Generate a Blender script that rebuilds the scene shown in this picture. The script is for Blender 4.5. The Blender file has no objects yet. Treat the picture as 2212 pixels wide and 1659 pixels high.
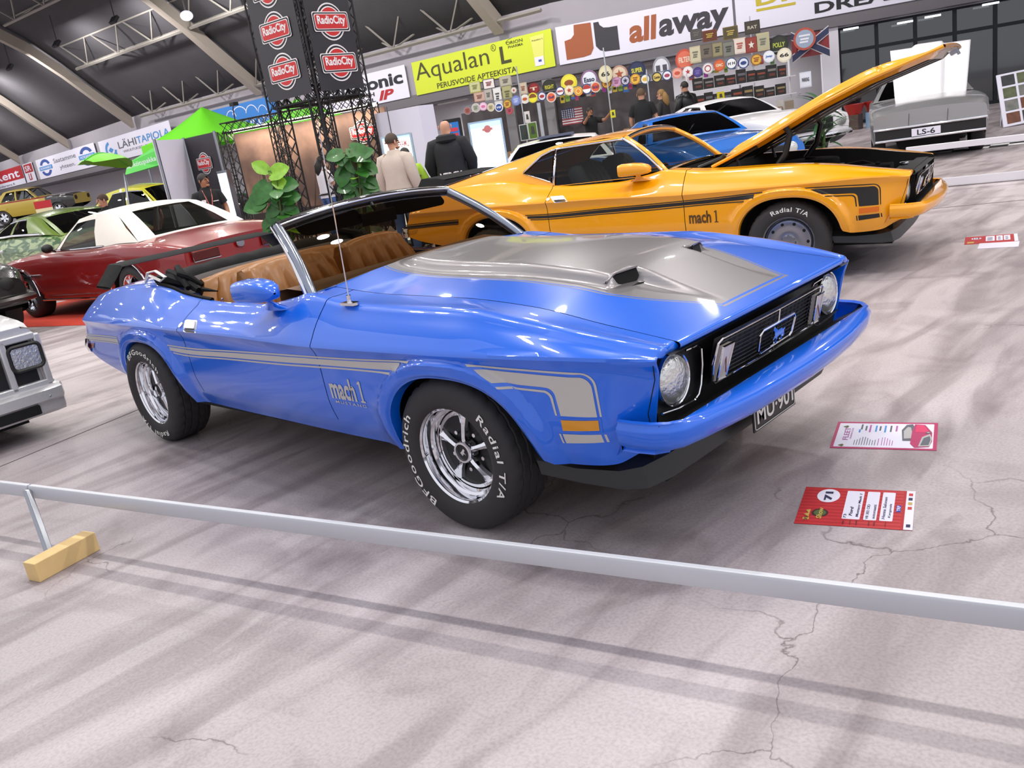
import bpy, bmesh, math, random
import numpy as np
from mathutils import Vector, Matrix
C = bpy.context.scene.collection
SC = bpy.context.scene
pi = math.pi
random.seed(7)

# ------------------------------------------------------------------ camera
cam = bpy.data.cameras.new('camera'); camo = bpy.data.objects.new('camera', cam); C.objects.link(camo)
YAW, PIT, ROLL = 2.3656, -0.2844, -0.1622
cam.sensor_fit = 'HORIZONTAL'; cam.sensor_width = 36.0; cam.lens = 36.0 * 1858.1449 / 2212.0
cam.clip_start = 0.05; cam.clip_end = 300
_d = Vector((math.cos(PIT)*math.cos(YAW), math.cos(PIT)*math.sin(YAW), math.sin(PIT)))
_r0 = Vector((math.sin(YAW), -math.cos(YAW), 0)); _u0 = _r0.cross(_d)
_r = math.cos(ROLL)*_r0 + math.sin(ROLL)*_u0; _u = -math.sin(ROLL)*_r0 + math.cos(ROLL)*_u0
CAMPOS = Vector((2.4965, -2.9498, 1.5293))
_m = Matrix((( _r.x, _u.x, -_d.x, CAMPOS.x), (_r.y, _u.y, -_d.y, CAMPOS.y), (_r.z, _u.z, -_d.z, CAMPOS.z), (0, 0, 0, 1)))
camo.matrix_world = _m
SC.camera = camo

# ------------------------------------------------------------------ world, exposure
w = bpy.data.worlds.new('hall_air'); SC.world = w; w.use_nodes = True
w.node_tree.nodes['Background'].inputs[0].default_value = (0.92, 0.93, 1.0, 1)
w.node_tree.nodes['Background'].inputs[1].default_value = 1.0
SC.view_settings.view_transform = 'Standard'; SC.view_settings.look = 'None'
SC.view_settings.gamma = 1.0; SC.view_settings.use_curve_mapping = False
SC.view_settings.exposure = 0.0
SC.cycles.max_bounces = 8; SC.cycles.transparent_max_bounces = 16
SC.cycles.sample_clamp_indirect = 4.0
try: SC.cycles.use_denoising = True
except Exception: pass

# ------------------------------------------------------------------ materials
def lin(c):
    if isinstance(c, str):
        c = [int(c[i:i+2], 16)/255 for i in (0, 2, 4)]
    return tuple(x/12.92 if x <= .04045 else ((x+.055)/1.055)**2.4 for x in c[:3])
MATS = {}
def mat(name, col='808080', rough=.5, metal=0., coat=0., emit=0., noise=0., nscale=8., spec=.5, bump=0., sheen=0.):
    if name in MATS: return MATS[name]
    m = bpy.data.materials.new(name); m.use_nodes = True; nt = m.node_tree
    b = nt.nodes['Principled BSDF']; c = lin(col) + (1,)
    b.inputs['Base Color'].default_value = c
    b.inputs['Roughness'].default_value = rough; b.inputs['Metallic'].default_value = metal
    b.inputs['Specular IOR Level'].default_value = spec
    if coat: b.inputs['Coat Weight'].default_value = coat; b.inputs['Coat Roughness'].default_value = .03
    if sheen: b.inputs['Sheen Weight'].default_value = sheen
    if emit: b.inputs['Emission Color'].default_value = c; b.inputs['Emission Strength'].default_value = emit
    if noise or bump:
        tc = nt.nodes.new('ShaderNodeTexCoord'); n = nt.nodes.new('ShaderNodeTexNoise')
        n.inputs['Scale'].default_value = nscale; n.inputs['Detail'].default_value = 4
        nt.links.new(tc.outputs['Object'], n.inputs['Vector'])
        if noise:
            mx = nt.nodes.new('ShaderNodeMix'); mx.data_type = 'RGBA'
            mx.inputs[6].default_value = tuple(v*(1-noise) for v in c[:3]) + (1,)
            mx.inputs[7].default_value = tuple(min(1, v*(1+noise)) for v in c[:3]) + (1,)
            nt.links.new(n.outputs['Fac'], mx.inputs[0]); nt.links.new(mx.outputs[2], b.inputs['Base Color'])
        if bump:
            bp = nt.nodes.new('ShaderNodeBump'); bp.inputs['Strength'].default_value = bump; bp.inputs['Distance'].default_value = .02
            nt.links.new(n.outputs['Fac'], bp.inputs['Height']); nt.links.new(bp.outputs[0], b.inputs['Normal'])
    MATS[name] = m; return m
def glass_mat(name, tint='c8c8c0', fac=.12, rough=.0):
    """a thin pane: tinted see-through plus a mirror-like reflection that grows at grazing angles"""
    if name in MATS: return MATS[name]
    m = bpy.data.materials.new(name); m.use_nodes = True; nt = m.node_tree; nt.nodes.clear()
    o = nt.nodes.new('ShaderNodeOutputMaterial'); t = nt.nodes.new('ShaderNodeBsdfTransparent'); g = nt.nodes.new('ShaderNodeBsdfGlossy')
    f = nt.nodes.new('ShaderNodeFresnel'); f.inputs[0].default_value = 1.45; x = nt.nodes.new('ShaderNodeMixShader')
    a = nt.nodes.new('ShaderNodeMath'); a.operation = 'MULTIPLY'; a.inputs[1].default_value = fac*8
    nt.links.new(f.outputs[0], a.inputs[0]); a.use_clamp = True
    t.inputs[0].default_value = lin(tint) + (1,); g.inputs[0].default_value = (1, 1, 1, 1); g.inputs[1].default_value = rough
    nt.links.new(a.outputs[0], x.inputs[0]); nt.links.new(t.outputs[0], x.inputs[1]); nt.links.new(g.outputs[0], x.inputs[2])
    nt.links.new(x.outputs[0], o.inputs[0]); MATS[name] = m; return m

# ------------------------------------------------------------------ mesh building
def ip(*pairs):
    """smooth (monotone cubic) interpolation through (x, value) pairs"""
    p = sorted(pairs); X = [a for a, b in p]; Y = [b for a, b in p]; n = len(X)
    d = [(Y[i+1]-Y[i])/(X[i+1]-X[i]) for i in range(n-1)]
    m = [d[0]] + [0 if d[i-1]*d[i] <= 0 else 2*d[i-1]*d[i]/(d[i-1]+d[i]) for i in range(1, n-1)] + [d[-1]]
    def f(x):
        if x <= X[0]: return Y[0]
        if x >= X[-1]: return Y[-1]
        i = max(k for k in range(n-1) if X[k] <= x); h = X[i+1]-X[i]; t = (x-X[i])/h
        return ((2*t**3-3*t*t+1)*Y[i] + (t**3-2*t*t+t)*h*m[i] + (-2*t**3+3*t*t)*Y[i+1] + (t**3-t*t)*h*m[i+1])
    return f
def lerp(a, b, t): return a + (b-a)*t
def sstep(a, b, x):
    t = min(1, max(0, (x-a)/(b-a))); return t*t*(3-2*t)
class MB:
    def __init__(s): s.v = []; s.f = []; s.m = []
    def add(s, vs, fs, mi=0):
        o = len(s.v); s.v += [tuple(p) for p in vs]; s.f += [tuple(i+o for i in f) for f in fs]
        s.m += [mi]*len(fs) if isinstance(mi, int) else list(mi); return s
    def box(s, c, d, mi=0, rot=None):
        x, y, z = d[0]/2, d[1]/2, d[2]/2
        vs = [Vector((a*x, b*y, e*z)) for a in (-1, 1) for b in (-1, 1) for e in (-1, 1)]
        if rot is not None: vs = [rot @ p for p in vs]
        vs = [p + Vector(c) for p in vs]
        return s.add(vs, [(0, 1, 3, 2), (4, 6, 7, 5), (0, 4, 5, 1), (2, 3, 7, 6), (0, 2, 6, 4), (1, 5, 7, 3)], mi)
    def quad(s, a, b, c, d, mi=0): return s.add([a, b, c, d], [(0, 1, 2, 3)], mi)
    def grid(s, rows, mi=0, closed=False, keep=None):
        """rows of points; closed joins each row's end to its start"""
        n = len(rows[0]); vs = [p for r in rows for p in r]; fs = []; ms = []
        for i in range(len(rows)-1):
            for j in range(n if closed else n-1):
                k = (j+1) % n
                if keep and not keep(i, j): continue
                fs.append((i*n+j, i*n+k, (i+1)*n+k, (i+1)*n+j)); ms.append(mi(i, j) if callable(mi) else mi)
        return s.add(vs, fs, ms)
    def tube(s, pts, r, n=8, mi=0, closed=False, flat=None):
        pts = [Vector(p) for p in pts]; N = len(pts); rows = []; prev = None
        for i, p in enumerate(pts):
            a = pts[(i-1) % N] if (closed or i) else p; b = pts[(i+1) % N] if (closed or i < N-1) else p
            t = (b-a).normalized()
            if prev is None:
                u = Vector((0, 0, 1)) if abs(t.z) < .9 else Vector((1, 0, 0))
            else: u = prev
            u = (u - t*u.dot(t)).normalized(); prev = u; w = t.cross(u)
            R = r[i] if isinstance(r, (list, tuple)) else r
            fl = flat or 1.
            rows.append([p + R*(math.cos(2*pi*k/n)*u*fl + math.sin(2*pi*k/n)*w) for k in range(n)])
        if closed: rows.append(rows[0])
        o = len(s.v); s.grid(rows, mi, closed=True)
        if not closed:
            s.add(rows[0], [tuple(range(n))], mi); s.add(rows[-1], [tuple(range(n))][::-1], mi)
        return s
    def cyl(s, a, b, r, n=16, mi=0, r2=None): return s.tube([a, b], [r, r if r2 is None else r2], n, mi)
    def lathe(s, prof, n=32, mi=0, ax='z', c=(0, 0, 0), keep=None, rmod=None):
        """prof: (radius, height) pairs turned about an axis through c; mi may be a list per profile span"""
        rows = []
        for i, (r, h) in enumerate(prof):
            row = []
            for k in range(n):
                a = 2*pi*k/n; rr = r if rmod is None else rmod(i, k, r)
                x, y = rr*math.cos(a), rr*math.sin(a)
                p = (x, y, h) if ax == 'z' else ((x, h, y) if ax == 'y' else (h, x, y))
                row.append((p[0]+c[0], p[1]+c[1], p[2]+c[2]))
            rows.append(row)
        return s.grid(rows, (lambda i, j: mi[i]) if isinstance(mi, (list, tuple)) else mi, closed=True)
    def prism(s, poly, fn, h0, h1, mi=0, side=None):
        """poly: 2d outline; fn(u, v, h) -> point"""
        n = len(poly); a = [fn(u, v, h0) for u, v in poly]; b = [fn(u, v, h1) for u, v in poly]
        s.add(a+b, [tuple(range(n))[::-1], tuple(range(n, 2*n))] , mi)
        s.add(a+b, [(i, (i+1) % n, n+(i+1) % n, n+i) for i in range(n)], mi if side is None else side); return s
    def ball(s, c, r, nu=16, nv=10, mi=0, rot=None):
        r = (r, r, r) if not isinstance(r, (tuple, list)) else r; rows = []
        for i in range(nv+1):
            t = pi*i/nv; t = min(max(t, .02), pi-.02)
            row = [Vector((r[0]*math.sin(t)*math.cos(2*pi*k/nu), r[1]*math.sin(t)*math.sin(2*pi*k/nu), r[2]*math.cos(t))) for k in range(nu)]
            if rot is not None: row = [rot @ p for p in row]
            rows.append([p + Vector(c) for p in row])
        return s.grid(rows, mi, closed=True)
    def xf(s, M, start=0):
        s.v[start:] = [tuple(M @ Vector(p)) for p in s.v[start:]]; return s
    def text(s, t, fn, w, h, mi=0, bold=0., shear=0., lift=.001, spacing=1.):
        """lettering fitted to a w x h box; fn(u, v, lift) -> point"""
        vs, fs, (W_, H_) = text_mesh(t, bold, shear, spacing)
        return s.add([fn(x/W_*w, y/H_*h, lift) for x, y in vs], fs, mi)
    def obj(s, name, mats, parent=None, angle=35, smooth=True, bevel=0., loc=None, merge=True):
        me = bpy.data.meshes.new(name); me.from_pydata(s.v, [], s.f)
        for m in (mats if isinstance(mats, (list, tuple)) else [mats]): me.materials.append(m)
        me.polygons.foreach_set('material_index', s.m)
        bm = bmesh.new(); bm.from_mesh(me)
        if merge: bmesh.ops.remove_doubles(bm, verts=bm.verts, dist=1e-5)
        bmesh.ops.recalc_face_normals(bm, faces=bm.faces); bm.to_mesh(me); bm.free()
        if smooth:
            me.polygons.foreach_set('use_smooth', [True]*len(me.polygons))
            if angle < 180: me.set_sharp_from_angle(angle=math.radians(angle))
        o = bpy.data.objects.new(name, me); C.objects.link(o)
        if parent: o.parent = parent
        if loc: o.location = loc
        if bevel:
            b = o.modifiers.new('bevel', 'BEVEL'); b.width = bevel; b.segments = 2; b.limit_method = 'ANGLE'; b.angle_limit = math.radians(40)
        return o
_TX = {}
def text_mesh(t, bold=0., shear=0., spacing=1.):
    k = (t, bold, shear, spacing)
    if k in _TX: return _TX[k]
    cu = bpy.data.curves.new('lettering', 'FONT'); cu.body = t; cu.offset = bold; cu.shear = shear; cu.resolution_u = 3; cu.space_character = spacing
    o = bpy.data.objects.new('lettering', cu); C.objects.link(o)
    dg = bpy.context.evaluated_depsgraph_get(); me = bpy.data.meshes.new_from_object(o.evaluated_get(dg))
    vs = [(v.co.x, v.co.y) for v in me.vertices]; fs = [tuple(p.vertices) for p in me.polygons]
    bpy.data.objects.remove(o); bpy.data.curves.remove(cu); bpy.data.meshes.remove(me)
    x0 = min(v[0] for v in vs); y0 = min(v[1] for v in vs)
    vs = [(x-x0, y-y0) for x, y in vs]
    r = (vs, fs, (max(v[0] for v in vs), max(v[1] for v in vs))); _TX[k] = r; return r
def tag(o, label, cat, group=None):
    o['label'] = label; o['category'] = cat
    if group: o['group'] = group
    return o
def thing(name, label, cat, loc=(0, 0, 0), rz=0., group=None, scale=1.):
    o = bpy.data.objects.new(name, None); C.objects.link(o); o.empty_display_size = .1
    o.location = loc; o.rotation_euler = (0, 0, rz); o.scale = (scale,)*3
    return tag(o, label, cat, group)
def part(name, parent):
    o = bpy.data.objects.new(name, None); C.objects.link(o); o.empty_display_size = .1; o.parent = parent; return o
def struct(o): o['kind'] = 'structure'; return o
def copy_tree(o, parent=None):
    c = o.copy(); C.objects.link(c)
    if parent: c.parent = parent
    for ch in list(o.children): copy_tree(ch, c)
    return c
def rpoly(x0, y0, x1, y1, r, n=5):
    """rounded rectangle outline"""
    o = []
    for cx, cy, a in ((x1-r, y1-r, 0), (x0+r, y1-r, 90), (x0+r, y0+r, 180), (x1-r, y0+r, 270)):
        for k in range(n+1):
            t = math.radians(a+90*k/n); o.append((cx+r*math.cos(t), cy+r*math.sin(t)))
    return o
def circ(n, r=1., rx=None, a0=0., cx=0., cy=0.): return [(cx+(rx or r)*math.cos(a0+2*pi*k/n), cy+r*math.sin(a0+2*pi*k/n)) for k in range(n)]
# px(x, y): where a pixel of the photograph lies on a plane given by point and normal (used to place things)
def px(x, y, p0=(0, 0, 0), nrm=(0, 0, 1)):
    d = _r*((x-1106)/1858.1449) - _u*((y-829.5)/1858.1449) + _d
    n = Vector(nrm); t = (Vector(p0)-CAMPOS).dot(n)/d.dot(n); return CAMPOS + t*d

# ------------------------------------------------------------------ lamps of the hall (high-bay spots)
M_fix = mat('lamp_housing', '55585c', .5, .6); M_lens = mat('lamp_lens', 'ffffff', .3, emit=6.)
LAMPS = []
def high_bay(x, y, z, pw, lab):
    t = thing('high_bay_lamp', lab, 'lamp', (x, y, z), group='high-bay lamps under the roof')
    MB().lathe([(.06, .42), (.07, .25), (.20, .03), (.215, 0), (.19, 0), (.16, .1)], 20).obj('shade', M_fix, t)
    MB().cyl((0, 0, .42), (0, 0, 1.1), .015, 6).obj('rod', M_fix, t)
    l = bpy.data.lights.new('lamp_bulb', 'AREA'); l.shape = 'DISK'; l.size = .36; l.energy = pw; l.color = (1., .965, .93); l.spread = math.radians(165)
    lo = bpy.data.objects.new('lamp_bulb', l); C.objects.link(lo); lo.parent = t; lo.location = (0, 0, -.01)
    LAMPS.append(t)
LU = Vector((math.cos(.237), math.sin(.237), 0)); LV = Vector((-LU.y, LU.x, 0))
for row, (v, xs_, pw, pair) in enumerate(((.75, range(2, -14, -1), 70, True), (4.3, range(2, -14, -1), 68, True), (9.4, range(1, -16, -1), 150, False), (13.8, range(1, -16, -1), 150, False))):
    for ix in xs_:
        for dx in ((0, .8) if (pair and ix > -6) else (0,)):
            p = Vector((.34, -.1, 0)) + LU*(ix*4.6+dx+(2.1 if row % 2 else 0)) + LV*v
            high_bay(p.x, p.y, 8.3 if row < 3 else 7.6, pw if (dx or ix > -6) or not pair else pw*1.7, 'grey high-bay lamp hanging high over the show cars')
# ------------------------------------------------------------------ floor
def concrete():
    m = bpy.data.materials.new('polished_concrete'); m.use_nodes = True; nt = m.node_tree; N = nt.nodes.new; L = nt.links.new
    b = nt.nodes['Principled BSDF']; tc = N('ShaderNodeTexCoord')
    def noise(scale, det, rot=0., sc=(1, 1, 1), dist=0.):
        mp = N('ShaderNodeMapping'); mp.inputs['Rotation'].default_value = (0, 0, rot); mp.inputs['Scale'].default_value = sc
        n = N('ShaderNodeTexNoise'); n.inputs['Scale'].default_value = scale; n.inputs['Detail'].default_value = det; n.inputs['Distortion'].default_value = dist
        L(tc.outputs['Object'], mp.inputs[0]); L(mp.outputs[0], n.inputs['Vector']); return n.outputs['Fac']
    def ramp(src, *st):
        r = N('ShaderNodeValToRGB'); e = r.color_ramp.elements
        e[0].position = st[0][0]; e[0].color = lin(st[0][1])+(1,); e[1].position = st[-1][0]; e[1].color = lin(st[-1][1])+(1,)
        for p, c in st[1:-1]: q = e.new(p); q.color = lin(c)+(1,)
        L(src, r.inputs[0]); return r.outputs[0]
    def mix(a, c, f, mode='MIX'):
        x = N('ShaderNodeMix'); x.data_type = 'RGBA'; x.blend_type = mode
        for s_, v in ((6, a), (7, c), (0, f)):
            if hasattr(v, 'is_linked') or hasattr(v, 'links'): L(v, x.inputs[s_])
            else: x.inputs[s_].default_value = v
        return x.outputs[2]
    base = ramp(noise(.7, 6, .3, (1.6, .5, 1), .6), (.30, '9a9092'), (.46, 'aea4a6'), (.62, 'bdb3b5'), (.8, 'c6bcbe'))
    streak = ramp(noise(2.0, 7, .3, (2.2, .42, 1), .8), (.38, '978c8e'), (.56, 'ffffff'))
    c = mix(base, streak, .45, 'MULTIPLY')
    blot = ramp(noise(1.3, 5, .2, (1, 1, 1), 1.4), (.33, 'a49b9c'), (.47, 'ffffff'))
    c = mix(c, blot, .4, 'MULTIPLY')
    grain = ramp(noise(90, 5), (.3, 'dddbdb'), (.6, 'ffffff'))
    c = mix(c, grain, .7, 'MULTIPLY')
    # hairline cracks
    v = N('ShaderNodeTexVoronoi'); v.feature = 'DISTANCE_TO_EDGE'; v.inputs['Scale'].default_value = .95; v.inputs['Randomness'].default_value = 1.
    nn = N('ShaderNodeTexNoise'); nn.inputs['Scale'].default_value = 3.2; nn.inputs['Detail'].default_value = 8
    va = N('ShaderNodeVectorMath'); va.operation = 'MULTIPLY_ADD'; va.inputs[1].default_value = (.45, .45, 0)
    L(tc.outputs['Object'], nn.inputs['Vector']); L(nn.outputs['Color'], va.inputs[0]); L(tc.outputs['Object'], va.inputs[2]); L(va.outputs[0], v.inputs['Vector'])
    cr = ramp(v.outputs['Distance'], (.0, '7d6e6c'), (.0042, 'ffffff'))
    br = ramp(noise(.9, 3), (.50, '000000'), (.60, 'ffffff'))
    c = mix(c, mix((1, 1, 1, 1), cr, br), .75, 'MULTIPLY')
    L(c, b.inputs['Base Color'])
    r = N('ShaderNodeMapRange'); L(noise(1.6, 5), r.inputs[0]); r.inputs[3].default_value = .34; r.inputs[4].default_value = .55; L(r.outputs[0], b.inputs['Roughness'])
    b.inputs['Specular IOR Level'].default_value = .35
    return m
floor = MB().box((-22, 10, -.05), (110, 70, .1)).obj('floor', concrete(), smooth=False); struct(floor)
M_joint = mat('joint_filler', '6d6566', .8)
a, b_ = px(-60, 1033), px(330, 872); dd = (b_-a).normalized()
j1 = MB(); n_ = Vector((-dd.y, dd.x, 0))*.006; e_ = a+dd*9; a = a-dd*3
j1.quad(a-n_, e_-n_, e_+n_, a+n_).obj('trim_1', M_joint); struct(bpy.data.objects['trim_1']); bpy.data.objects['trim_1'].location.z = .002
a, b_ = px(1950, 457), px(2212, 432); dd = (b_-a).normalized(); n_ = Vector((-dd.y, dd.x, 0))*.012
j2 = MB().quad(a-dd*6-n_, b_+dd*4-n_, b_+dd*4+n_, a-dd*6+n_).obj('trim_2', M_joint); struct(j2); j2.location.z = .002
# ------------------------------------------------------------------ the two pony cars
M_blue = mat('blue_paint', '0061da', .32, coat=1., spec=.4)
M_yel = mat('orange_yellow_paint', 'f0a000', .32, coat=1., spec=.4)
M_silver = mat('silver_paint', '8b8789', .36, .7, coat=.6)
M_decal = mat('silver_decal', 'b9b4b0', .45)
M_bdecal = mat('black_decal', '1c1a18', .5)
M_chrome = mat('chrome', 'e6e6ea', .06, 1.)
M_steel = mat('brushed_steel', '9a9da4', .28, 1.)
M_black = mat('black_plastic', '0b0b0d', .5)
M_pit = mat('wheel_well_black', '050506', .9)
M_rub = mat('tyre_rubber', '2b292a', .7, noise=.15, nscale=30)
M_wht = mat('white_lettering', 'e4e2dc', .6)
M_tan = mat('tan_vinyl', '8f5a1a', .36, noise=.12, nscale=6, bump=.1)
M_tand = mat('tan_dashboard', '7b5636', .6)
M_amber = mat('amber_lens', 'd08a00', .25, coat=.5)
M_redl = mat('red_lens', '6a1014', .25, coat=.5)
M_glassd = glass_mat('tinted_glass', '9b8c74', .06)
M_glass = glass_mat('clear_glass', 'dfe4e2', .12)
M_glassb = glass_mat('dark_glass', '3a3d3e', .14)
M_vinyl = mat('black_vinyl', '0e0e10', .6, noise=.2, bump=.2, spec=.08)
M_grey = mat('grey_cloth', '5d5856', .8)
M_lensm = mat('headlamp_glass', 'd8d9d6', .12, .75, bump=.35, nscale=60)
M_grid = mat('grille_black', '121316', .45)

cr_y = ip((-3.85,.655),(-3.6,.70),(-3.4,.715),(-2.9,.73),(-2.4,.735),(-2.0,.75),(-1.4,.76),(-.97,.78),(-.5,.80),(.1,.80),(.5,.795),(.76,.768),(.9,.735),(.97,.71))
cr_z = ip((-3.85,.865),(-3.6,.905),(-3.4,.937),(-2.95,.972),(-2.68,.98),(-2.45,.957),(-2.3,.925),(-2.1,.90),(-1.83,.884),(-1.45,.885),(-1.1,.930),(-.97,.953),(-.57,.918),(.1,.91),(.44,.872),(.76,.818),(.97,.778))
sm_z = ip((-1.0,.962),(-.54,.925),(-.035,.915),(.335,.886),(.65,.832),(.97,.780))
ck_y = ip((-3.85,.79),(-3.5,.845),(-2.9,.905),(-2.2,.925),(-1.5,.935),(0,.935),(.35,.925),(.63,.895),(.785,.85),(.9,.785),(.97,.735))
ck_z = ip((-3.85,.735),(-3.3,.752),(-2.7,.765),(-1.67,.766),(-.8,.75),(-.05,.762),(.63,.773),(.785,.765),(.93,.745),(.97,.74))
bt_z = ip((-3.85,.56),(-3.64,.525),(-3.4,.44),(-3.1,.36),(-2.3,.31),(-1.4,.298),(-.4,.294),(.45,.385),(.56,.36),(.75,.372),(.97,.44))
und = ip((0,0),(.012,.006),(.03,.017),(.06,.025),(.25,.034),(.36,.06),(.46,.11),(.6,.18))
ARCH = ((.06, .31, .405, .362), (-2.68, .31, .40, .355))
def arch_m(x, z):
    return min((((abs(x-cx)/a)**2.4 + (max(z-cz, 0)/b)**2.4)**(1/2.4)) for cx, cz, a, b in ARCH)
def bot_z(x):
    z = bt_z(x)
    for cx, cz, a, b in ARCH:
        u = abs(x-cx)/a
        if u < 1: z = max(z, cz + b*(1-u**2.4)**(1/2.4))
    return z
def low_y(x, z):
    d = (arch_m(x, z)-1)*.385
    return ck_y(x) - und(max(0, ck_z(x)-z)) + .034*(1-sstep(.058, .085, d))*(1-.35*(1-sstep(0, .02, max(d, 0))))
def shear(x, z):
    if x > .7: return x + (z-.79)*.235*sstep(.68, .97, x)
    if x < -3.1: return x - (.875-z)*.62*sstep(-3.1, -3.66, x)
    return x
def side_pt(x, z, off=0., s=-1):
    b = x
    for _ in range(6): b += x - shear(b, z)
    return (x, s*(low_y(b, z)+off), z)
NU, NL = 13, 20
def section(x, inner):
    yi, zi = inner; yc, zc, yk, zk, zb = cr_y(x), cr_z(x), ck_y(x), ck_z(x), bot_z(x)
    p = [(yi, zi), (lerp(yi, yc, .33), lerp(zi, zc, .33)-.003), (lerp(yi, yc, .66), lerp(zi, zc, .66)-.002), (yc-.025, zc), (yc-.008, zc-.002), (yc+.010, zc-.010), (yc+.022, zc-.024)]
    for t in (.2, .4, .6, .8): p.append((lerp(yc+.022, yk, t)+.012*math.sin(pi*t), lerp(zc-.024, zk, t)))
    p += [(yk-.0035, zk+.012), (yk, zk)]
    for j in range(1, NL+1):
        z = lerp(zk, zb, (j/NL)**1.0); p.append((low_y(x, z), z))
    return p
def xs_range(a, b, st): 
    n = max(1, round((b-a)/st)); return [a+(b-a)*i/n for i in range(n+1)]
def body_side(mb, xs, inner, s, j0=0, j1=NU-1+NL, nose=False, mi=0):
    rows = [[(shear(x, z), s*y, z) for y, z in section(x, inner(x))[j0:j1+1]] for x in xs]
    if nose:
        last = rows[-1]
        for dx, dy in ((.004, -.002), (.008, -.006), (.009, -.012), (.004, -.018), (-.06, -.020)):
            rows.append([(px_+dx, py_-s*(-dy), pz_ + dy*(1.5 if k < 6 else (.6 if k == 6 else 0))) for k, (px_, py_, pz_) in enumerate(last)])
    mb.grid(rows, mi)

def wheel_proto(white_style):
    """a wheel on the y axis, its outer face towards -y, centred on the hub plane"""
    t = part('wheel', None)
    R, n = .326, 120
    tr = [(.3235, -.09), (.326, -.072), (.319, -.068), (.319, -.064), (.327, -.060), (.327, -.030), (.319, -.027), (.319, -.022), (.328, -.018), (.328, .018), (.319, .022), (.319, .027), (.327, .03), (.327, .06), (.319, .064), (.319, .068), (.326, .072), (.3235, .09)]
    prof = [(.203, -.108), (.212, -.118), (.235, -.125), (.27, -.126), (.296, -.118), (.312, -.106)] + tr + [(.305, .11), (.27, .125), (.21, .118), (.2, .1)]
    mb = MB(); mb.lathe(prof, n, ax='y', rmod=lambda i, k, r: r-.006 if (r > .322 and i > 5 and k % 4 == (i % 3)) else r)
    def arc(r0, a0, sp):  # lettering bent round the sidewall
        def fn(u, v, l):
            a = a0 - u/r0; rr = r0 + v - .015
            return (rr*math.cos(a), -.1262 - l - .002*math.sin(0), rr*math.sin(a))
        return fn
    if white_style:
        mb.text('BFGoodrich', arc(.268, math.radians(236), 1), .43, .034, 1, .012, lift=.001, spacing=1.15)
        mb.text('Radial T/A', arc(.268, math.radians(46), 1), .36, .034, 1, .012, lift=.001, spacing=1.15)
    else:
        mb.text('Radial T/A', arc(.262, math.radians(118), 1), .30, .036, 1, .012, lift=.001, spacing=1.1)
        mb.text('BFGoodrich', arc(.262, math.radians(298), 1), .34, .036, 1, .012, lift=.001, spacing=1.1)
    mb.obj('tyre', [M_rub, M_wht], t, 40)
    r = MB()
    r.lathe([(.196, -.10), (.207, -.112), (.2075, -.105), (.203, -.098), (.194, -.098), (.190, -.088), (.187, -.062), (.176, -.056), (.172, -.045), (.166, .0), (.164, .05), (.19, .1)], 64, ax='y')
    if white_style:
        r.lathe([(.166, -.03), (.150, -.036), (.148, -.018), (.05, -.012), (.0, -.012)], 48, [0, 0, 1, 1], ax='y')
        for k in range(5):
            a = pi/2 + 2*pi*k/5; ca, sa = math.cos(a), math.sin(a)
            def P(rad, wv, h): return (rad*ca - wv*sa, h, rad*sa + wv*ca)
            rows = []
            for rad, hw, h in ((.035, .016, -.052), (.06, .013, -.050), (.10, .014, -.042), (.135, .022, -.035), (.158, .034, -.034)):
                rows.append([P(rad, -hw, h+.018), P(rad, -hw*.8, h+.002), P(rad, 0, h-.006), P(rad, hw*.8, h+.002), P(rad, hw, h+.018)])
            r.grid(rows, 0)
            a2 = a + pi/5
            r.cyl((.085*math.cos(a2), -.012, .085*math.sin(a2)), (.085*math.cos(a2), -.036, .085*math.sin(a2)), .009, 6, 0)
            r.add([(x*math.cos(a2)-y*math.sin(a2), -.0135, x*math.sin(a2)+y*math.cos(a2)) for x, y in circ(10, .016, .011, cx=.128)], [tuple(range(10))], 2)
        r.lathe([(.047, -.02), (.047, -.062), (.044, -.068), (.036, -.068), (.034, -.06), (.0, -.060)], 28, [0, 0, 0, 0, 1], ax='y')
        r.prism([(-.016, -.004), (-.006, .004), (.004, .016), (.012, .010), (.006, .0), (.016, -.012), (.004, -.006), (-.004, -.016)], lambda u, v, h: (u, h, v), -.060, -.063, 0)
        r.cyl((-.183, -.09, -.02), (-.178, -.115, -.02), .006, 6, 0)
    else:
        r.lathe([(.176, -.06), (.170, -.085), (.12, -.092), (.10, -.085), (.06, -.092), (.05, -.105), (.0, -.107)], 48, 0, ax='y')
        for k in range(10):
            a = 2*pi*k/10; r.ball((.145*math.cos(a), -.086, .145*math.sin(a)), (.016, .005, .016), 8, 6, 2)
        for k in range(5):
            a = 2*pi*k/5+.3; r.cyl((.058*math.cos(a), -.09, .058*math.sin(a)), (.058*math.cos(a), -.112, .058*math.sin(a)), .01, 6, 0)
    r.obj('rim', [M_chrome if white_style else M_steel, M_black, M_pit], t, 30)
    return t

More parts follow.
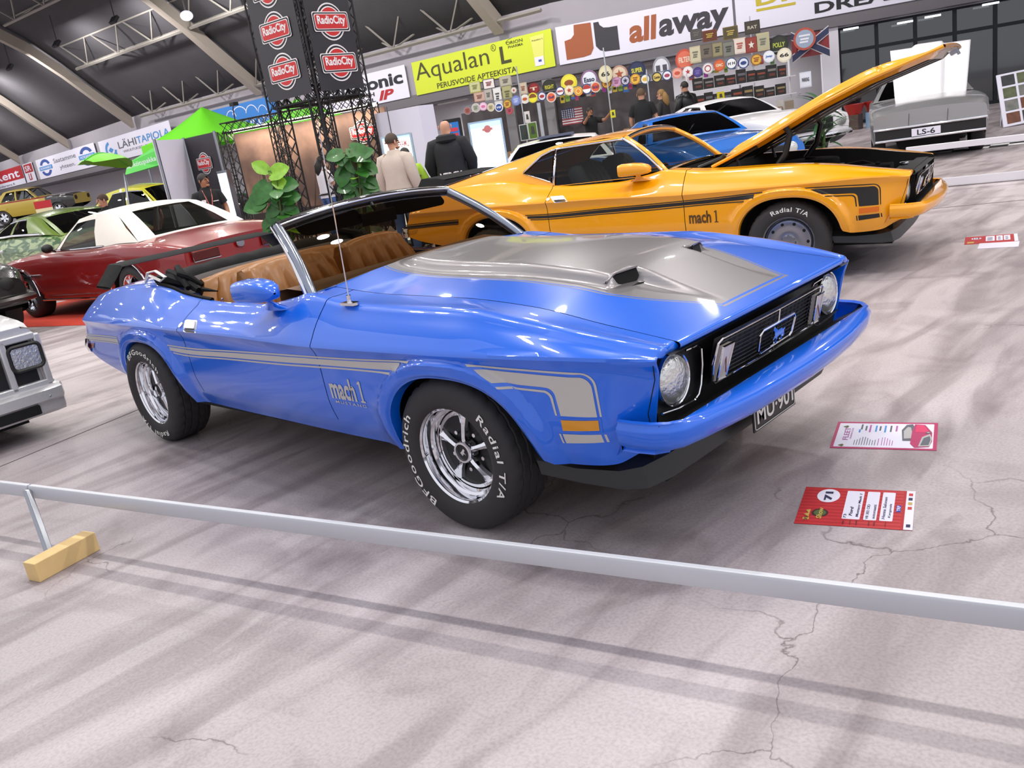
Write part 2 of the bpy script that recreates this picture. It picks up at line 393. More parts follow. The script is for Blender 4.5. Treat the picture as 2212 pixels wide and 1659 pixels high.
hb_y = ip((-.95,.30),(-.9,.33),(-.75,.365),(-.4,.395),(0,.41),(.45,.405),(.6,.365),(.86,.235),(.97,.20))
bulge_o = ip((-.95,.25),(-.8,.31),(-.6,.34),(-.3,.36),(.3,.375),(.46,.372))
bulge_i = ip((.3,.225),(.45,.225),(.6,.228),(.86,.215),(.95,.20))
def hood_z(x, y):
    y = abs(y); z = sm_z(x) + .034*(1-(y/.645)**2)*sstep(1.05, .3, x)+.006*(1-(y/.645)**2)
    if x < .44: m = 1-sstep(bulge_o(x)-.05, bulge_o(x), y)
    elif x > .50: m = 1-sstep(bulge_i(x)-.045, bulge_i(x), y)
    else:
        m0 = 1-sstep(bulge_o(x)-.05, bulge_o(x), y); m1 = 1-sstep(bulge_i(x)-.045, bulge_i(x), y)
        m = lerp(m0, m1, sstep(.452, .480, x))
    return z + .042*m*sstep(-.97, -.72, x)*(1-sstep(.47, .90, x))
def hood(parent, paint, centre, M=None, scoops=True):
    mb = MB(); xs = xs_range(-.93, .40, .02) + xs_range(.41, .52, .005)[0:] + xs_range(.535, .855, .016) + [.861, .868, .873, .882, .884, .9, .92, .94]
    i_end = xs.index(.861)
    def ys(x):
        b = hb_y(min(x, .861)); c = .016 if x < .86 else .0
        a = [b*k/34 for k in range(35)]
        a += [b+.009, b+.018] + [lerp(b+.018, .641, t) for t in (.1, .2, .35, .5, .65, .8, .92, 1.)]
        return [-v for v in a[:0:-1]] + a
    rows = []
    for x in xs:
        fx = .03 if x > .8 else 0
        rows.append([(x + .018*(1-(y/.64)**2)*sstep(.6, .94, x), y, hood_z(x, y)) for y in ys(x)])
    for dx, dz in ((.007, -.003), (.012, -.009), (.012, -.018), (.005, -.026), (-.03, -.028)):
        rows.append([(p[0]+dx, p[1], p[2]+dz) for p in rows[len(xs)-1]])
    nC = len(rows[0])//2
    def mi(i, j):
        k = j-nC if j >= nC else nC-1-j
        if i >= len(xs)-1: return 0
        x = xs[i]
        if k < 34 and x < .861: return 1
        if k == 35 and x < .873: return 1
        if .873 <= x < .884 and k < 36: return 1
        return 0
    mb.grid(rows, mi)
    if M is not None: mb.xf(M)
    h = mb.obj('hood', [paint, centre], parent, 50)
    return h
def scoop(parent, s, M_c, M=None):
    """lip and dark throat of one forward-facing hood duct"""
    mb = MB(); yo, yi = .355, .205
    top = lambda y: hood_z(.44, y)+.0005
    ys = [lerp(yi, yo, k/10) for k in range(11)]
    lip = [[(.452+.05*(yo-y)/(yo-yi)*.9-.012*0, s*y, top(min(y, .318))-.002 - .024*sstep(.31, .355, y)) for y in ys],]
    rows = [[(p[0]-.004, p[1], p[2]+.003) for p in lip[0]], [(p[0]+.004, p[1], p[2]+.002) for p in lip[0]], [(p[0]+.004, p[1], p[2]-.004) for p in lip[0]], [(p[0]-.02, p[1], p[2]-.006) for p in lip[0]]]
    mb.grid(rows, 0)
    # throat: black floor and back below the lip
    fl = [[(p[0]+dx, p[1], hood_z(.53, max(.235, abs(p[1])))+dz) for p in lip[0]] for dx, dz in ((.045, .003), (.012, .004))]
    fl.append([(p[0]-.004, p[1], p[2]-.002) for p in lip[0]])
    mb.grid(fl, 1)
    if M is not None: mb.xf(M)
    return mb.obj('hood_scoop', [M_c, M_pit], parent)

def seat_mb(w, hgt, pleats, depth=.12, lean=.28):
    """upright seat back with pleats, foot at origin, facing +x"""
    rows = []; n = pleats*6
    for k in range(13):
        t = k/12; z = hgt*t; cx = -lean*t
        row = []
        for i in range(n+1):
            u = -1+2*i/n; e = 1-abs(u)**8*.4
            rp = .030*abs(math.sin(pleats*pi*i/n))**.55*sstep(1.0, .80, t)+.008 if .06 < t < 1. and abs(u) < .84 else (.034 if abs(u) >= .84 else .014)
            ww = w/2*(1-.12*sstep(.75, 1., t))
            zz = z - .03*abs(u)**3*sstep(.6, 1, t)
            row.append((cx+(.06+rp)*e, u*ww, zz))
        rows.append(row)
    last = rows[-1]
    rows.append([(p[0]-.04, p[1]*.99, p[2]+.018) for p in last]); rows.append([(p[0]-.10, p[1]*.98, p[2]+.006) for p in last])
    rows.append([(p[0]-.13, p[1]*.98, p[2]-.05) for p in last]); rows.append([(-.12, p[1], 0) for p in last])
    mb = MB().grid(rows)
    for sgn in (0, -1):
        col = [r[sgn] for r in rows]; mb.add(col, [tuple(range(len(col)))])
    return mb
def side_strip(mb, top, bot, n, mi=0, off=.0016, s=-1):
    """a decal strip between two (x, z) polylines of equal length, laid on the flank"""
    def dens(pl):
        d = [0]
        for a, b in zip(pl, pl[1:]): d.append(d[-1]+math.dist(a, b))
        o = []
        for k in range(n+1):
            t = d[-1]*k/n; i = max(j for j in range(len(d)-1) if d[j] <= t+1e-9); f = (t-d[i])/(d[i+1]-d[i]); o.append((lerp(pl[i][0], pl[i+1][0], f), lerp(pl[i][1], pl[i+1][1], f)))
        return o
    A, B = dens(top), dens(bot)
    rows = [[side_pt(lerp(p[0], q[0], t), lerp(p[1], q[1], t), off, s) for t in (0, .25, .5, .75, 1)] for p, q in zip(A, B)]
    mb.grid(rows, mi)
def arcp(cx, cz, r, a0, a1, n=6): return [(cx+r*math.cos(math.radians(lerp(a0, a1, k/n))), cz+r*math.sin(math.radians(lerp(a0, a1, k/n)))) for k in range(n+1)]

def pony_car(kind, name, label, loc, rz):
    conv = kind == 'open'; paint = M_blue if conv else M_yel; dec = M_decal if conv else M_bdecal
    T = thing(name, label, 'car', loc, rz)
    XE, XD0, XD1 = -3.66, -2.09, -.78
    def inner(x):
        if x < -2.48: return (.60, cr_z(x)+.006)
        if x < -1.02: return (.70, cr_z(x)-.012)
        t = sstep(-1.02, -.93, x); return (lerp(.70, .645, t), lerp(cr_z(x)-.012, sm_z(x), t))
    b = MB()
    xr = xs_range(XE, -3.12, .03) + xs_range(-3.10, -2.24, .0125) + [-2.2, -2.15, -2.12, XD0]
    xf_ = [XD1, -.75, -.7, -.65, -.6, -.5, -.42] + xs_range(-.38, .52, .0125) + xs_range(.54, .93, .02)
    for s in (-1, 1):
        body_side(b, xr, inner, s); body_side(b, xf_, inner, s, nose=True)
        body_side(b, xs_range(XD0, XD1, .06), inner, s, j0=NU-1+16)
        # folded inner lips of the wheel arches
        for cx, cz, a, bb in ARCH:
            rows = []
            for k in range(41):
                x = cx + a*.999*math.cos(pi*k/40) ; z = bot_z(x) if 0 < k < 40 else bt_z(x)
                z = max(z, .33); rows.append([(x, s*(low_y(x, z)-.001), z), (x, s*(low_y(x, z)-.05), z-.004)])
            b.grid(rows)
    # tail panel, deck, front valance
    end = [(shear(XE, z), y, z) for y, z in section(XE, inner(XE))]
    b.grid([[(p[0], -p[1], p[2]) for p in end], [(p[0]-.02, 0, p[2]) for p in end], end])
    if conv:
        dx = xs_range(XE, -2.62, .08)
        b.grid([[(x - (.0), y*.60, cr_z(x)+.006+.016*(1-y*y)) for y in (-1, -.75, -.5, -.25, 0, .25, .5, .75, 1)] for x in dx])
    v = []
    for y in (-.80, -.76, -.68, -.5, -.25, 0, .25, .5, .68, .76, .80):
        e = (abs(y)/.8)**4; v.append([(.93-.14*e, y, .475), (.90-.13*e, y, .43), (.84-.11*e, y*.985, .385), (.70, y*.96, .36)])
    b.grid(v)
    # cowl strip between hood and windscreen
    b.grid([[(x, y, z+.02*(1-(y/.75)**2)) for y in (-.70, -.5, -.25, 0, .25, .5, .70)] for x, z in ((-.925, .952), (-.95, .94), (-1.0, .945), (-1.04, .93))])
    b.obj('body', [paint], T, 40)
    # doors
    for s in (-1, 1):
        m = MB(); body_side(m, [XD0+.006]+xs_range(XD0+.05, XD1-.05, .04)+[XD1-.006], inner, s, j1=NU-1+16)
        e = [(XD0+.006, XD0+.02), (XD1-.006, XD1-.02)]
        for x0, x1 in e:
            m.grid([[(x0, s*y, z) for y, z in section(x0, inner(x0))[2:NU+16]], [(x1, s*(y-.03), z) for y, z in section(x1, inner(x1))[2:NU+16]]])
        d = m.obj('door', [paint], T, 40)
        q = MB(); y0 = low_y(-1.88, .8)
        hq = lambda u, w_, h: (lerp(lerp(-1.991, -1.849, u), lerp(-2.06, -1.928, u), w_), s*(cyk(-1.95, lerp(.762, .813, w_))+h*.6), lerp(.762, .813, w_)+h*.8)
        q.prism(rpoly(0, 0, 1, 1, .1), hq, -.002, .006, 0); q.prism(rpoly(.08, .30, .92, .90, .08), hq, .006, .014, 0); q.prism(rpoly(.10, .08, .90, .30, .05), hq, .0061, .007, 1)
        q.prism(circ(14, .011, .016, cx=-2.065, cy=.79), lambda u, w_, h: (u, s*(cyk(u, w_)+h), w_+h), .0, .008, 0)
        q.obj('door_handle', [mat('satin_chrome', 'dcdce0', .32, .9), M_black], d)
        # dark jamb and inner skin behind the door
        j = MB(); body_side(j, xs_range(-2.16, -.72, .06), inner, s, j0=3); j.v = [(x, y - s*(.018 if z > .88 else .03), z-.012) for x, y, z in j.v]
        j.obj('door_jamb', M_pit, T)
    hd = None
    # wheels
    wp = wheel_proto(conv)
    for i, (x, s) in enumerate(((0, -1), (-2.769, -1), (0, 1), (-2.769, 1))):
        wl = wp if i == 0 else copy_tree(wp)
        wl.parent = T; wl.location = (x, s*.775, .326); wl.rotation_euler = (0, (0, 1.9, .7, 2.6)[i], (pi if s > 0 else 0) + (.026 if x == 0 else 0))
    u = MB()
    for s in (-1, 1):
        for cx, cz, a, bb in ARCH:
            rows = [[(cx+(a+.03)*math.cos(pi*k/24), s*y, max(.35, cz+(bb+.05)*math.sin(pi*k/24))) for k in range(25)] for y in (.55, .79)]
            u.grid(rows); u.add([(cx+(a+.03)*math.cos(pi*k/24), s*.56, max(.35, cz+(bb+.05)*math.sin(pi*k/24))) for k in range(25)], [tuple(range(25))])
    u.box((-1.37, 0, .30), (4.3, 1.12, .16)); u.box((-1.37, 0, .33), (1.9, 1.6, .10)); u.box((-3.2, 0, .46), (.8, 1.3, .2)); u.box((.55, 0, .42), (.5, 1.3, .16))  # black boxes put in under the car to block light
    u.obj('underbody', M_pit, T, smooth=False)
    # front end: mask, grille, lamps
    k = MB()
    k.grid([[(.872, y, z) for y in (-.70, -.2, .2, .70)] for z in (.44, .765)])
    bx = ip((0, 1.103), (.2, 1.098), (.4, 1.085), (.53, 1.066), (.66, 1.045), (.755, 1.022), (.83, .95))
    k.grid([[(.872, y*.98, .49), (.93, y, .515), (min(.995, bx(abs(y))-.02), y, .549)] for y in (-.81, -.78, -.72, -.66, -.5, -.25, 0, .25, .5, .66, .72, .78, .81)])
    k.grid([[(x, y, z) for y in (-.70, 0, .70)] for x, z in ((.872, .765), (.955, .755))])
    k.obj('nose_mask', M_black, T)
    g = MB(); gy = lambda z: .418
    def gp(yv, zv, h=0): return (.917+.27*(zv-.56)+h+.012*(1-(yv/.45)**2), yv, zv)
    for i in range(23):
        yv = -.40+.80*i/22; g.tube([gp(yv, .57, -.012), gp(yv, .72, -.012)], .0022, 4, 0)
    for i in range(9):
        zv = .578+.13*i/8; g.tube([gp(-gy(zv), zv, -.008), gp(-.2, zv, -.008), gp(0, zv, -.008), gp(.2, zv, -.008), gp(gy(zv), zv, -.008)], .0022, 4, 0)
    g.grid([[gp(-gy(zv), zv, -.022), gp(-.2, zv, -.022), gp(0, zv, -.022), gp(.2, zv, -.022), gp(gy(zv), zv, -.022)] for zv in (.56, .64, .73)], 1)
    gr = g.obj('grille', [M_grid, M_black], T, smooth=False)
    tr = [(-.405, .563), (-.425, .575), (-.432, .64), (-.422, .715), (-.40, .728), (-.2, .730), (0, .730), (.2, .730), (.40, .728), (.422, .715), (.432, .64), (.425, .575), (.405, .563), (.2, .561), (0, .561), (-.2, .561)]
    MB().tube([gp(y, z) for y, z in tr], .0052, 8, closed=True).obj('grille_trim', M_chrome, gr)
    e = MB(); et = []
    for cy, cz, r, a0 in ((.112, .672, .02, 0), (-.112, .672, .02, 90), (-.135, .598, .02, 180), (.135, .598, .02, 270)):
        pass
    er = [(-.118, .590), (-.136, .604), (-.142, .664), (-.126, .680), (.126, .680), (.142, .664), (.136, .604), (.118, .590)]
    e.tube([gp(y, z, .012) for y, z in er], .0055, 8, closed=True)
    e.tube([gp(0, .683, .008), gp(0, .728, .004)], .005, 6); e.tube([gp(0, .588, .008), gp(0, .57, .004)], .005, 6)
    horse = [(-.060, .030), (-.050, .036), (-.038, .031), (-.026, .038), (-.008, .040), (.012, .038), (.026, .046), (.040, .052), (.047, .060), (.060, .054), (.058, .046), (.046, .042), (.040, .030), (.034, .020), (.046, .010), (.042, .002), (.028, .006), (.022, .012), (.018, .004), (.024, -.010), (.016, -.020), (.008, -.018), (.012, -.006), (.006, .006), (-.012, .012), (-.026, .008), (-.028, -.006), (-.040, -.016), (-.048, -.012), (-.038, -.004), (-.040, .010), (-.050, .004), (-.056, -.006), (-.062, .0), (-.054, .014), (-.050, .024)]
    e.prism([(-a_, b_) for a_, b_ in horse], lambda a_, b_, h: gp(a_*.86, .615+b_*.92, h), .008, .02)
    e.obj('horse_emblem', M_chrome, gr, 30)
    for s in (-1, 1):
        l = MB(); q = [(s*.412, .572), (s*.405, .698), (s*.338, .698), (s*.356, .572)]
        l.prism(q, lambda a_, b_, h: gp(a_, b_, h), -.01, .012, 0)
        c = MB().tube([gp(a_, b_, .012) for a_, b_ in q], .005, 6, closed=True)
        lo = l.obj('parking_lamp', mat('lamp_plastic', 'c9bfb6', .25, coat=.4), gr); c.obj('lamp_frame', M_chrome, lo)
        MB().box(gp(s*.375, .643, .0135), (.003, .004, .09), 0, Matrix.Rotation(s*.2, 3, 'X')).obj('lamp_filament', M_redl, lo)
        hl = MB(); hc = (.895, s*.612, .641)
        hl.lathe([(.0, .020), (.03, .0185), (.06, .013), (.08, .004), (.089, -.012), (.089, -.03)], 40, ax='x', c=hc)
        ho = hl.obj('headlight', M_lensm, T, 60)
        MB().lathe([(.089, -.02), (.0895, .0), (.0935, .003), (.096, -.004), (.096, -.03)], 40, ax='x', c=hc).obj('headlight_ring', M_chrome, ho)
        tq = [(.54, .722), (.46, .718), (.437, .700), (.436, .64), (.45, .57), (.468, .538), (.50, .525), (.60, .530), (.70, .545)]
        MB().tube([(.892+.06*(b_-.54), s*a_, b_) for a_, b_ in tq], .0042, 6).obj('headlight_trim', M_chrome, ho)
    # bumper
    pth = [(.80, .842, -.0), (.86, .842, 0), (.93, .832, 0), (.985, .805, .0), (1.022, .755, .0), (1.045, .66, 0), (1.066, .53, 0), (1.085, .40, 0), (1.098, .2, 0), (1.103, 0, 0)]
    full = [(x, -y) for x, y, _ in pth] + [(x, y) for x, y, _ in pth[-2::-1]]
    rows = []
    for i, (x, y) in enumerate(full):
        a_ = full[max(0, i-1)]; c_ = full[min(len(full)-1, i+1)]; t = Vector((c_[0]-a_[0], c_[1]-a_[1], 0)).normalized(); n = Vector((t.y, -t.x, 0))
        f = sstep(.72, .84, abs(y)); zt = lerp(.556, .560, f)
        inn = lerp(max(.02, x-1.0), .02, f)
        prof = [(-inn-.012, zt-.008), (-inn, zt), (-inn*.55, zt-.005), (-.012, zt-.014), (-.003, zt-.024), (0, .522), (-.006, .484), (-.014, .468), (-.03, .456), (-.10*(1-f)-.02, .446)]
        rows.append([(x+n.x*o, y+n.y*o, z) for o, z in prof])
    bm_ = MB().grid(rows); bm_.add(rows[0], [tuple(range(10))]); bm_.add(rows[-1], [tuple(range(10))]); bm_.obj('front_bumper', paint, T, 50)
    # chin spoiler
    sp = [(.37, .80, .335, .285), (.55, .785, .325, .275), (.72, .755, .33, .265), (.79, .71, .34, .265), (.825, .60, .35, .272), (.84, .3, .355, .28), (.845, 0, .355, .28)]
    fu = [(x, -y, a_, c_) for x, y, a_, c_ in sp] + [(x, y, a_, c_) for x, y, a_, c_ in sp[-2::-1]]
    MB().grid([[(x-.10, y*.93, a_+.05), (x, y, a_), (x+.022, y*1.01, c_), (x+.016, y, c_-.006), (x-.05, y*.95, c_+.02)] for x, y, a_, c_ in fu]).obj('chin_spoiler', mat('satin_black', '1a191b', .4), T)
    # rear bumper
    pr = [(-3.80, .805), (-3.86, .80), (-3.90, .77), (-3.925, .70), (-3.95, .4), (-3.955, 0)]
    fu = [(x, -y) for x, y in pr] + [(x, y) for x, y in pr[-2::-1]]; rows = []
    for i, (x, y) in enumerate(fu):
        a_ = fu[max(0, i-1)]; c_ = fu[min(len(fu)-1, i+1)]; t = Vector((c_[0]-a_[0], c_[1]-a_[1], 0)).normalized(); n = Vector((-t.y, t.x, 0))
        rows.append([(x+n.x*o, y+n.y*o, z) for o, z in ((-.03, .605), (0, .595), (.012, .55), (0, .505), (-.03, .495))])
    MB().grid(rows).obj('rear_bumper', M_chrome, T)
    # side lamps and lettering on the flank
    for s in (-1, 1):
        ml = MB(); side_strip(ml, [(.589, .549), (.66, .551), (.729, .553)], [(.589, .508), (.66, .512), (.727, .515)], 10, 0, .004, s); side_strip(ml, [(.580, .556), (.66, .558), (.738, .560)], [(.580, .500), (.66, .504), (.735, .507)], 10, 1, .0015, s); ml.obj('side_marker_lamp', [M_amber if conv else mat('orange_lens', 'd86a08', .3), paint], T)
        rm_ = MB(); side_strip(rm_, [(-3.80, .566), (-3.66, .581)], [(-3.84, .530), (-3.70, .545)], 6, 0, .003, s); rm_.obj('side_marker_lamp', M_redl if conv else M_amber, T)
        st = MB(); kw = dict(s=s)
        def band(x0, x1, f0, f1, n=30):
            xs = xs_range(x0, x1, (x1-x0)/n); side_strip(st, [(x, f0(x)) for x in xs], [(x, f1(x)) for x in xs], n, **kw)
        F = [ip(*t_) for t_ in (((-3.9, .632), (-3.085, .664), (-2.46, .668), (-2.1, .666), (-1.56, .682), (-1.11, .694), (-.845, .701), (-.515, .711), (-.1, .7305)),
            ((-3.9, .618), (-3.1, .650), (-2.45, .656), (-2.11, .652), (-1.57, .669), (-1.12, .681), (-.85, .688), (-.524, .698), (-.164, .716)),
            ((-3.9, .594), (-3.14, .625), (-2.4, .634), (-2.12, .627), (-1.585, .641), (-1.137, .651), (-.82, .661), (-.535, .668), (-.242, .677)),
            ((-3.9, .583), (-3.16, .613), (-2.37, .620), (-2.13, .612), (-1.594, .627), (-1.145, .635), (-.827, .645), (-.542, .654), (-.293, .658)))]
        band(-3.84, -3.11, F[0], lambda x: F[0](x)-.008, 16); band(-3.86, -3.115, F[1], F[2], 16); band(-3.87, -3.12, lambda x: F[3](x)+.008, F[3], 16)
        band(-2.33, -.12, F[0], lambda x: F[0](x)-.008); band(-2.31, -.19, F[1], F[2]); band(-2.28, -.275, lambda x: F[3](x)+.008, F[3])
        for (to, bo) in (
            ([(.20, .738), (.47, .733), (.67, .726)] + arcp(.69, .675, .050, 85, 0) + [(.741, .565)], [(.215, .730), (.47, .725), (.665, .718)] + arcp(.688, .675, .044, 85, 0) + [(.735, .565)]),
            ([(.245, .722), (.46, .716), (.65, .708)] + arcp(.684, .668, .040, 85, 0) + [(.726, .564)], [(.335, .680), (.43, .671), (.53, .668)] + arcp(.548, .632, .034, 85, 0) + [(.590, .564)]),
            ([(.352, .668), (.43, .660), (.518, .657)] + arcp(.538, .623, .033, 85, 0) + [(.576, .564)], [(.360, .660), (.43, .652), (.512, .649)] + arcp(.533, .620, .028, 85, 0) + [(.568, .564)])):
            side_strip(st, to, bo, 60, **kw)
        for x0, x1, z0, z1, z2, z3 in ((.567, .575, .494, .494, .455, .455), (.582, .728, .494, .499, .456, .468), (.737, .745, .499, .499, .469, .469)):
            side_strip(st, [(x0, z0), (x0+.003, z2)], [(x1, z1), (x1+.003, z3)], 6, **kw)
        gl_ = MB(); gl_.tube([side_pt(a_, b_, -.001, s) if b_ < .74 else (a_, s*cyk(min(a_, .95), min(b_, cr_z(min(a_, .95))))*.999, b_) for a_, b_ in ((.862, .50), (.866, .56), (.885, .62), (.905, .68), (.918, .735))], .0022, 4); gl_.obj('panel_seam', M_pit, T)
        st.obj('stripe_decal', dec, T, 180)
        def tf(x0, z0):
            if s < 0: return lambda a_, b_, h: side_pt(x0+a_, z0+b_, h+.0012, s)
            return lambda a_, b_, h: side_pt(x0+.25-a_, z0+b_, h+.0012, s)
        tx = MB(); tx.text('mach', tf(-.745, .505), .19, .104, 0, .03, lift=.001); x1_ = -.512 if s < 0 else -.728; k1 = 1 if s < 0 else -1
        for p_, q_ in (([(x1_-.006, .605), (x1_+.006, .605)], [(x1_-.006, .507), (x1_+.006, .507)]), ([(x1_-.016, .514), (x1_+.016, .514)], [(x1_-.016, .506), (x1_+.016, .506)]), ([(x1_-k1*.016, .598), (x1_, .606)], [(x1_-k1*.016, .590), (x1_, .592)])): side_strip(tx, p_, q_, 2, 0, .0022, s)
        if conv: tx.text('MUSTANG', tf(-.725, .483), .225, .014, 0, .01, lift=.001, spacing=1.3)
        tx.obj('fender_lettering', dec if conv else mat('brown_decal', '5a3a12', .5), T, 180)
    # number plate
    if conv:
        p = MB(); p.box((.93, -.005, .345), (.006, .345, .118), 0); p.tube([(.9345, y-.005, z+.345) for y, z in rpoly(-.165, -.052, .165, .052, .01, 2)], .0018, 4, 1, closed=True)
        p.text('MU·901', lambda a_, b_, h: (.9335+h, -.150+a_, .310+b_), .30, .07, 1, .02)
        p.obj('number_plate', [mat('plate_black', '101012', .4), M_wht], T, smooth=False)
        p = MB()
    # mirror on the passenger door
    m = MB(); c0 = Vector((-1.215, -.885, .985)); rows = []
    for t, rx_, rz_, zo in ((0, .001, .001, 0), (0, .066, .050, 0), (.03, .070, .054, .002), (.13, .070, .053, .003), (.20, .064, .048, .0), (.25, .050, .037, -.004), (.275, .03, .022, -.008), (.282, .006, .004, -.010)):
        rows.append([(c0.x-.125+t, c0.y+rx_*(abs(math.cos(a_))**.55)*(1 if math.cos(a_) > 0 else -1), c0.z+zo+.004+rz_*(abs(math.sin(a_))**.55)*(1 if math.sin(a_) > 0 else -1)) for a_ in [2*pi*k/24 for k in range(24)]])
    m.grid(rows, closed=True)
    rows = []
    for z, hx, hy, ox, oy in ((.955, .03, .02, 0, .02), (.925, .022, .015, 0, .045), (.905, .05, .028, 0, .062), (.893, .095, .04, .01, .075), (.885, .10, .045, .01, .08)):
        rows.append([(c0.x+ox+.02+hx*math.cos(a_), c0.y+oy+hy*math.sin(a_), z) for a_ in [2*pi*k/16 for k in range(16)]])
    m.grid(rows, closed=True); m.obj('door_mirror', paint, T, 60)
    return T, inner
def cyk(x, z):
    """flank half-width at height z (above or below the crease)"""
    zk = ck_z(x)
    if z <= zk: return low_y(x, z)
    zc, yc = cr_z(x)-.024, cr_y(x)+.022; t = (z-zk)/(zc-zk); t = min(1, max(0, t))
    return lerp(ck_y(x), yc, t)+.012*math.sin(pi*t)

# ---- the blue open car
TB, innerB = pony_car('open', 'convertible_car', 'bright blue convertible with silver hood and side stripes, parked nearest behind the low rail', (0, 0, 0), 0)
hood(TB, M_blue, M_silver)
for s in (-1, 1): scoop(TB, s, M_silver)
def windscreen(T, frame_m, top_m, gl):
    WB = lambda t: Vector((-.985+.03*(1-t*t)*0, t*.735, .938+.046*(1-t*t)))
    WT = lambda t: Vector((-1.395, t*.585, 1.243+.040*(1-t*t)))
    ts = [-1+2*k/16 for k in range(17)]
    ws = MB().grid([[WB(t)*(1-u_)+WT(t)*u_ + Vector((.03*math.sin(pi*u_)*.6, 0, .012*math.sin(pi*u_))) for t in ts] for u_ in [k/8 for k in range(9)]]).obj('windscreen', gl, T, 180)
    f = MB()
    for s in (-1, 1):
        pt = [WB(s)+Vector((.02, 0, -.03))] + [WB(s)*(1-u_)+WT(s)*u_ + Vector((.03*math.sin(pi*u_)*.6, 0, .012*math.sin(pi*u_))) for u_ in (0, .2, .4, .6, .8, 1)]
        f.tube(pt, .026, 10, 0); f.tube([p+Vector((-.022, s*.016, .004)) for p in pt], .014, 8, 1)
        f.box(WB(s)+Vector((.02, s*.01, -.004)), (.07, .04, .02), 1)
    f.tube([WT(t) for t in ts], .030, 10, 2); f.tube([WT(t)+Vector((.02, 0, .012)) for t in ts], .013, 8, 3)
    f.obj('windscreen_frame', [frame_m, M_chrome, top_m, M_chrome if top_m is not M_black else top_m], ws, 60)
    return ws
windscreen(TB, mat('pillar_steel', '8f95a2', .22, .9), mat('dark_chrome', '4a4645', .2, .9), M_glassd)
md = MB(); md.box((-1.33, -.0, 1.19), (.03, .24, .07), 0); md.cyl((-1.33, 0, 1.21), (-1.37, 0, 1.27), .012, 8)
md.obj('rear_view_mirror', M_black, TB, bevel=.012)
for s in (-1, 1):
    v = MB(); v.prism(rpoly(.10, 0, .50, .14, .05), lambda a_, b_, h: (-1.405+b_*.55-.0+h, s*a_, 1.262-b_*.62), 0, .018); v.obj('sun_visor', M_vinyl, TB)
# cabin
cb = MB()
cb.grid([[(x, y, z) for y in (-.70, -.35, 0, .35, .70)] for x, z in ((-.98, .925), (-1.10, .945), (-1.25, .955), (-1.33, .945), (-1.34, .70), (-1.2, .55))])
cb.obj('dashboard', M_tand, TB, 50)
fl = MB(); fl.box((-1.75, 0, .42), (1.5, 1.4, .05)); fl.grid([[(x, s*.70, z) for x in (-2.46, -1.02)] for s in (-1,) for z in (.42, .87)]); fl.grid([[(x, .70, z) for x in (-2.46, -1.02)] for z in (.42, .87)])
fl.obj('cabin_floor', mat('dark_brown_carpet', '2a1d12', .9), TB, smooth=False)
for s in (-1, 1):
    q = MB(); q.grid([[(x, s*.705, cr_z(x)-.014-dz) for x in xs_range(-2.46, -1.04, .1)] for dz in (0, .3)]); q.grid([[(x, s*yy, cr_z(x)-.012+.004) for x in xs_range(-2.46, -1.04, .1)] for yy in (.705, .735)])
    q.obj('door_trim', M_tan, TB)
for y, wd in ((-.29, .60), (.35, .52)):
    st = part('front_seat', TB); st.location = (-1.66, y, .46)
    seat_mb(wd, .57, 5).obj('seat_back', M_tan, st, 60)
    MB().prism(rpoly(-.05, 0, .48, .16, .05), lambda a_, b_, h: (a_, h, b_-.06), -wd/2, wd/2).obj('seat_cushion', M_tan, st, bevel=.02)
rs = part('rear_seat', TB); rs.location = (-2.24, 0, .45); seat_mb(1.26, .53, 12, lean=.2).obj('seat_back', M_tan, rs, 60)
MB().prism(rpoly(0, 0, .42, .15, .05), lambda a_, b_, h: (a_, h, b_-.04), -.62, .62).obj('seat_cushion', M_tan, rs, bevel=.02)
# folded top
ft = MB(); prof = [(-2.43, .90, 1), (-2.45, .965, 1), (-2.47, 1.0, 1), (-2.50, 1.028, 0), (-2.60, 1.045, 0), (-2.72, 1.03, 0), (-2.80, .985, 0), (-2.82, .95, 0)]
rows = []
for k in range(25):
    y = -.66+1.32*k/24; e = 1-.25*abs(y/.66)**6
    rows.append([(x, y, .90+(z-.90)*e + (.004*math.sin(k*2.1+x*9) if z > 1 else 0)) for x, z, _ in prof])
ft.grid(rows, lambda i, j: 1 if j < 2 else 0); ft.obj('folded_top', [M_vinyl, M_grey], TB, 60)
for s in (-1, 1):
    bn = MB()
    for a_, b_, r_ in (((-2.24, s*.67, .93), (-2.62, s*.64, 1.03), .035), ((-2.30, s*.70, .95), (-2.58, s*.60, 1.05), .03), ((-2.40, s*.66, .96), (-2.66, s*.70, 1.0), .04), ((-2.28, s*.62, .95), (-2.42, s*.68, 1.03), .022)):
        bn.tube([a_, tuple((Vector(a_)+Vector(b_))/2+Vector((0, 0, .012))), b_], [r_*.5, r_, r_*.7], 8)
    bn.tube([(-2.20, s*.66, .935), (-2.05, s*.655, .925)], [.014, .004], 6)
    bn.obj('top_bow_hinge', M_vinyl, TB)
MB().tube([(-2.75, -.74, .99), (-2.70, -.735, 1.05), (-2.60, -.73, 1.06), (-2.50, -.725, 1.02), (-2.55, -.735, 1.0), (-2.66, -.745, 1.035), (-2.72, -.75, 1.0)], .011, 6, flat=.5).obj('strap', mat('white_strap', 'd8d4cc', .7), TB)
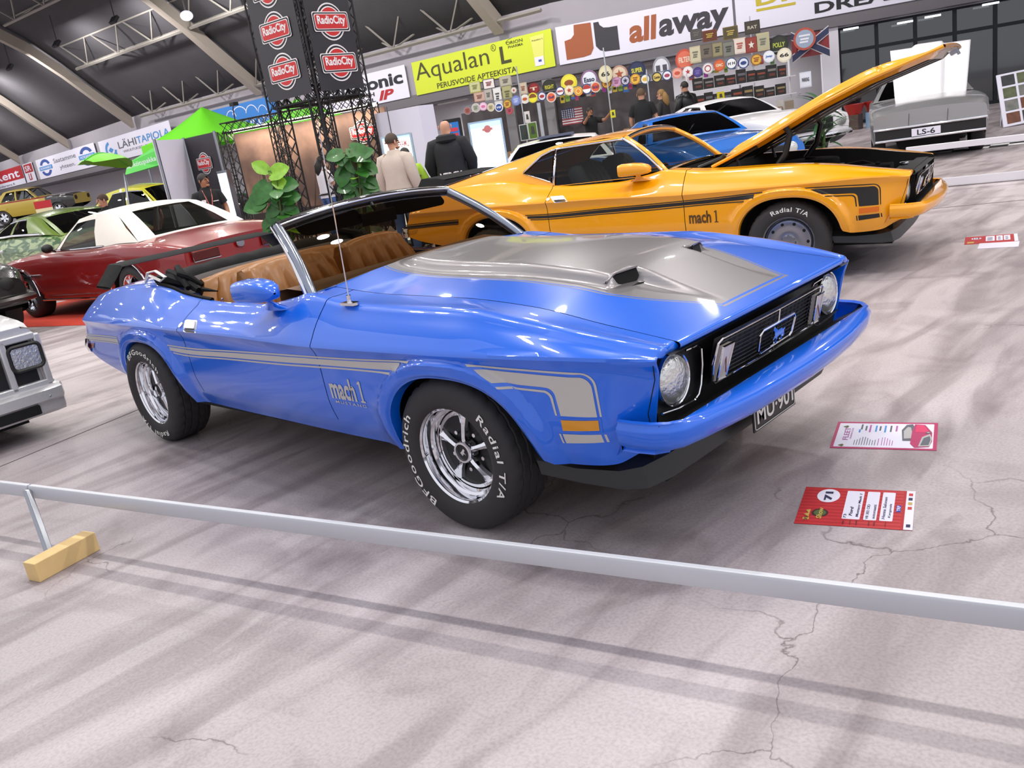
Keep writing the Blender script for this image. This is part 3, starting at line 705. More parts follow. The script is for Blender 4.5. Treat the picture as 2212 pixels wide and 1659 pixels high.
# trim on the belt line, wing, aerial
for s in (-1, 1):
    MB().tube([(x, s*.722, cr_z(x)+.002) for x in xs_range(-2.62, -2.0, .04)], .012, 6).obj('belt_trim', M_vinyl, TB)
wg = MB(); rows = []
for k in range(25):
    y = -.70+1.40*k/24; d = .125*sstep(.58, .70, abs(y)); 
    rows.append([(x-.03*d, y, z-d) for x, z in ((-3.50, 1.052), (-3.44, 1.056), (-3.41, 1.062), (-3.44, 1.070), (-3.55, 1.076), (-3.64, 1.078), (-3.64, 1.066))])
wg.grid(rows, closed=True); wg.obj('rear_wing', M_vinyl, TB)
an = MB(); ab = Vector((-.60, -.805, .918)); at = px(686, 262, ab, (0, 1, 0))
an.prism([(-.045, -.02), (.045, -.02), (.055, .0), (.045, .02), (-.045, .02)], lambda a_, b_, h: (ab.x+a_, ab.y+b_, ab.z+h-.002), 0, .012); an.cyl(ab, ab+(at-ab)*.04+Vector((0, 0, .01)), .011, 8); an.tube([ab, ab+(at-ab)], [.003, .0018], 6)
an.obj('aerial', M_chrome, TB)
MB().cyl((-1.93, -.70, .875), (-1.93, -.70, .90), .006, 8).obj('door_lock_pin', M_chrome, TB)
# ------------------------------------------------------------------ the orange-yellow fastback with its hood up
TY, innerY = pony_car('fast', 'fastback_car', 'orange-yellow fastback car with black stripes and its hood raised, behind the blue convertible', (-.963, 4.357, .007), .211)
TY.rotation_euler = (-.012, .029, .211)
for ch in TY.children:
    if ch.name.startswith('wheel'):
        x, y, z = ch.location; x += .05 if x > -1 else 0
        ch.location = (x, y, .326-.007+.029*x+.012*y); 
        if x > -1: ch.rotation_euler.z += .05
MH = Matrix.Translation((-.62, 0, .946)) @ Matrix.Rotation(-math.radians(27.1), 4, 'Y') @ Matrix.Translation((.93, 0, -.957))
hy = hood(TY, M_yel, M_yel, MH)
un = MB(); rows = []
XS = [-.93, -.85, -.8, -.5, 0, .4, .8, .86, .94]; YS = [-.641, -.56, -.52, -.2, -.16, .16, .2, .52, .56, .641]
for x in XS: rows.append([(x + (.018*(1-(y/.64)**2)*sstep(.6, .94, x)), y, hood_z(x, .64)-.022 - (.03 if .1 < abs(y) < .56 and -.9 < x < .86 else .004)) for y in YS])
un.grid(rows, lambda i, j: 1 if (i in (2, 3, 4, 5) and j in (2, 4, 6)) else 0)
for s in (-1, 1): un.grid([[(x, s*.641, hood_z(x, .64)) for x in XS], [(x, s*.647, hood_z(x, .64)-.012) for x in XS], [(x, s*.641, hood_z(x, .64)-.026) for x in XS]])
un.grid([[(.94+.018*(1-(y/.64)**2), y, hood_z(.94, .64)+dz) for y in YS] for dz in (.0, -.03)])
un.xf(MH); un.obj('hood_underside', [M_yel, M_vinyl], hy, 40)
lt = MB(); lt.box((.93, 0, .73), (.05, .12, .03)); lt.box((.955, 0, .72), (.02, .05, .05)); lt.xf(MH); lt.obj('hood_latch', M_steel, hy)
eb = MB()
for s in (-1, 1):
    eb.grid([[(x, s*.64, z) for x in (-.92, -.4, .2, .6, .95)] for z in (.74, .76)]); eb.grid([[(x, s*(.64-.10*t), sm_z(x)-.004-.28*t) for x in xs_range(-.92, .95, .1)] for t in (0, 1)])
eb.grid([[(-.92, y, z) for y in (-.65, 0, .65)] for z in (.94, .5)]); eb.box((-.0, 0, .5), (1.7, 1.2, .1))
eb.obj('engine_bay', M_pit, TY)
en = part('engine', TY)
MB().prism(rpoly(-.35, -.28, .35, .28, .05), lambda a_, b_, h: (a_-.02, b_, h), .5, .74).obj('engine_block', mat('engine_blue', '1b2a55', .5), en, bevel=.02)
MB().lathe([(0, .90), (.04, .90), (.05, .885), (.22, .88), (.235, .865), (.235, .82), (.22, .81), (.2, .76), (0, .76)], 32, c=(.05, 0, 0)).obj('air_cleaner', M_vinyl, en)
for s in (-1, 1): MB().prism(rpoly(-.3, -.07, .3, .07, .03), lambda a_, b_, h: (a_-.02, b_+s*.26, h), .70, .80).obj('valve_cover', M_steel, en, bevel=.015)
rd = MB(); rd.box((.78, 0, .64), (.07, .95, .24), 0); rd.box((.86, 0, .755), (.10, 1.25, .025), 0); rd.cyl((.78, .1, .76), (.78, .1, .785), .04, 12, 1); rd.obj('radiator', [M_black, M_steel], en, bevel=.008)
bt = MB(); bt.box((.62, -.42, .74), (.28, .18, .18)); bt.cyl((.66, -.46, .83), (.66, -.46, .85), .02, 8); bt.obj('battery', M_vinyl, en, bevel=.01)
hs = MB().tube([(.62, .1, .74), (.45, .12, .80), (.30, .1, .78)], .028, 10); hs.obj('radiator_hose', M_vinyl, en)
for s in (-1, 1):
    h = MB(); h.tube([(-.75, s*.58, .93), (-.55, s*.57, .99), (-.52, s*.57, 1.02)], .02, 8); h.tube([(-.40, s*.56, .88), (-.42, s*.56, .98), (-.25, s*.56, 1.06)], .018, 8); h.tube([(-.60, s*.55, .90), (-.35, s*.56, 1.02)], .014, 6); h.tube([(-.12, s*.57, .85), (-.02, s*.57, .98), (.02, s*.57, 1.14), (-.02, s*.57, 1.20)], .026, 8)
    h.obj('hood_hinge', M_black, TY)
# roof
rz_c = ip((-1.36, 1.294), (-1.7, 1.308), (-2.1, 1.275), (-2.58, 1.176), (-3.2, 1.045), (-3.62, .955), (-3.70, .915))
re_y = ip((-1.36, .585), (-2.0, .60), (-2.6, .625), (-3.3, .655), (-3.7, .66))
def re_z(x): return rz_c(x) - (.040 if x > -2 else lerp(.040, .030, sstep(-2, -3.4, x)))
def rbow(x, t): return Vector((x, re_y(x)*t, lerp(rz_c(x), re_z(x), abs(t)**2.4)))
tt = [-1, -.985, -.95, -.88, -.84, -.6, -.3, 0, .3, .6, .84, .88, .95, .985, 1]
xr_ = [-1.375, -1.40, -1.45] + xs_range(-1.6, -2.2, .1) + [-2.24] + xs_range(-2.4, -3.2, .1) + [-3.3, -3.45, -3.6, -3.68]
roof = MB(); R_ = [[rbow(x, t) for t in tt] for x in xr_]
roof.grid(R_, lambda i, j: 1 if (4 <= j < 10 and -3.3 <= xr_[i+1] and xr_[i] <= -2.24) else (2 if (3 <= j < 11 and xr_[i] <= -3.25) else 0))
def xtop(xb): return xb if xb < -1.75 else lerp(-1.75, -1.392, (xb+1.75)/(1.75-.985))
ub = [-.985, -1.02, -1.1] + xs_range(-1.2, -2.04, .07) + [-2.085, -2.115] + xs_range(-2.13, -2.235, .035) + xs_range(-2.26, -2.41, .03) + xs_range(-2.5, -3.66, .08)
zhi = lambda xb: re_z(xtop(xb))-.022 if xb > -2.20 else (lerp(1.20, 1.035, (xb+2.20)/(-2.415+2.20)) if xb > -2.415 else 1.035)
zlo = lambda xb: cr_z(xb)+.002 if xb > -2.09 else (lerp(.922, 1.035, (xb+2.09)/(-2.415+2.09)) if xb > -2.415 else 1.035)
glassY = MB(); trimY = MB()
for s in (-1, 1):
    rows = []; gl = []
    for xb in ub:
        xt = xtop(xb); yb, zb_ = cr_y(xb)-.012, cr_z(xb)-.002; yt, zt_ = re_y(xt), re_z(xt)
        def at(z):
            t = (z-zb_)/(zt_-zb_) if zt_ > zb_+.01 else 0; t = min(1, max(0, t)); return Vector((lerp(xb, xt, t), s*(lerp(yb, yt, t) + .022*math.sin(pi*t)*sstep(-2.0, -2.5, xb)), lerp(zb_, zt_, t)))
        lo, hi = min(max(zlo(xb), zb_), zt_), min(max(zhi(xb), zb_), zt_)
        rows.append([at(zb_), at(lo), at(lerp(lo, hi, .5)), at(hi), at(lerp(hi, zt_, .5)), at(zt_)]); gl.append(xb)
    roof.grid(rows, 0, keep=lambda i, j: not (j in (1, 2) and gl[i+1] >= -2.415) )
    g2 = [r for r, xb in zip(rows, gl) if xb >= -2.416]
    for lo_, hi_ in ((-2.09, 0), (-2.5, -2.11)):
        gw = MB(); gw.grid([[p+Vector((0, -s*.006, 0)) for p in r[1:4]] for r, xb in zip(rows, gl) if xb >= -2.416 and lo_ <= xb <= hi_]); gw.obj('side_window', glass_mat('cabin_glass', 'c6cac4', .07), TY, 180)
    trimY.tube([r[3]+Vector((0, s*.004, 0)) for r in g2], .011, 6); trimY.tube([r[1]+Vector((0, s*.004, 0)) for r, xb in zip(rows, gl) if -2.416 <= xb <= -2.09], .006, 6)
    d_ = [r for r, xb in zip(rows, gl) if abs(xb+2.10) < .02]
    trimY.tube([d_[0][1]+Vector((0, s*.004, 0)), d_[0][2]+Vector((0, s*.004, 0)), d_[0][3]+Vector((0, s*.004, 0))], .013, 6)
roof.obj('roof', [M_yel, M_glassb if False else mat('black_rear_window', '08090a', .06, coat=1.), M_bdecal], TY, 40)
trimY.obj('window_trim', M_chrome, TY, 180)
windscreen(TY, M_yel, M_yel, glass_mat('cabin_glass', 'c6cac4', .07))
ck = MB(); ck.box((-1.75, 0, .42), (1.5, 1.4, .05)); ck.grid([[(x, y, z) for y in (-.70, 0, .70)] for x, z in ((-.98, .925), (-1.10, .945), (-1.3, .92), (-1.33, .60))]); ck.grid([[(-2.9, y, z) for y in (-.66, .66)] for z in (.45, .92)]); ck.grid([[(x, y, .93) for y in (-.66, .66)] for x in (-2.5, -3.2)])
for s in (-1, 1): ck.grid([[(x, s*.70, z) for x in (-2.9, -1.02)] for z in (.42, .87)])
ck.obj('cabin_lining', mat('black_cloth', '151516', .9), TY)
for y in (-.36, .36):
    st = part('front_seat', TY); st.location = (-1.66, y, .46); seat_mb(.5, .60, 5).obj('seat_back', mat('black_seat', '26262a', .5), st, 60)
    MB().prism(rpoly(-.05, 0, .48, .16, .05), lambda a_, b_, h: (a_, h, b_-.06), -.25, .25).obj('seat_cushion', mat('black_seat', '26262a'), st, bevel=.02)
wg = MB(); rows = []
for k in range(25):
    y = -.70+1.40*k/24; d = .11*sstep(.58, .70, abs(y)); rows.append([(x, y, z-d) for x, z in ((-3.54, 1.02), (-3.42, 1.03), (-3.40, 1.04), (-3.50, 1.055), (-3.70, 1.065), (-3.70, 1.05))])
wg.grid(rows, closed=True); wg.obj('rear_wing', M_vinyl, TY)

# ------------------------------------------------------------------ the other cars
_WP = {}
def plain_wheel(r, wd, style='chrome'):
    k = (r, wd, style)
    if k in _WP: return copy_tree(_WP[k])
    t = part('wheel', None); rr = r*.66
    MB().lathe([(rr, -wd*.48), (rr*1.06, -wd*.52), (r*.88, -wd*.52), (r*.97, -wd*.44), (r, -wd*.34), (r, wd*.34), (r*.97, wd*.44), (r*.88, wd*.5), (rr, wd*.46)], 40, ax='y').obj('tyre', M_rub, t)
    m = MB(); m.lathe([(rr*.97, -wd*.40), (rr*1.04, -wd*.50), (rr*.96, -wd*.46), (rr*.86, -wd*.25), (rr*.80, -wd*.10)], 40, ax='y')
    if style == 'chrome':
        for q in range(5):
            a = 2*pi*q/5; m.prism([(.0, -.035), (rr*.84, -.05), (rr*.84, .05), (0, .035)], lambda u, v, h: (u*math.cos(a)-v*math.sin(a), h, u*math.sin(a)+v*math.cos(a)), -wd*.26, -wd*.14)
        m.lathe([(rr*.84, -wd*.1), (.0, -wd*.1)], 24, 1, ax='y'); m.lathe([(rr*.22, -wd*.15), (rr*.22, -wd*.34), (0, -wd*.36)], 20, ax='y')
    else:
        m.lathe([(rr*.84, -wd*.22), (rr*.6, -wd*.30), (rr*.3, -wd*.24), (rr*.25, -wd*.32), (0, -wd*.33)], 24, 0 if style == 'cap' else 1, ax='y')
    m.obj('rim', [M_chrome if style != 'black' else M_black, M_pit], t)
    _WP[k] = t; return t
def gen_car(name, label, loc, rz, paint, S, rxy=(0, 0)):
    """a saloon-like car: +x is its front, the origin on the ground under its front axle"""
    T = thing(name, label, 'car', loc, rz); T.rotation_euler = (rxy[0], rxy[1], rz)
    mats = paint if isinstance(paint, list) else [paint, mat('dark_cabin', '0e0e10', .8)]
    zt, zc, w, zb = S['zt'], S['zc'], S['w'], S['zb']; X0, X1 = S['x']; zm = S.get('zm', .55); ar = S.get('arch', .38); wx = S['wheels']; wr = S.get('wr', .33)
    def bz(x):
        z = zb(x)
        for c in wx:
            u = abs(x-c)/ar
            if u < 1: z = max(z, wr-.02 + ar*math.sqrt(1-u*u)*S.get('archh', .96))
        return z
    xs = sorted(set([round(v, 3) for v in xs_range(X0, X1, .07)] + [round(c+ar*math.cos(pi*k/16), 3) for c in wx for k in range(17)]))
    rows = []
    g = S.get('roof')
    for x in xs:
        W_, t, c, b = w(x), zt(x), zc(x), bz(x); rd = S.get('rd', .05)
        half = [(0, c), (.35*W_, lerp(c, t, .12)), (.65*W_, lerp(c, t, .45)), (W_-.16, lerp(c, t, .85)), (W_-.07-rd*.3, t), (W_-.03, t-rd*.35), (W_-.008, t-rd), (W_+.0, lerp(t-rd, zm, .5)), (W_+S.get('crease', .0), zm)]
        for j in range(1, 7):
            f = j/6; z = lerp(zm, b, f); half.append((W_ - .10*max(0, (zm-z)/(zm-.18))**2, z))
        if b > zm: half = [(y, max(z, b)) for y, z in half]
        rows.append([(x, -y, z) for y, z in half[:0:-1]] + [(x, y, z) for y, z in half])
    nc = 14
    def mi(i, j):
        k = j if j < nc else 2*nc-1-j
        if g and k >= 10 and g['xc'] < xs[i] and xs[i+1] < g['xa']: return 1
        if callable(S.get('mi')): return S['mi'](xs[i], k)
        return 0
    b = MB().grid(rows, mi)
    for r in (rows[0], rows[-1]):
        mid = [(p[0] + (-.02 if r is rows[0] else .02), 0, p[2]) for p in r]; b.grid([r[:len(r)//2+1], [(p[0], 0, p[2]) for p in r[:len(r)//2+1]], r[:len(r)//2-1:-1]])
    b.obj('body', mats, T, 40)
    for i, c in enumerate(wx):
        for s in (-1, 1):
            wl = plain_wheel(wr, S.get('ww', .22), S.get('rim', 'chrome')); wl.parent = T; wl.location = (c, s*(w(c)-S.get('ww', .22)*.5-.03), wr); wl.rotation_euler = (0, .5*i, pi if s > 0 else 0)
    u = MB()
    for s in (-1, 1):
        for c in wx:
            u.grid([[(c+(ar+.01)*math.cos(pi*k/16), s*y, max(.2, wr-.02+(ar+.01)*math.sin(pi*k/16))) for k in range(17)] for y in (.45, w(c)-.03)]); u.add([(c+(ar+.01)*math.cos(pi*k/16), s*.46, max(.2, wr-.02+(ar+.01)*math.sin(pi*k/16))) for k in range(17)], [tuple(range(17))])
    u.box(((X0+X1)/2, 0, .32), (X1-X0-.5, .9, .2)); u.obj('underbody', M_pit, T, smooth=False)
    if g:
        xa, xat, xct, xc, zr, wr_ = g['xa'], g['xat'], g['xct'], g['xc'], g['zr'], g['wr']; cut = g.get('inset', .07); rmat = g.get('mat', mats[0]); gm = g.get('glass', M_glassb)
        tsx = [-1, -.98, -.9, -.6, -.3, 0, .3, .6, .9, .98, 1]
        WA = lambda t: Vector((xa+.10*(1-t*t)*g.get('wrap', 1), t*(w(xa)-cut), zt(xa)+.01+.03*(1-t*t)))
        WAT = lambda t: Vector((xat+.05*(1-t*t), t*wr_, zr-.035*abs(t)**2.5-.012)); WCT = lambda t: Vector((xct-.04*(1-t*t), t*wr_, zr-.035*abs(t)**2.5-.012-g.get('drop', 0)))
        WC = lambda t: Vector((xc-.06*(1-t*t), t*(w(xc)-cut-.02), zt(xc)+.01+.02*(1-t*t)))
        rf = MB(); n = 10; R_ = []
        for i in range(n+1):
            u_ = i/n; R_.append([WAT(t)*(1-u_)+WCT(t)*u_+Vector((0, .02*t*math.sin(pi*u_), g.get('bow', .03)*math.sin(pi*u_)*(1-.3*abs(t)))) for t in tsx])
        rf.grid(R_)
        # rear screen and windscreen with painted edges
        wsm, rwm = MB(), MB()
        for mb_, A, B, e_ in ((wsm, WA, WAT, .90), (rwm, WC, WCT, g.get('rwe', .90))):
            tw = [-1, -e_, -.5*e_, 0, .5*e_, e_, 1]; P_ = [[A(t)*(1-v)+B(t)*v + Vector((0, 0, g.get('bulge', .02)*math.sin(pi*v))) for t in tw] for v in (0, .06, .35, .65, .93, 1)]
            rf.grid(P_, keep=lambda i, j: i in (0, 4) or j in (0, 5)); mb_.grid([r[1:6] for r in P_[1:5]])
        wsm.obj('windscreen', gm, T, 180); rwm.obj('rear_screen', gm, T, 180)
        sw = MB(); tm = MB()
        for s in (-1, 1):
            m = 24; rows = []
            for i in range(m+1):
                u_ = i/m; xb = lerp(xa, xc, u_); B_ = Vector((xb, s*(w(xb)-cut-.02*u_), zt(xb)+.005)); q = R_[0][0] if s < 0 else R_[0][-1]
                k = u_*n; i0 = min(n-1, int(k)); cI = 0 if s < 0 else -1; Tp = Vector(R_[i0][cI])*(1-(k-i0))+Vector(R_[i0+1][cI])*(k-i0)
                rows.append([B_, B_*.96+Tp*.04, B_*.5+Tp*.5+Vector((0, s*.02, 0)), B_*.14+Tp*.86, Tp])
            wins = g.get('wins', ((.06, .47), (.50, .80)))
            isg = lambda i: any(a_ <= (i+.5)/m <= b_ for a_, b_ in wins)
            rf.grid(rows, keep=lambda i, j: not (j in (1, 2) and isg(i))); ks = [i for i in range(m) if isg(i)]; runs = []
            for i in ks:
                if runs and runs[-1][-1] == i-1: runs[-1].append(i)
                else: runs.append([i])
            for run in runs: MB().grid([[p-Vector((0, s*.005, 0)) for p in rows[i][1:4]] for i in range(run[0], run[-1]+2)]).obj('side_window', gm, T, 180)
            ks = [i for i in range(m) if isg(i)]
            if ks and g.get('trim', True): tm.tube([rows[i][3]+Vector((0, s*.006, 0)) for i in range(ks[0], ks[-1]+2)], .012, 6); tm.tube([rows[i][1]+Vector((0, s*.006, 0)) for i in range(ks[0], ks[-1]+2)], .012, 6)
        rf.obj('roof', rmat, T, 40)
        if tm.v: tm.obj('window_trim', M_chrome, T)
    return T
def bar(mb, pts, r, flat=1., mi=0): return mb.tube(pts, r, 8, mi, flat=flat)
# ------------------------------------------------------------------ hall shell
SEG = [(Vector((-80, 21., 0)), Vector((-42, 18.3, 0))), (Vector((-42, 18.3, 0)), Vector((-17, 20.7, 0))), (Vector((-17, 20.7, 0)), Vector((-2, 28.55, 0)))]
def seg_t(i): a, b = SEG[i]; t = (b-a).normalized(); return a, t, Vector((t.y, -t.x, 0)), (b-a).length   # n points into the hall
def wall_hit(x, y, off=0., i=None):
    """point of the wall (pushed off metres into the hall) seen at a pixel of the photograph"""
    for k in ((0, 1, 2) if i is None else (i,)):
        a, t, n, L_ = seg_t(k); p = px(x, y, a+n*off, n); s = (p-a).dot(t)
        if i is not None or ((k == 0 or s >= 0) and (k == 2 or s <= L_)): return k, p
    return k, p
def depth_pt(x, y, dep): return CAMPOS + dep*(_r*((x-1106)/1858.1449) - _u*((y-829.5)/1858.1449) + _d)
M_wallu = mat('painted_wall', '9b969d', .8, noise=.06, nscale=2); M_walll = mat('lower_wall', 'b9b5bb', .8); M_fas = mat('grey_fascia', '6a656a', .7); M_roof = mat('dark_roof', '454347', .9, noise=.15, nscale=1.5)
M_beam = mat('painted_beam', 'a59b90', .7); M_truss = mat('dark_truss', '8a857e', .6)
WA_ = [Vector((-80, 21, 0)), Vector((-42, 18.3, 0)), Vector((-17, 20.7, 0)), Vector((-2, 28.55, 0)), Vector((9, 34.3, 0))]
def wall_n(i): a, b = WA_[min(i, 3)], WA_[min(i, 3)+1]; t = (b-a).normalized(); return Vector((t.y, -t.x, 0))
def wpoly(off): 
    o = []
    for i in range(5):
        n = (wall_n(i)+wall_n(max(0, i-1))).normalized(); o.append(WA_[i]+n*off)
    return o
w0 = wpoly(0); wb = wpoly(-2.6)
MB().grid([[p+Vector((0, 0, z)) for p in w0] for z in (2.9, 6.5)]).obj('wall_back', M_wallu, smooth=False)
MB().grid([[p+Vector((0, 0, z)) for p in wb] for z in (0, 3.0)]).obj('wall_recess', M_walll, smooth=False)
MB().grid([[p+Vector((0, 0, 2.95)) for p in q] for q in (wpoly(.35), wb)]).obj('ceiling_soffit', M_fas, smooth=False)
MB().grid([[p+Vector((0, 0, z)) for p in wpoly(o)] for o, z in ((.0, 2.95), (.0, 3.32), (-.2, 3.32))] and [[p+Vector((0, 0, z)) for p in wpoly(.06)] for z in (2.93, 3.34)]).obj('trim_3', M_fas, smooth=False)
struct(MB().grid([[(-82, y, z) for y in (-24, 26)] for z in (0, 14)]).obj('wall_left', M_wallu, smooth=False))
for n_ in ('wall_back', 'wall_recess', 'ceiling_soffit', 'trim_3'): struct(bpy.data.objects[n_])
vz = ip((0, 4.5), (2, 6.3), (4.5, 8.5), (9, 10.8), (15, 12.2), (22, 12.8), (45, 12.8))
AX = Vector((25, 2.4, 0)).normalized(); AN = Vector((AX.y, -AX.x, 0))
def vault(xw, d, dz=0.):
    """xw metres along the wall line, d metres out from it"""
    if xw < 0: b = Vector((-42, 18.3, 0)) + Vector((38, -2.7, 0)).normalized()*xw
    elif xw <= 25.1: b = Vector((-42, 18.3, 0)) + AX*xw
    else: b = Vector((-17, 20.7, 0)) + Vector((15, 7.85, 0)).normalized()*(xw-25.1)
    p = b + AN*d; return Vector((p.x, p.y, vz(d)+dz))
ds = [-.4, 0, 1, 2, 3, 4.5, 6, 9, 12, 15, 18, 22, 28]
MB().grid([[vault(x, d, .75) for d in ds] for x in (-45, 0, 25.1, 60)]).obj('ceiling', M_roof, angle=60); struct(bpy.data.objects['ceiling'])
for k in range(-5, 6):
    xw = -2.0 + 11.6*k if k <= 1 else 23.05 + 8.6*(k-2)
    xw = {-1: -13.4, 0: -2.0, 1: 9.45, 2: 23.08}.get(k, xw)
    if xw < -40: continue
    b = MB(); dd_ = [.25, .6, 1, 2, 3.2, 4.5, 6.5, 9, 12, 15, 19, 24]
    rows = [[vault(xw+o, d, z) for o, z in ((-.2, -.05), (.2, -.05), (.2, .5), (-.2, .5))] for d in dd_]
    b.grid(rows, closed=True); struct(b.obj('ceiling_beam', M_beam, angle=50))
for q, (d, drop) in enumerate(((.5, .25), (3.1, .1), (5.8, .1), (9.5, .1), (13.5, .1))):
    t = MB(); x0, x1 = 0, 25.1; zb_ = vz(d)+.1-drop
    bot = lambda x: vault(x, d, .1); top = lambda x, o=0: vault(x, d+o, .72 if d > 1 else 1.0)
    t.tube([bot(x0), bot(x1)], .07, 4); 
    for o in (-.45, .45): t.tube([top(x0, o), top(x1, o)], .045, 4)
    x = x0
    while x < x1-2.8:
        for o in (-.45, .45): t.tube([top(x, o), bot(x+1.15)], .035, 4); t.tube([bot(x+1.15), top(x+2.3, o)], .035, 4)
        x += 2.85
    struct(t.obj('ceiling_truss', M_truss, smooth=False))
# small round lamps clamped to the beams
for i, (x, y, dep) in enumerate(((403, 34, 30), (95, 141, 44))):
    p = depth_pt(x, y, dep); o = MB().ball((0, 0, 0), (.22, .22, .17), 16, 10).obj('beam_lamp', mat('globe_lamp', 'f2f2ff', .4, emit=.9), loc=p)
    tag(o, ('small white globe lamp on the beam left of the black tower', 'small white globe lamp on the beam at the far left')[i], 'lamp')
    MB().cyl((0, 0, .1), (0, 0, .6), .03, 6).obj('bracket', M_truss, o)

# ------------------------------------------------------------------ banners along the gallery
M_bw = mat('banner_white', 'd9d6e4', .6); M_ink = mat('ink_black', '1b1b20', .6); M_red = mat('print_red', 'a81a22', .6); M_navy = mat('print_navy', '2b4a93', .6); M_lb = mat('print_blue', '3f86c4', .6); M_gy = mat('print_grey', '565a63', .6)
def banner(xa, xb, ymid, label, mats, deco, z0=3.3, z1=4.48, off=.10, cat='banner'):
    k, A = wall_hit((xa+xb)/2, ymid, off); _, A = wall_hit(xa, ymid, off, k); _, B = wall_hit(xb, ymid, off, k)
    a, t, n, L_ = seg_t(k); A.z = z0; W_ = (B-A).dot(t); H_ = z1-z0
    T = MB(); T.box((0, 0, 0), (0, 0, 0)) if False else None
    f = lambda u, v, h=0: A + t*u + Vector((0, 0, v)) + n*h
    T.prism([(0, 0), (W_, 0), (W_, H_), (0, H_)], f, -.02, 0, 0)
    deco(T, f, W_, H_)
    o = T.obj('banner', mats, smooth=False, merge=False); o.data.transform(Matrix.Translation(-A)); o.location = A
    return tag(o, label, cat, 'advertising banners along the gallery')
def tx(T, f, s, u, v, w_, h_, mi, bold=.0, shear=0., lift=.008): T.text(s, lambda a_, b_, l: f(u+a_, v+b_, l), w_, h_, mi, bold, shear, lift)
def rect(T, f, u0, v0, u1, v1, mi, h=.005): T.quad(f(u0, v0, h), f(u1, v0, h), f(u1, v1, h), f(u0, v1, h), mi)
def disc(T, f, u, v, r, mi, h=.006, rx=None, n=32, a0=0., a1=2*pi):
    T.add([f(u+(rx or r)*math.cos(a0+(a1-a0)*k/n), v+r*math.sin(a0+(a1-a0)*k/n), h) for k in range(n + (0 if a1-a0 > 6.2 else 1))], [tuple(range(n + (0 if a1-a0 > 6.2 else 1)))], mi)
def ringarc(T, f, u, v, r0, r1, a0, a1, mi, h=.006, n=24, sq=1.):
    T.grid([[f(u+r*math.cos(math.radians(lerp(a0, a1, k/n))), v+r*sq*math.sin(math.radians(lerp(a0, a1, k/n))), h) for k in range(n+1)] for r in (r0, r1)], mi)
def d_rent(T, f, W_, H_):
    rect(T, f, 0, H_*.30, W_, H_, 1); tx(T, f, 'ia Rent', W_*.02, H_*.42, W_*.9, H_*.45, 0, .02, lift=.012); tx(T, f, 'scanidarent.fi', W_*.2, H_*.06, W_*.55, H_*.13, 2)
banner(-40, 50, 375, 'red and white rental banner at the far left of the gallery', [M_bw, M_red, M_ink], d_rent, z1=4.6)
def d_sr(T, f, W_, H_):
    rect(T, f, W_*.1, H_*.5, W_*.95, H_*.95, 1); tx(T, f, 'SR', W_*.2, H_*.58, W_*.6, H_*.28, 0, .02, lift=.012); rect(T, f, W_*.35, H_*.1, W_*.65, H_*.44, 1); rect(T, f, W_*.44, H_*.16, W_*.56, H_*.44, 0, .01)
banner(50, 72, 365, 'narrow white banner with a red SR square', [M_bw, M_red], d_sr, z1=4.6)
def d_saat(T, f, W_, H_):
    for u in (W_*.16, W_*.86):
        ringarc(T, f, u, H_*.60, W_*.055, W_*.095, 15, 165, 1, sq=H_*.33/(W_*.095)); ringarc(T, f, u, H_*.42, W_*.055, W_*.095, 195, 345, 1, sq=H_*.33/(W_*.095)); rect(T, f, u-W_*.12, H_*.41, u+W_*.12, H_*.60, 2, .010); tx(T, f, 'NOKIANKO', u-W_*.10, H_*.45, W_*.20, H_*.11, 0, .02, lift=.014)
    tx(T, f, 'Saatamme', W_*.32, H_*.60, W_*.38, H_*.22, 3); tx(T, f, 'yhteen.', W_*.40, H_*.20, W_*.26, H_*.24, 3)
banner(72, 209, 335, 'white banner reading Saatamme yhteen between two ring emblems', [M_bw, M_navy, M_lb, M_gy], d_saat, z1=4.6)
def d_lahi(T, f, W_, H_):
    ringarc(T, f, W_*.17, H_*.52, W_*.055, W_*.085, 100, 350, 2, sq=H_*.36/(W_*.085)); T.add([f(W_*.13, H_*.5, .01), f(W_*.17, H_*.38, .01), f(W_*.21, H_*.5, .01), f(W_*.17, H_*.62, .01)], [(0, 1, 2, 3)], 2); ringarc(T, f, W_*.17, H_*.52, W_*.085, W_*.095, 200, 330, 2, sq=H_*.36/(W_*.085))
    tx(T, f, 'LÄHI', W_*.29, H_*.46, W_*.26, H_*.36, 1, .01); tx(T, f, 'TAPIOLA', W_*.56, H_*.46, W_*.42, H_*.29, 2, .01); tx(T, f, 'VAKUUTUKSET • PANKKI', W_*.34, H_*.26, W_*.45, H_*.10, 1)
banner(209, 374, 300, 'white banner reading LÄHITAPIOLA with a blue leaf emblem', [M_bw, M_gy, M_lb], d_lahi, z1=4.55)
def d_cum(T, f, W_, H_):
    tx(T, f, 'CUMULUS', W_*.22, H_*.16, W_*.66, H_*.30, 1)
    for u, v, r in ((.12, .66, .09), (.38, .55, .07), (.5, .62, .10), (.66, .58, .08), (.8, .52, .06)): ringarc(T, f, W_*u, H_*v, W_*r*.9, W_*r, 10, 170, 1, sq=min(1., H_*.30/(W_*r)))
banner(440, 605, 250, 'blue banner with white cloud outlines reading CUMULUS', [mat('cumulus_blue', '2a74bd', .6), M_bw], d_cum, z1=4.55)
def d_onic(T, f, W_, H_):
    tx(T, f, 'Panasonic', -W_*.0+W_*.02, H_*.46, W_*.94, H_*.40, 1, .035); tx(T, f, 'TOUGH', W_*.34, H_*.26, W_*.28, H_*.13, 1, .03); tx(T, f, 'TOOL', W_*.38, H_*.08, W_*.24, H_*.13, 1, .03); tx(T, f, 'IP', W_*.66, H_*.08, W_*.18, H_*.30, 2, .04, .3)
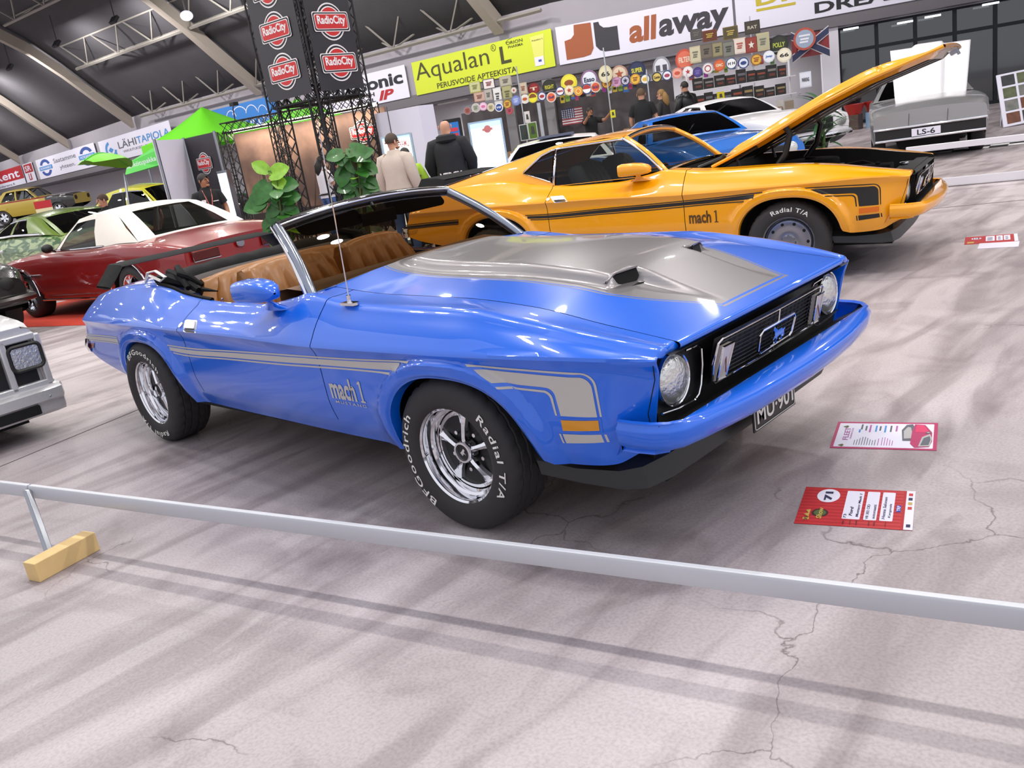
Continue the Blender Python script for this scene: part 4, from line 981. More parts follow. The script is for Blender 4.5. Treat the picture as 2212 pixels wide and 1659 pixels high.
banner(693, 882, 190, 'white banner ending in onic beside the yellow one', [M_bw, M_ink, M_red], d_onic)
def d_aqua(T, f, W_, H_):
    tx(T, f, 'Aqualan', W_*.02, H_*.28, W_*.555, H_*.66, 1, -.004); disc(T, f, W_*.615, H_*.86, .115, 1); disc(T, f, W_*.615, H_*.86, .095, 0, .009); tx(T, f, 'R', W_*.606, H_*.80, .11, .14, 1, lift=.012)
    tx(T, f, 'L', W_*.655, H_*.36, W_*.07, H_*.48, 1, .02); tx(T, f, 'PERUSVOIDE APTEEKISTA', W_*.17, H_*.07, W_*.58, H_*.16, 1, .01); tx(T, f, 'ORION', W_*.705, H_*.84, W_*.11, H_*.09, 1, .01); tx(T, f, 'PHARMA', W_*.715, H_*.74, W_*.10, H_*.07, 1, .01)
    ringarc(T, f, W_*.76, H_*.88, .36, .385, 100, 170, 1, sq=.4)
    T.add([f(W_*.865, H_*.90, .008), f(W_*.955, H_*.92, .008), f(W_*.935, H_*.28, .008), f(W_*.875, H_*.27, .008)], [(0, 1, 2, 3)], 2); rect(T, f, W_*.875, H_*.10, W_*.935, H_*.34, 3, .012); tx(T, f, 'Aqualan L', W_*.872, H_*.76, W_*.075, H_*.06, 1, lift=.012); rect(T, f, W_*.90, H_*.20, W_*.92, H_*.26, 4, .015)
banner(888, 1199, 135, 'yellow-green banner reading Aqualan L', [mat('banner_lime', 'c3cf2c', .6), mat('olive_ink', '3c3a12', .6), mat('tube_pale', 'd3d36a', .5), M_bw, M_navy], d_aqua)
def d_all(T, f, W_, H_):
    A_ = [(.045, .10), (.045, .60), (.085, .63), (.105, .72), (.110, .97), (.21, .95), (.21, .28), (.19, .13), (.15, .10)]
    T.add([f(W_*u, H_*v, .008) for u, v in A_], [tuple(range(len(A_)))], 1)
    B_ = [(.225, .93), (.225, .32), (.245, .20), (.275, .14), (.36, .12), (.36, .74), (.31, .74), (.28, .76), (.26, .84), (.255, .93)]
    T.add([f(W_*u, H_*v, .008) for u, v in B_], [tuple(range(len(B_)))], 2)
    tx(T, f, 'all', W_*.42, H_*.22, W_*.165, H_*.62, 1, .035, .12); tx(T, f, 'away', W_*.59, H_*.06, W_*.39, H_*.62, 2, .035, .12)
banner(1203, 1588, 90, 'white banner reading allaway in brown and black letters', [M_bw, mat('print_rust', '9a5330', .6), mat('print_dark', '34333a', .6)], d_all)
def d_dre(T, f, W_, H_):
    tx(T, f, 'DREAM', W_*.26, H_*.10, W_*.30, H_*.24, 1, .03); rect(T, f, W_*.07, H_*.38, W_*.2, H_*.44, 2); tx(T, f, 'DRIVE', W_*.07, H_*.5, W_*.3, H_*.3, 2, .03)
banner(1589, 2290, 30, 'white banner above the glass doors with dark capital letters', [M_bw, M_ink, mat('print_yellow', 'b8a72a', .6)], d_dre, z1=4.6)

# ------------------------------------------------------------------ glazed entrance at the right
a2, t2, n2, L2 = seg_t(2)
M_frame = mat('dark_aluminium', '16191e', .4, .5); M_dglass = mat('dark_door_glass', '10171c', .08, coat=1., spec=.8)
def e_at(s, z, o=-.3): return a2+t2*s+n2*o+Vector((0, 0, z))
s0 = (wall_hit(1815, 160, -.3, 2)[1]-a2).dot(t2); s1 = (wall_hit(2330, 60, -.3, 2)[1]-a2).dot(t2)
W3 = MB()
ss = xs_range(s0, s1, 1.15)
for s in ss: W3.prism([(-.05, 0), (.05, 0), (.05, 2.94), (-.05, 2.94)], lambda u, v, h: e_at(s+u, v, -.3+h), -.06, .06)
for z in (.05, 2.2, 2.9): W3.prism([(s0, z-.05), (s1, z-.05), (s1, z+.05), (s0, z+.05)], lambda u, v, h: e_at(u, v, -.3+h), -.05, .05)
wd = struct(W3.obj('window_1', M_frame, smooth=False))
for sa, sb in zip(ss, ss[1:]):
    for z0, z1 in ((.1, 2.15), (2.25, 2.85)): MB().quad(e_at(sa+.05, z0), e_at(sb-.05, z0), e_at(sb-.05, z1), e_at(sa+.05, z1)).obj('pane', M_dglass, wd)
pl_ = MB().prism([(s0-.55, 0), (s0-.05, 0), (s0-.05, 2.94), (s0-.55, 2.94)], lambda u, v, h: e_at(u, v, h), -.4, .25).obj('wall_pier', mat('white_pier', 'c9c6cf', .7), smooth=False); struct(pl_)
for i, (x, y) in enumerate(((1838, 62), (2015, 35), (2140, 8), (1955, 48))):
    p = wall_hit(x, y, .28, 2)[1]; o = MB().box((0, 0, 0), (.42, .10, .05), 0, Matrix.Rotation(math.atan2(t2.y, t2.x), 3, 'Z')).obj('strip_light', mat('strip_lamp', 'e8eef5', .4, emit=2.2), loc=p)
    tag(o, ('small strip light over the glass doors beside the white pier', 'small strip light over the glass doors above the raised hood tip', 'small strip light at the top right over the glass doors', 'dim strip light over the glass doors just left of the raised hood tip')[i], 'light', 'strip lights over the glass doors')
nt_ = MB(); p = wall_hit(1875, 172, -.2, 2)[1]
nt_.prism(rpoly(-.12, -.24, .12, .24, .01), lambda u, v, h: p+t2*u+Vector((0, 0, v))+n2*h, 0, .01, 0); rect(nt_, lambda u, v, h=0: p+t2*u+Vector((0, 0, v))+n2*(.01+h), -.09, .10, .09, .18, 1)
for v in (.04, -.02, -.08, -.14): rect(nt_, lambda u, v_, h=0: p+t2*u+Vector((0, 0, v_))+n2*(.01+h), -.09, v, .07, v+.025, 2)
tag(nt_.obj('door_notice', [mat('paper', 'c9c0c0', .7), M_red, M_gy], smooth=False), 'small paper notice stuck on the dark glass door', 'notice')

# ------------------------------------------------------------------ lattice tower and radio stand
M_lat = mat('black_lattice', '17161a', .5, .3)
def lattice(name, parent, p0, p1, w_=.26, r=.018, step=.28, rb=.009):
    m = MB(); p0, p1 = Vector(p0), Vector(p1); d = (p1-p0); L_ = d.length; d.normalize()
    u = (Vector((0, 0, 1)) if abs(d.z) < .9 else Vector((AX.x, AX.y, 0))); u = (u-d*u.dot(d)).normalized(); v = d.cross(u)
    c = [u*(a_*w_/2)+v*(b_*w_/2) for a_, b_ in ((-1, -1), (1, -1), (1, 1), (-1, 1))]
    for k in range(4): m.tube([p0+c[k], p1+c[k]], r, 6)
    n = max(2, round(L_/step))
    for i in range(n):
        a_, b_ = p0+d*(L_*i/n), p0+d*(L_*(i+1)/n)
        for k in range(4):
            q = (k+1) % 4; m.tube([a_+c[k], b_+c[q]], rb, 4); m.tube([a_+c[q], b_+c[k]], rb, 4)
    return m.obj(name, M_lat, parent, smooth=False)
def radio_logo(T, f, u, v, w_, mr, mk, mw, h=.006, txt='RadioCity'):
    """red disc behind a red name plate with white and black outlines"""
    disc(T, f, u, v, w_*.38, mw, h); disc(T, f, u, v, w_*.35, mk, h+.003); disc(T, f, u, v, w_*.31, mw, h+.006); disc(T, f, u, v, w_*.285, mr, h+.009)
    for k, (q, mi) in enumerate(((0, mw), (.018, mk), (.045, mw), (.06, mr))):
        pl = rpoly(-w_*.5+w_*q, -w_*.20+w_*q, w_*.5-w_*q, w_*.20-w_*q, w_*.05); T.add([f(u+a_, v+b_, h+.012+.003*k) for a_, b_ in pl], [tuple(range(len(pl)))], mi)
    tx(T, f, txt, u-w_*.39, v-w_*.10, w_*.78, w_*.22, mw, .03, lift=h+.026)
M_prr = mat('radio_red', 'c02527', .5); M_prk = mat('radio_black', '1a1a20', .5); M_prw = mat('radio_white', 'e6e0e2', .5)
tw = depth_pt(688, 205, 15.5); TW = thing('lattice_tower', 'black lattice tower with black and red radio banners rising from the stand', 'tower', (tw.x, tw.y, 0))
# three legs: front corner M, left L, right R
pM = Vector((tw.x, tw.y, 0)); pL = depth_pt(597, 215, 16.2); pL.z = 0; pR = depth_pt(774, 190, 16.2); pR.z = 0; pB = pL+pR-pM
loc0 = Vector((tw.x, tw.y, 0))
for p in (pM, pL, pR, pB): lattice('leg', TW, p-loc0, p-loc0+Vector((0, 0, 6.4)))
for a_, b_ in ((pM, pL), (pM, pR), (pL, pB), (pR, pB)): 
    for z in (2.72, 5.6): lattice('cross_truss', TW, a_-loc0+Vector((0, 0, z)), b_-loc0+Vector((0, 0, z)))
M_pgrad = mat('banner_charcoal', '2a282d', .45, noise=.5, nscale=.8)
for a_, b_ in ((pL, pM), (pM, pR)):
    m = MB(); t = (b_-a_).normalized(); n = Vector((t.y, -t.x, 0)); W_ = (b_-a_).length
    f = lambda u, v, h=0: a_-loc0 + t*u + n*(.15+h) + Vector((0, 0, v))
    m.prism([(-.04, 2.70), (W_+.02, 2.70), (W_+.02, 6.3), (-.04, 6.3)], f, -.012, 0, 0)
    for v in (3.16, 3.86, 4.56, 5.26): radio_logo(m, f, W_*.5, v, min(.84, W_*.92), 1, 2, 3)
    m.obj('radio_banner', [M_pgrad, M_prr, M_prk, M_prw], TW, smooth=False, merge=False)
# stand behind the tower: truss frame, printed back wall, light strip
q0 = depth_pt(486, 288, 18.5); q1 = depth_pt(802, 245, 17.0); q0.z = q1.z = 0; ST = thing('radio_stand', 'exhibition stand with brown printed back wall framed by black lattice beams', 'stand', (q0.x, q0.y, 0)); t = (q1-q0).normalized(); W_ = (q1-q0).length; n = Vector((t.y, -t.x, 0))
f = lambda u, v, h=0: t*u + n*h + Vector((0, 0, v))
for k, u in enumerate((0, W_*.37, W_*.68, W_)): lattice('stand_leg', ST, f(u, 0), f(u, 2.45), .22, .015, .25, .008)
lattice('stand_beam', ST, f(0, 2.5), f(W_, 2.5), .20, .015, .22, .008)
def wallprint():
    m = bpy.data.materials.new('printed_wall'); m.use_nodes = True; nt = m.node_tree; b = nt.nodes['Principled BSDF']; tc = nt.nodes.new('ShaderNodeTexCoord'); nz = nt.nodes.new('ShaderNodeTexNoise'); r = nt.nodes.new('ShaderNodeValToRGB')
    nz.inputs['Scale'].default_value = .9; nz.inputs['Detail'].default_value = 5; e = r.color_ramp.elements; e[0].position = .35; e[0].color = lin('54403a')+(1,); e[1].position = .7; e[1].color = lin('9c7a68')+(1,)
    nt.links.new(tc.outputs['Object'], nz.inputs[0]); nt.links.new(nz.outputs[0], r.inputs[0]); nt.links.new(r.outputs[0], b.inputs['Base Color']); b.inputs['Roughness'].default_value = .7; return m
m = MB(); m.prism([(-.1, .0), (W_+.1, .0), (W_+.1, 2.36), (-.1, 2.36)], lambda u, v, h=0: f(u, v, -.35+h), -.05, 0, 0)
g_ = lambda u, v, h=0: f(u, v, -.34+h); rect(m, g_, -.05, .05, W_+.05, .62, 1)
radio_logo(m, g_, W_*.87, 1.95, .62, 2, 3, 4)
for u, h_ in ((.45, 1.55), (.62, 1.25), (1.1, 1.1), (1.9, 1.3), (2.4, 1.15)):   # printed skyline: masts and towers
    rect(m, g_, u, .6, u+.06, h_, 1); m.add([g_(u+.03, h_+.3, .006), g_(u-.25, .62, .006), g_(u-.23, .62, .006)], [(0, 1, 2)], 1); m.add([g_(u+.03, h_+.3, .006), g_(u+.3, .62, .006), g_(u+.28, .62, .006)], [(0, 1, 2)], 1)
tx(m, g_, 'HELSINGIN SYKE', .5, .36, 1.5, .10, 4, .02); tx(m, g_, 'RADIO', .6, .18, .7, .09, 4, .02)
m.obj('back_wall', [wallprint(), mat('print_brown', '2e2322', .7), M_prr, M_prk, M_prw], ST, smooth=False, merge=False)
MB().box(f(W_/2, 2.42, -.22), (W_, .12, .06), 0, Matrix.Rotation(math.atan2(t.y, t.x), 3, 'Z')).obj('light_strip', mat('warm_strip', 'fff0d8', .4, emit=7.), ST, smooth=False)
ll = bpy.data.lights.new('stand_light', 'AREA'); ll.shape = 'RECTANGLE'; ll.size = W_; ll.size_y = .15; ll.energy = 90; ll.color = (1, .86, .68); lo = bpy.data.objects.new('stand_light', ll); C.objects.link(lo); lo.parent = ST; lo.location = f(W_/2, 2.36, -.05); lo.rotation_euler = (0, 0, math.atan2(t.y, t.x))
for u in (.35, 1.5, 2.9):
    s = MB(); s.tube([f(u, 2.6, 0), f(u+.1, 2.85, .1), f(u+.22, 2.92, .2)], .012, 6); s.box(f(u+.25, 2.92, .22), (.16, .12, .07)); s.obj('spot_arm', M_lat, ST, smooth=False)
# display panels at the left: white side, charcoal front
c0 = depth_pt(396, 300, 15.5); c0.z = 0; cl = depth_pt(335, 310, 14.4); cl.z = 0; cr = depth_pt(462, 285, 14.8); cr.z = 0
PN = thing('display_panel', 'corner of tall display panels, blank white left and charcoal radio print right', 'panel', c0)
for nm, b_, mt in (('white_panel', cl, M_bw), ('radio_panel', cr, M_pgrad)):
    t = (b_-c0); W_ = t.length; t.normalize(); nrm = Vector((t.y, -t.x, 0)); nrm = nrm if nrm.dot(CAMPOS-c0) > 0 else -nrm
    s_ = 1 if nrm.dot(Vector((t.y, -t.x, 0))) > 0 else -1
    f = lambda u, v, h=0: t*u + Vector((0, 0, v)) + nrm*h
    m = MB(); m.prism([(0, .05), (W_, .05), (W_, 2.28), (0, 2.28)], f, -.04, 0, 0)
    if nm == 'radio_panel':
        radio_logo(m, f, W_*.5, 1.80, .50, 1, 2, 3)
        ringarc(m, f, W_*.62, 1.12, .14, .15, 0, 180, 4); rect(m, f, W_*.35, .3, W_*.5, 1.0, 4)
    m.obj(nm, [mt, M_prr, M_prk, M_prw, M_gy], PN, smooth=False, merge=False)
    MB().tube([f(W_, 0, .0), f(W_, 2.3, .0)], .025, 6).obj('post', M_steel, PN); 
MB().tube([(0, 0, 0), (0, 0, 2.3)], .025, 6).obj('post', M_steel, PN)
lx = depth_pt(500, 420, 14.0); lx.z = 0; LT = thing('light_totem', 'narrow glowing light box leaning beside the charcoal panel', 'light box', lx)
d_ = (depth_pt(514, 470, 14.0)-depth_pt(497, 470, 14.0)).normalized(); d_.z = 0; d_.normalize(); nn = Vector((d_.y, -d_.x, 0))
MB().prism([(-.08, .02), (.08, .02), (.08, 1.62), (-.08, 1.62)], lambda u, v, h: d_*u+nn*h+Vector((0, 0, v)), 0, .22).obj('frame', M_steel, LT, smooth=False)
MB().quad(*[d_*u+nn*.225+Vector((0, 0, v)) for u, v in ((-.07, .06), (.07, .06), (.07, 1.58), (-.07, 1.58))]).obj('screen', mat('screen_white', 'dff4ff', .4, emit=1.6), LT)
def light_box(x0, y0, x1, y1, dep, label, deco=None, e=1.8):
    A = depth_pt(x0, y1, dep); B = depth_pt(x1, y1, dep); top = depth_pt(x0, y0, dep).z; z0 = .55; t = (B-A); t.z = 0; W_ = t.length; t.normalize(); n = Vector((t.y, -t.x, 0)); T = thing('light_box', label, 'light box', (A.x, A.y, 0)); H_ = top
    f = lambda u, v, h=0: t*u+n*h+Vector((0, 0, v))
    MB().prism(rpoly(-.03, .1, W_+.03, H_+.03, .01), f, -.12, 0).obj('case', mat('case_grey', '9fb4c4', .4), T, smooth=False)
    m = MB(); rect(m, f, 0, .14, W_, H_, 0, .005); 
    if deco: deco(m, f, W_, H_)
    m.obj('screen', [mat('screen_bright', 'eaf6ff', .4, emit=2.2), mat('screen_sky', '9cc8f2', .4, emit=1.4), M_prr, M_prw, M_navy, mat('print_salmon', 'd07a78', .5)], T, smooth=False, merge=False)
    MB().box(f(W_/2, .05, -.06), (W_*.8, .4, .1)).obj('foot', M_black, T, smooth=False); return T
def d_m1(m, f, W_, H_): rect(m, f, 0, H_-.07, W_, H_, 1, .007); disc(m, f, W_*.55, H_-.10, W_*.12, 5, .010); rect(m, f, W_*.38, H_-.12, W_*.72, H_-.085, 5, .012)
light_box(1027, 268, 1093, 345, 13, 'glowing white light box standing behind the fastback tail', d_m1)
def d_m2(m, f, W_, H_):
    rect(m, f, 0, H_-.03, W_, H_, 1, .007); tx(m, f, 'TYTTYN AAMU', W_*.04, H_-.16, W_*.9, .10, 5, .02); 
    m.add([f(W_*u, H_*v, .01) for u, v in ((.45, .55), (.55, .45), (.8, .5), (.9, .42), (.85, .60), (.6, .62))], [tuple(range(6))], 4); ringarc(m, f, W_*.65, H_*.72, .05, .12, 200, 340, 4)
light_box(843, 298, 902, 390, 13.2, 'bright poster light box between the beige and the black jackets', d_m2)
pw = depth_pt(862, 240, 16.5); e0, e1 = depth_pt(810, 250, 16.5), depth_pt(905, 235, 16.0); e0.z = e1.z = 0; t = (e1-e0).normalized(); n = Vector((t.y, -t.x, 0)); W_ = (e1-e0).length
o = MB().prism([(0, 0), (W_, 0), (W_, depth_pt(862, 236, 16.2).z), (0, depth_pt(862, 236, 16.2).z)], lambda u, v, h: t*u+n*h+Vector((0, 0, v)), -.5, 0); o.prism([(W_*.30-.01, .02), (W_*.30+.01, .02), (W_*.30+.01, 2.3), (W_*.30-.01, 2.3)], lambda u, v, h: t*u+n*h+Vector((0, 0, v)), 0, .006, 1)
o = o.obj('partition_panel', [M_bw, M_gy], loc=e0, smooth=False); tag(o, 'tall plain white partition behind the poster light box', 'panel')
# dark screen kiosk beside the bald man
k0, k1 = depth_pt(958, 262, 14.6), depth_pt(992, 256, 14.6); t = k1-k0; t.z = 0; W_ = t.length; t.normalize(); n = Vector((t.y, -t.x, 0)); top = k0.z; KS = thing('screen_kiosk', 'black kiosk with a blue and red screen right of the bald man', 'kiosk', (k0.x, k0.y, 0)); f = lambda u, v, h=0: t*u+n*h+Vector((0, 0, v))
MB().prism(rpoly(-.02, 0, W_+.02, top+.02, .02), f, -.15, 0).obj('case', M_black, KS, smooth=False)
m = MB(); rect(m, f, .03, top-.42, W_-.03, top-.04, 0, .006); rect(m, f, .05, top-.30, W_-.05, top-.22, 1, .009); rect(m, f, .05, top-.19, W_-.05, top-.13, 1, .009); m.obj('screen', [mat('screen_blue', '1e5fa0', .4, emit=.5), mat('screen_red', 'b03040', .4, emit=.4)], KS, smooth=False)

# ------------------------------------------------------------------ green canopies
M_green = mat('lime_canvas', '62c818', .6); M_green2 = mat('green_canvas', '3fa83a', .6)
def tent(cx, cy, dep, top_y, eave_y, half, label, txt=None, mt=None):
    p = depth_pt(cx, top_y, dep); zt_ = p.z; ze = zt_-half*.62; T = thing('canopy_tent', label, 'tent', (p.x, p.y, 0), .25)
    m = MB(); n = 12
    for k in range(4):
        c, s = math.cos(pi/2*k), math.sin(pi/2*k); rows = []
        for i in range(n+1):
            u_ = i/n; r = half*u_; z = zt_-(zt_-ze)*(1-(1-u_)**1.35); rows.append([(c*r-s*(v*r), s*r+c*(v*r), z+.0) for v in (-1, -.5, 0, .5, 1)])
        m.grid(rows); e = rows[-1]; m.grid([e, [(p_[0], p_[1], p_[2]-.28) for p_ in e]])
        if txt and k == 3: m.text(txt, lambda a_, b_, l: (c*(half+.01)-s*(-half*.8+a_), s*(half+.01)+c*(-half*.8+a_), ze-.22+b_), half*1.1, .16, 1, .01)
    m.obj('canopy', [mt or M_green, M_bw], T, 60)
    for k in range(4): a = pi/4+pi/2*k; MB().cyl((half*1.38*math.cos(a), half*1.38*math.sin(a), 0), (half*1.38*math.cos(a), half*1.38*math.sin(a), ze), .03, 8).obj('leg', M_steel, T)
    return T
tent(435, 0, 27, 231, 0, 1.45, 'lime green peaked tent behind the charcoal radio panel')
tent(640, 0, 28, 212, 0, 1.42, 'lime green tent half hidden behind the lattice tower')
g0 = [depth_pt(270, 378, 25.2), depth_pt(345, 356, 25.2), depth_pt(352, 318, 25.2), depth_pt(330, 320, 25.4), depth_pt(276, 352, 25.6)]
cv = MB(); 
for p_ in (g0,): cv.add(p_+[q+Vector((.3, .6, .05)) for q in p_], [(0, 1, 2, 3, 4), (5, 6, 7, 8, 9)]); cv.add(p_+[q+Vector((.3, .6, .05)) for q in p_], [(i, (i+1) % 5, 5+(i+1) % 5, 5+i) for i in range(5)])
tA = (g0[1]-g0[0]).normalized(); nA = Vector((tA.y, -tA.x, 0)).normalized()
cv.text('sähkötupakka', lambda a_, b_, l: g0[0]+tA*(.11+a_)+Vector((0, 0, .10+b_))+nA*.03, .90, .18, 1, .01)
for q in (g0[0], g0[1]): cv.cyl((q.x, q.y, 0), q, .03, 6, 2)
tag(cv.obj('canopy_sail', [M_green2, M_bw, M_steel], smooth=False, merge=False), 'green sloping canopy printed sähkötupakka beside the white panel', 'canopy')
lf0 = depth_pt(283, 470, 14); st_top = depth_pt(268, 374, 14); LF = thing('leaf_parasol', 'lime green leaf-shaped parasol on a thin bent pole over the white soft top', 'parasol', (lf0.x, lf0.y, 0)); o_ = Vector((lf0.x, lf0.y, 0))
MB().tube([(0, 0, 0), lf0-o_, (lf0+st_top)/2-o_+Vector((0, 0, .02)), st_top-o_], .018, 8).obj('pole', M_steel, LF)
tip, base = depth_pt(183, 347, 13.2), depth_pt(278, 360, 14.2); ax_ = base-tip; L_ = ax_.length; ax_.normalize(); sd = ax_.cross(Vector((0, 0, 1))).normalized(); m = MB(); rows = []
for i in range(15):
    u_ = i/14; wd_ = .42*math.sin(pi*min(1, .06+u_*.92))**.7*(1-.25*u_); rows.append([tip+ax_*(L_*u_)+sd*(wd_*v)+Vector((0, 0, .16*math.sin(pi*u_)-.28*wd_*v*v*1.2)) - o_ for v in (-1, -.66, -.33, 0, .33, .66, 1)])
m.grid(rows); m.obj('leaf_canopy', mat('leaf_fabric', '5fb012', .5), LF, 80); MB().tube([r[3]+Vector((0, 0, .005)) for r in rows], .012, 6).obj('rib', M_green2, LF)

# ------------------------------------------------------------------ floodlights added under the roof to brighten the gallery wall
M_fl = mat('wall_fill_housing', '3a3b40', .5, .4)
for i, xw in enumerate((-30, -20, -11, -3, 3, 8, 13, 18, 23, 27, 31, 35)):
    p = vault(xw, 5.2 if xw < 25 else 6.0, -.9); tg = vault(xw, 0); tg.z = 3.6; d_ = (tg-p).normalized()
    T = thing('wall_fill_light', 'added fill floodlight under the roof, brightening the gallery banners', 'floodlight', p, group='added fill floodlights under the roof'); q = d_.to_track_quat('-Z', 'Y')
    m = MB().box((0, 0, .06), (.42, .30, .12)); m.xf(q.to_matrix().to_4x4()); m.tube([(0, 0, .1), (0, 0, 1.2)], .02, 6); m.obj('housing', M_fl, T, smooth=False)
    l = bpy.data.lights.new('wall_fill_bulb', 'AREA'); l.shape = 'RECTANGLE'; l.size = .4; l.size_y = .28; l.energy = 230 if xw > -5 else 420; l.color = (1, .97, .96); lo = bpy.data.objects.new('wall_fill_bulb', l); C.objects.link(lo); lo.parent = T; lo.rotation_euler = q.to_euler(); lo.location = d_*.01

# strip lights added under the gallery to brighten the sign stall
for i, (k, s_) in enumerate(((1, 19.5), (1, 22.5), (2, .6), (2, 3.4), (2, 6.2))):
    a, t, n, L_ = seg_t(k); p = a+t*s_+n*(-.9)+Vector((0, 0, 2.86)); T = thing('strip_light', 'added long strip light under the gallery, brightening the sign stall', 'light', p, group='added strip lights above the sign stall')
    MB().box((0, 0, .02), (1.5, .12, .05), 0, Matrix.Rotation(math.atan2(t.y, t.x), 3, 'Z')).obj('case', mat('lamp_white', 'd8d8d8', .5), T, smooth=False)
    l = bpy.data.lights.new('stall_fill_bulb', 'AREA'); l.shape = 'RECTANGLE'; l.size = 1.4; l.size_y = .08; l.energy = 60; lo = bpy.data.objects.new('stall_fill_bulb', l); C.objects.link(lo); lo.parent = T; lo.rotation_euler = (0, 0, math.atan2(t.y, t.x)); lo.location = (0, 0, -.02)
# ------------------------------------------------------------------ red convertible with white soft top
M_redp = mat('deep_red_paint', '7e0a0d', .3, coat=.7); M_blkp = mat('black_paint', '060608', .25, coat=1.); M_silp = mat('silver_metallic', '9a9a9c', .33, .6, coat=.7); M_whtp = mat('white_paint', 'dcdadd', .35, coat=.6)
M_top = mat('white_soft_top', 'ddd5cc', .7, noise=.04)
S = dict(x=(-3.85, .95), wheels=(0, -2.75), wr=.33, arch=.40, ww=.24, rd=.05, zm=.60,
  zt=ip((-3.85, .80), (-3.3, .90), (-2.6, .93), (-2.0, .90), (-1.0, .90), (0, .86), (.6, .80), (.95, .70)), zc=ip((-3.85, .83), (-3.3, .95), (-2.6, .97), (-1, .95), (0, .91), (.6, .86), (.95, .76)),
  w=ip((-3.85, .80), (-3.4, .90), (-2.7, .93), (-1.9, .90), (-1, .91), (0, .93), (.6, .88), (.95, .78)), zb=ip((-3.85, .42), (-3.3, .30), (-1.4, .24), (.5, .28), (.95, .40)),
  roof=dict(xa=-.95, xat=-1.42, xct=-2.35, xc=-3.0, zr=1.33, wr=.60, mat=[M_top], wins=((.04, .50),), bow=.05, inset=.10, rwe=.70, glass=glass_mat('cabin_glass', 'c6cac4', .07), trim=False))
RC = gen_car('soft_top_car', 'deep red convertible with closed white soft top, seen from behind at the left', (-11.28, 1.98, 0), pi+.14, M_redp, S)
e = MB(); e.tube([(x, .925, .62) for x in (-.6, .2, .85)], .012, 6); bar(e, [(-.45, .91, .27), (-1.4, .905, .27), (-2.3, .905, .27)], .018); bar(e, [(.42*math.cos(pi*k/12), .935, .33+.40*math.sin(pi*k/12)) for k in range(13)], .012); bar(e, [(-2.75+.42*math.cos(pi*k/12), .94, .33+.40*math.sin(pi*k/12)) for k in range(13)], .012); bar(e, [(-1.02, .87, .93), (-1.6, .875, .92), (-2.3, .87, .925)], .014)
e.obj('side_trim', M_chrome, RC)
for s in (-1, 1):
    m = MB().box((-3.875, s*.52, .68), (.03, .38, .12)); m.obj('tail_lamp', mat('dark_red_lens', '4a0a0c', .3), RC, bevel=.02)
    bar(MB(), [(-3.89, s*.33, .62), (-3.89, s*.71, .62), (-3.88, s*.71, .74), (-3.89, s*.33, .74)], .008).obj('lamp_frame', M_chrome, RC)
m = MB(); bar(m, [(-3.8, -.8, .5), (-3.93, -.7, .5), (-3.95, 0, .5), (-3.93, .7, .5), (-3.8, .8, .5)], .05); m.obj('rear_bumper', M_chrome, RC)
MB().lathe([(0, .0), (.05, 0), (.06, .012), (.05, .02)], 20, ax='x', c=(-3.895, 0, .72)).obj('fuel_cap', M_steel, RC)
m = MB(); m.ball((-1.15, 1.0, .98), (.05, .08, .06), 12, 8); m.cyl((-1.15, .9, .92), (-1.15, .98, .97), .015); m.obj('door_mirror', M_black, RC)
mt_ = MB(); cpts = [px(x, y) for x, y in ((30, 655), (70, 742-34), (192, 700), (250, 688))]
mt_.prism([(-12.6, .55), (-12.2, .30), (-9.0, 1.02), (-7.0, 1.5), (-6.6, 3.6), (-12.4, 3.6)], lambda u, v, h: (u, v, h), .001, .005); 
tag(mt_.obj('red_carpet', mat('carpet_red', 'b8341f', .95, noise=.12, nscale=3), smooth=False), 'orange-red carpet lying under the red convertible', 'carpet')

# ------------------------------------------------------------------ silver pickup at the left edge
M_trk = mat('truck_silver', 'bdbcbe', .38, .35, coat=.6, noise=.08, nscale=60)
PK = thing('pickup_truck', 'silver pickup truck with a square headlamp, cut off at the left edge', 'pickup truck', (-3.93, -1.86, 0), .06)
def trk(m, prof, ys, mi=0): m.grid([[(x, y, z) for x, z in prof] for y in ys], mi)
b = MB(); hw = .80
ysT = [-hw, -hw+.02, -hw+.07, -.5, 0, .5, hw-.07, hw-.02, hw]
rows = []
for x, zt_, f_ in ((-.06, .955, 1), (-.10, .985, 1), (-.2, 1.005, 1), (-.5, 1.04, 1), (-1.1, 1.085, 1), (-1.25, 1.09, 1)):
    rows.append([(x, y, .35 if abs(y) == hw and 0 else (zt_ - (.07 if abs(y) == hw else (.02 if abs(y) > hw-.03 else 0)) + (.012 if abs(y) < .1 else 0))) for y in ysT])
b.grid(rows)
for s in (-1, 1):
    for x0, x1, zt_ in ((-.06, -4.3, .93),):
        xs_ = xs_range(-.06, -4.3, .1); ar = lambda x: max([.36] + [.34+math.sqrt(max(0, .40**2-(x-c)**2)) for c in (-.82, -3.5)])
        b.grid([[(x, s*(hw - .03*max(0, (.6-lerp(zz, ar(x), t))) ), lerp(zz, ar(x), t)) for t in (0, .05, .3, .6, .8, 1)] for x, zz in [(x, min(1.02, .885+.12*sstep(0, -.6, x))) for x in xs_]])
    b.grid([[(-.06, s*hw, z) for z in (.45, .90)], [(-.03, s*(hw-.03), z) for z in (.45, .93)], [(-.02, s*(hw-.10), z) for z in (.45, .95)]])
b.grid([[(-.02, y, z) for y in (-.72, 0, .72)] for z in (.90, .935, .957)] + [[(-.06, y, .957) for y in (-.72, 0, .72)]])
b.obj('body', M_trk, PK, 35)
cabm = MB(); gp2 = lambda s, x, z, y: (x, s*y, z)
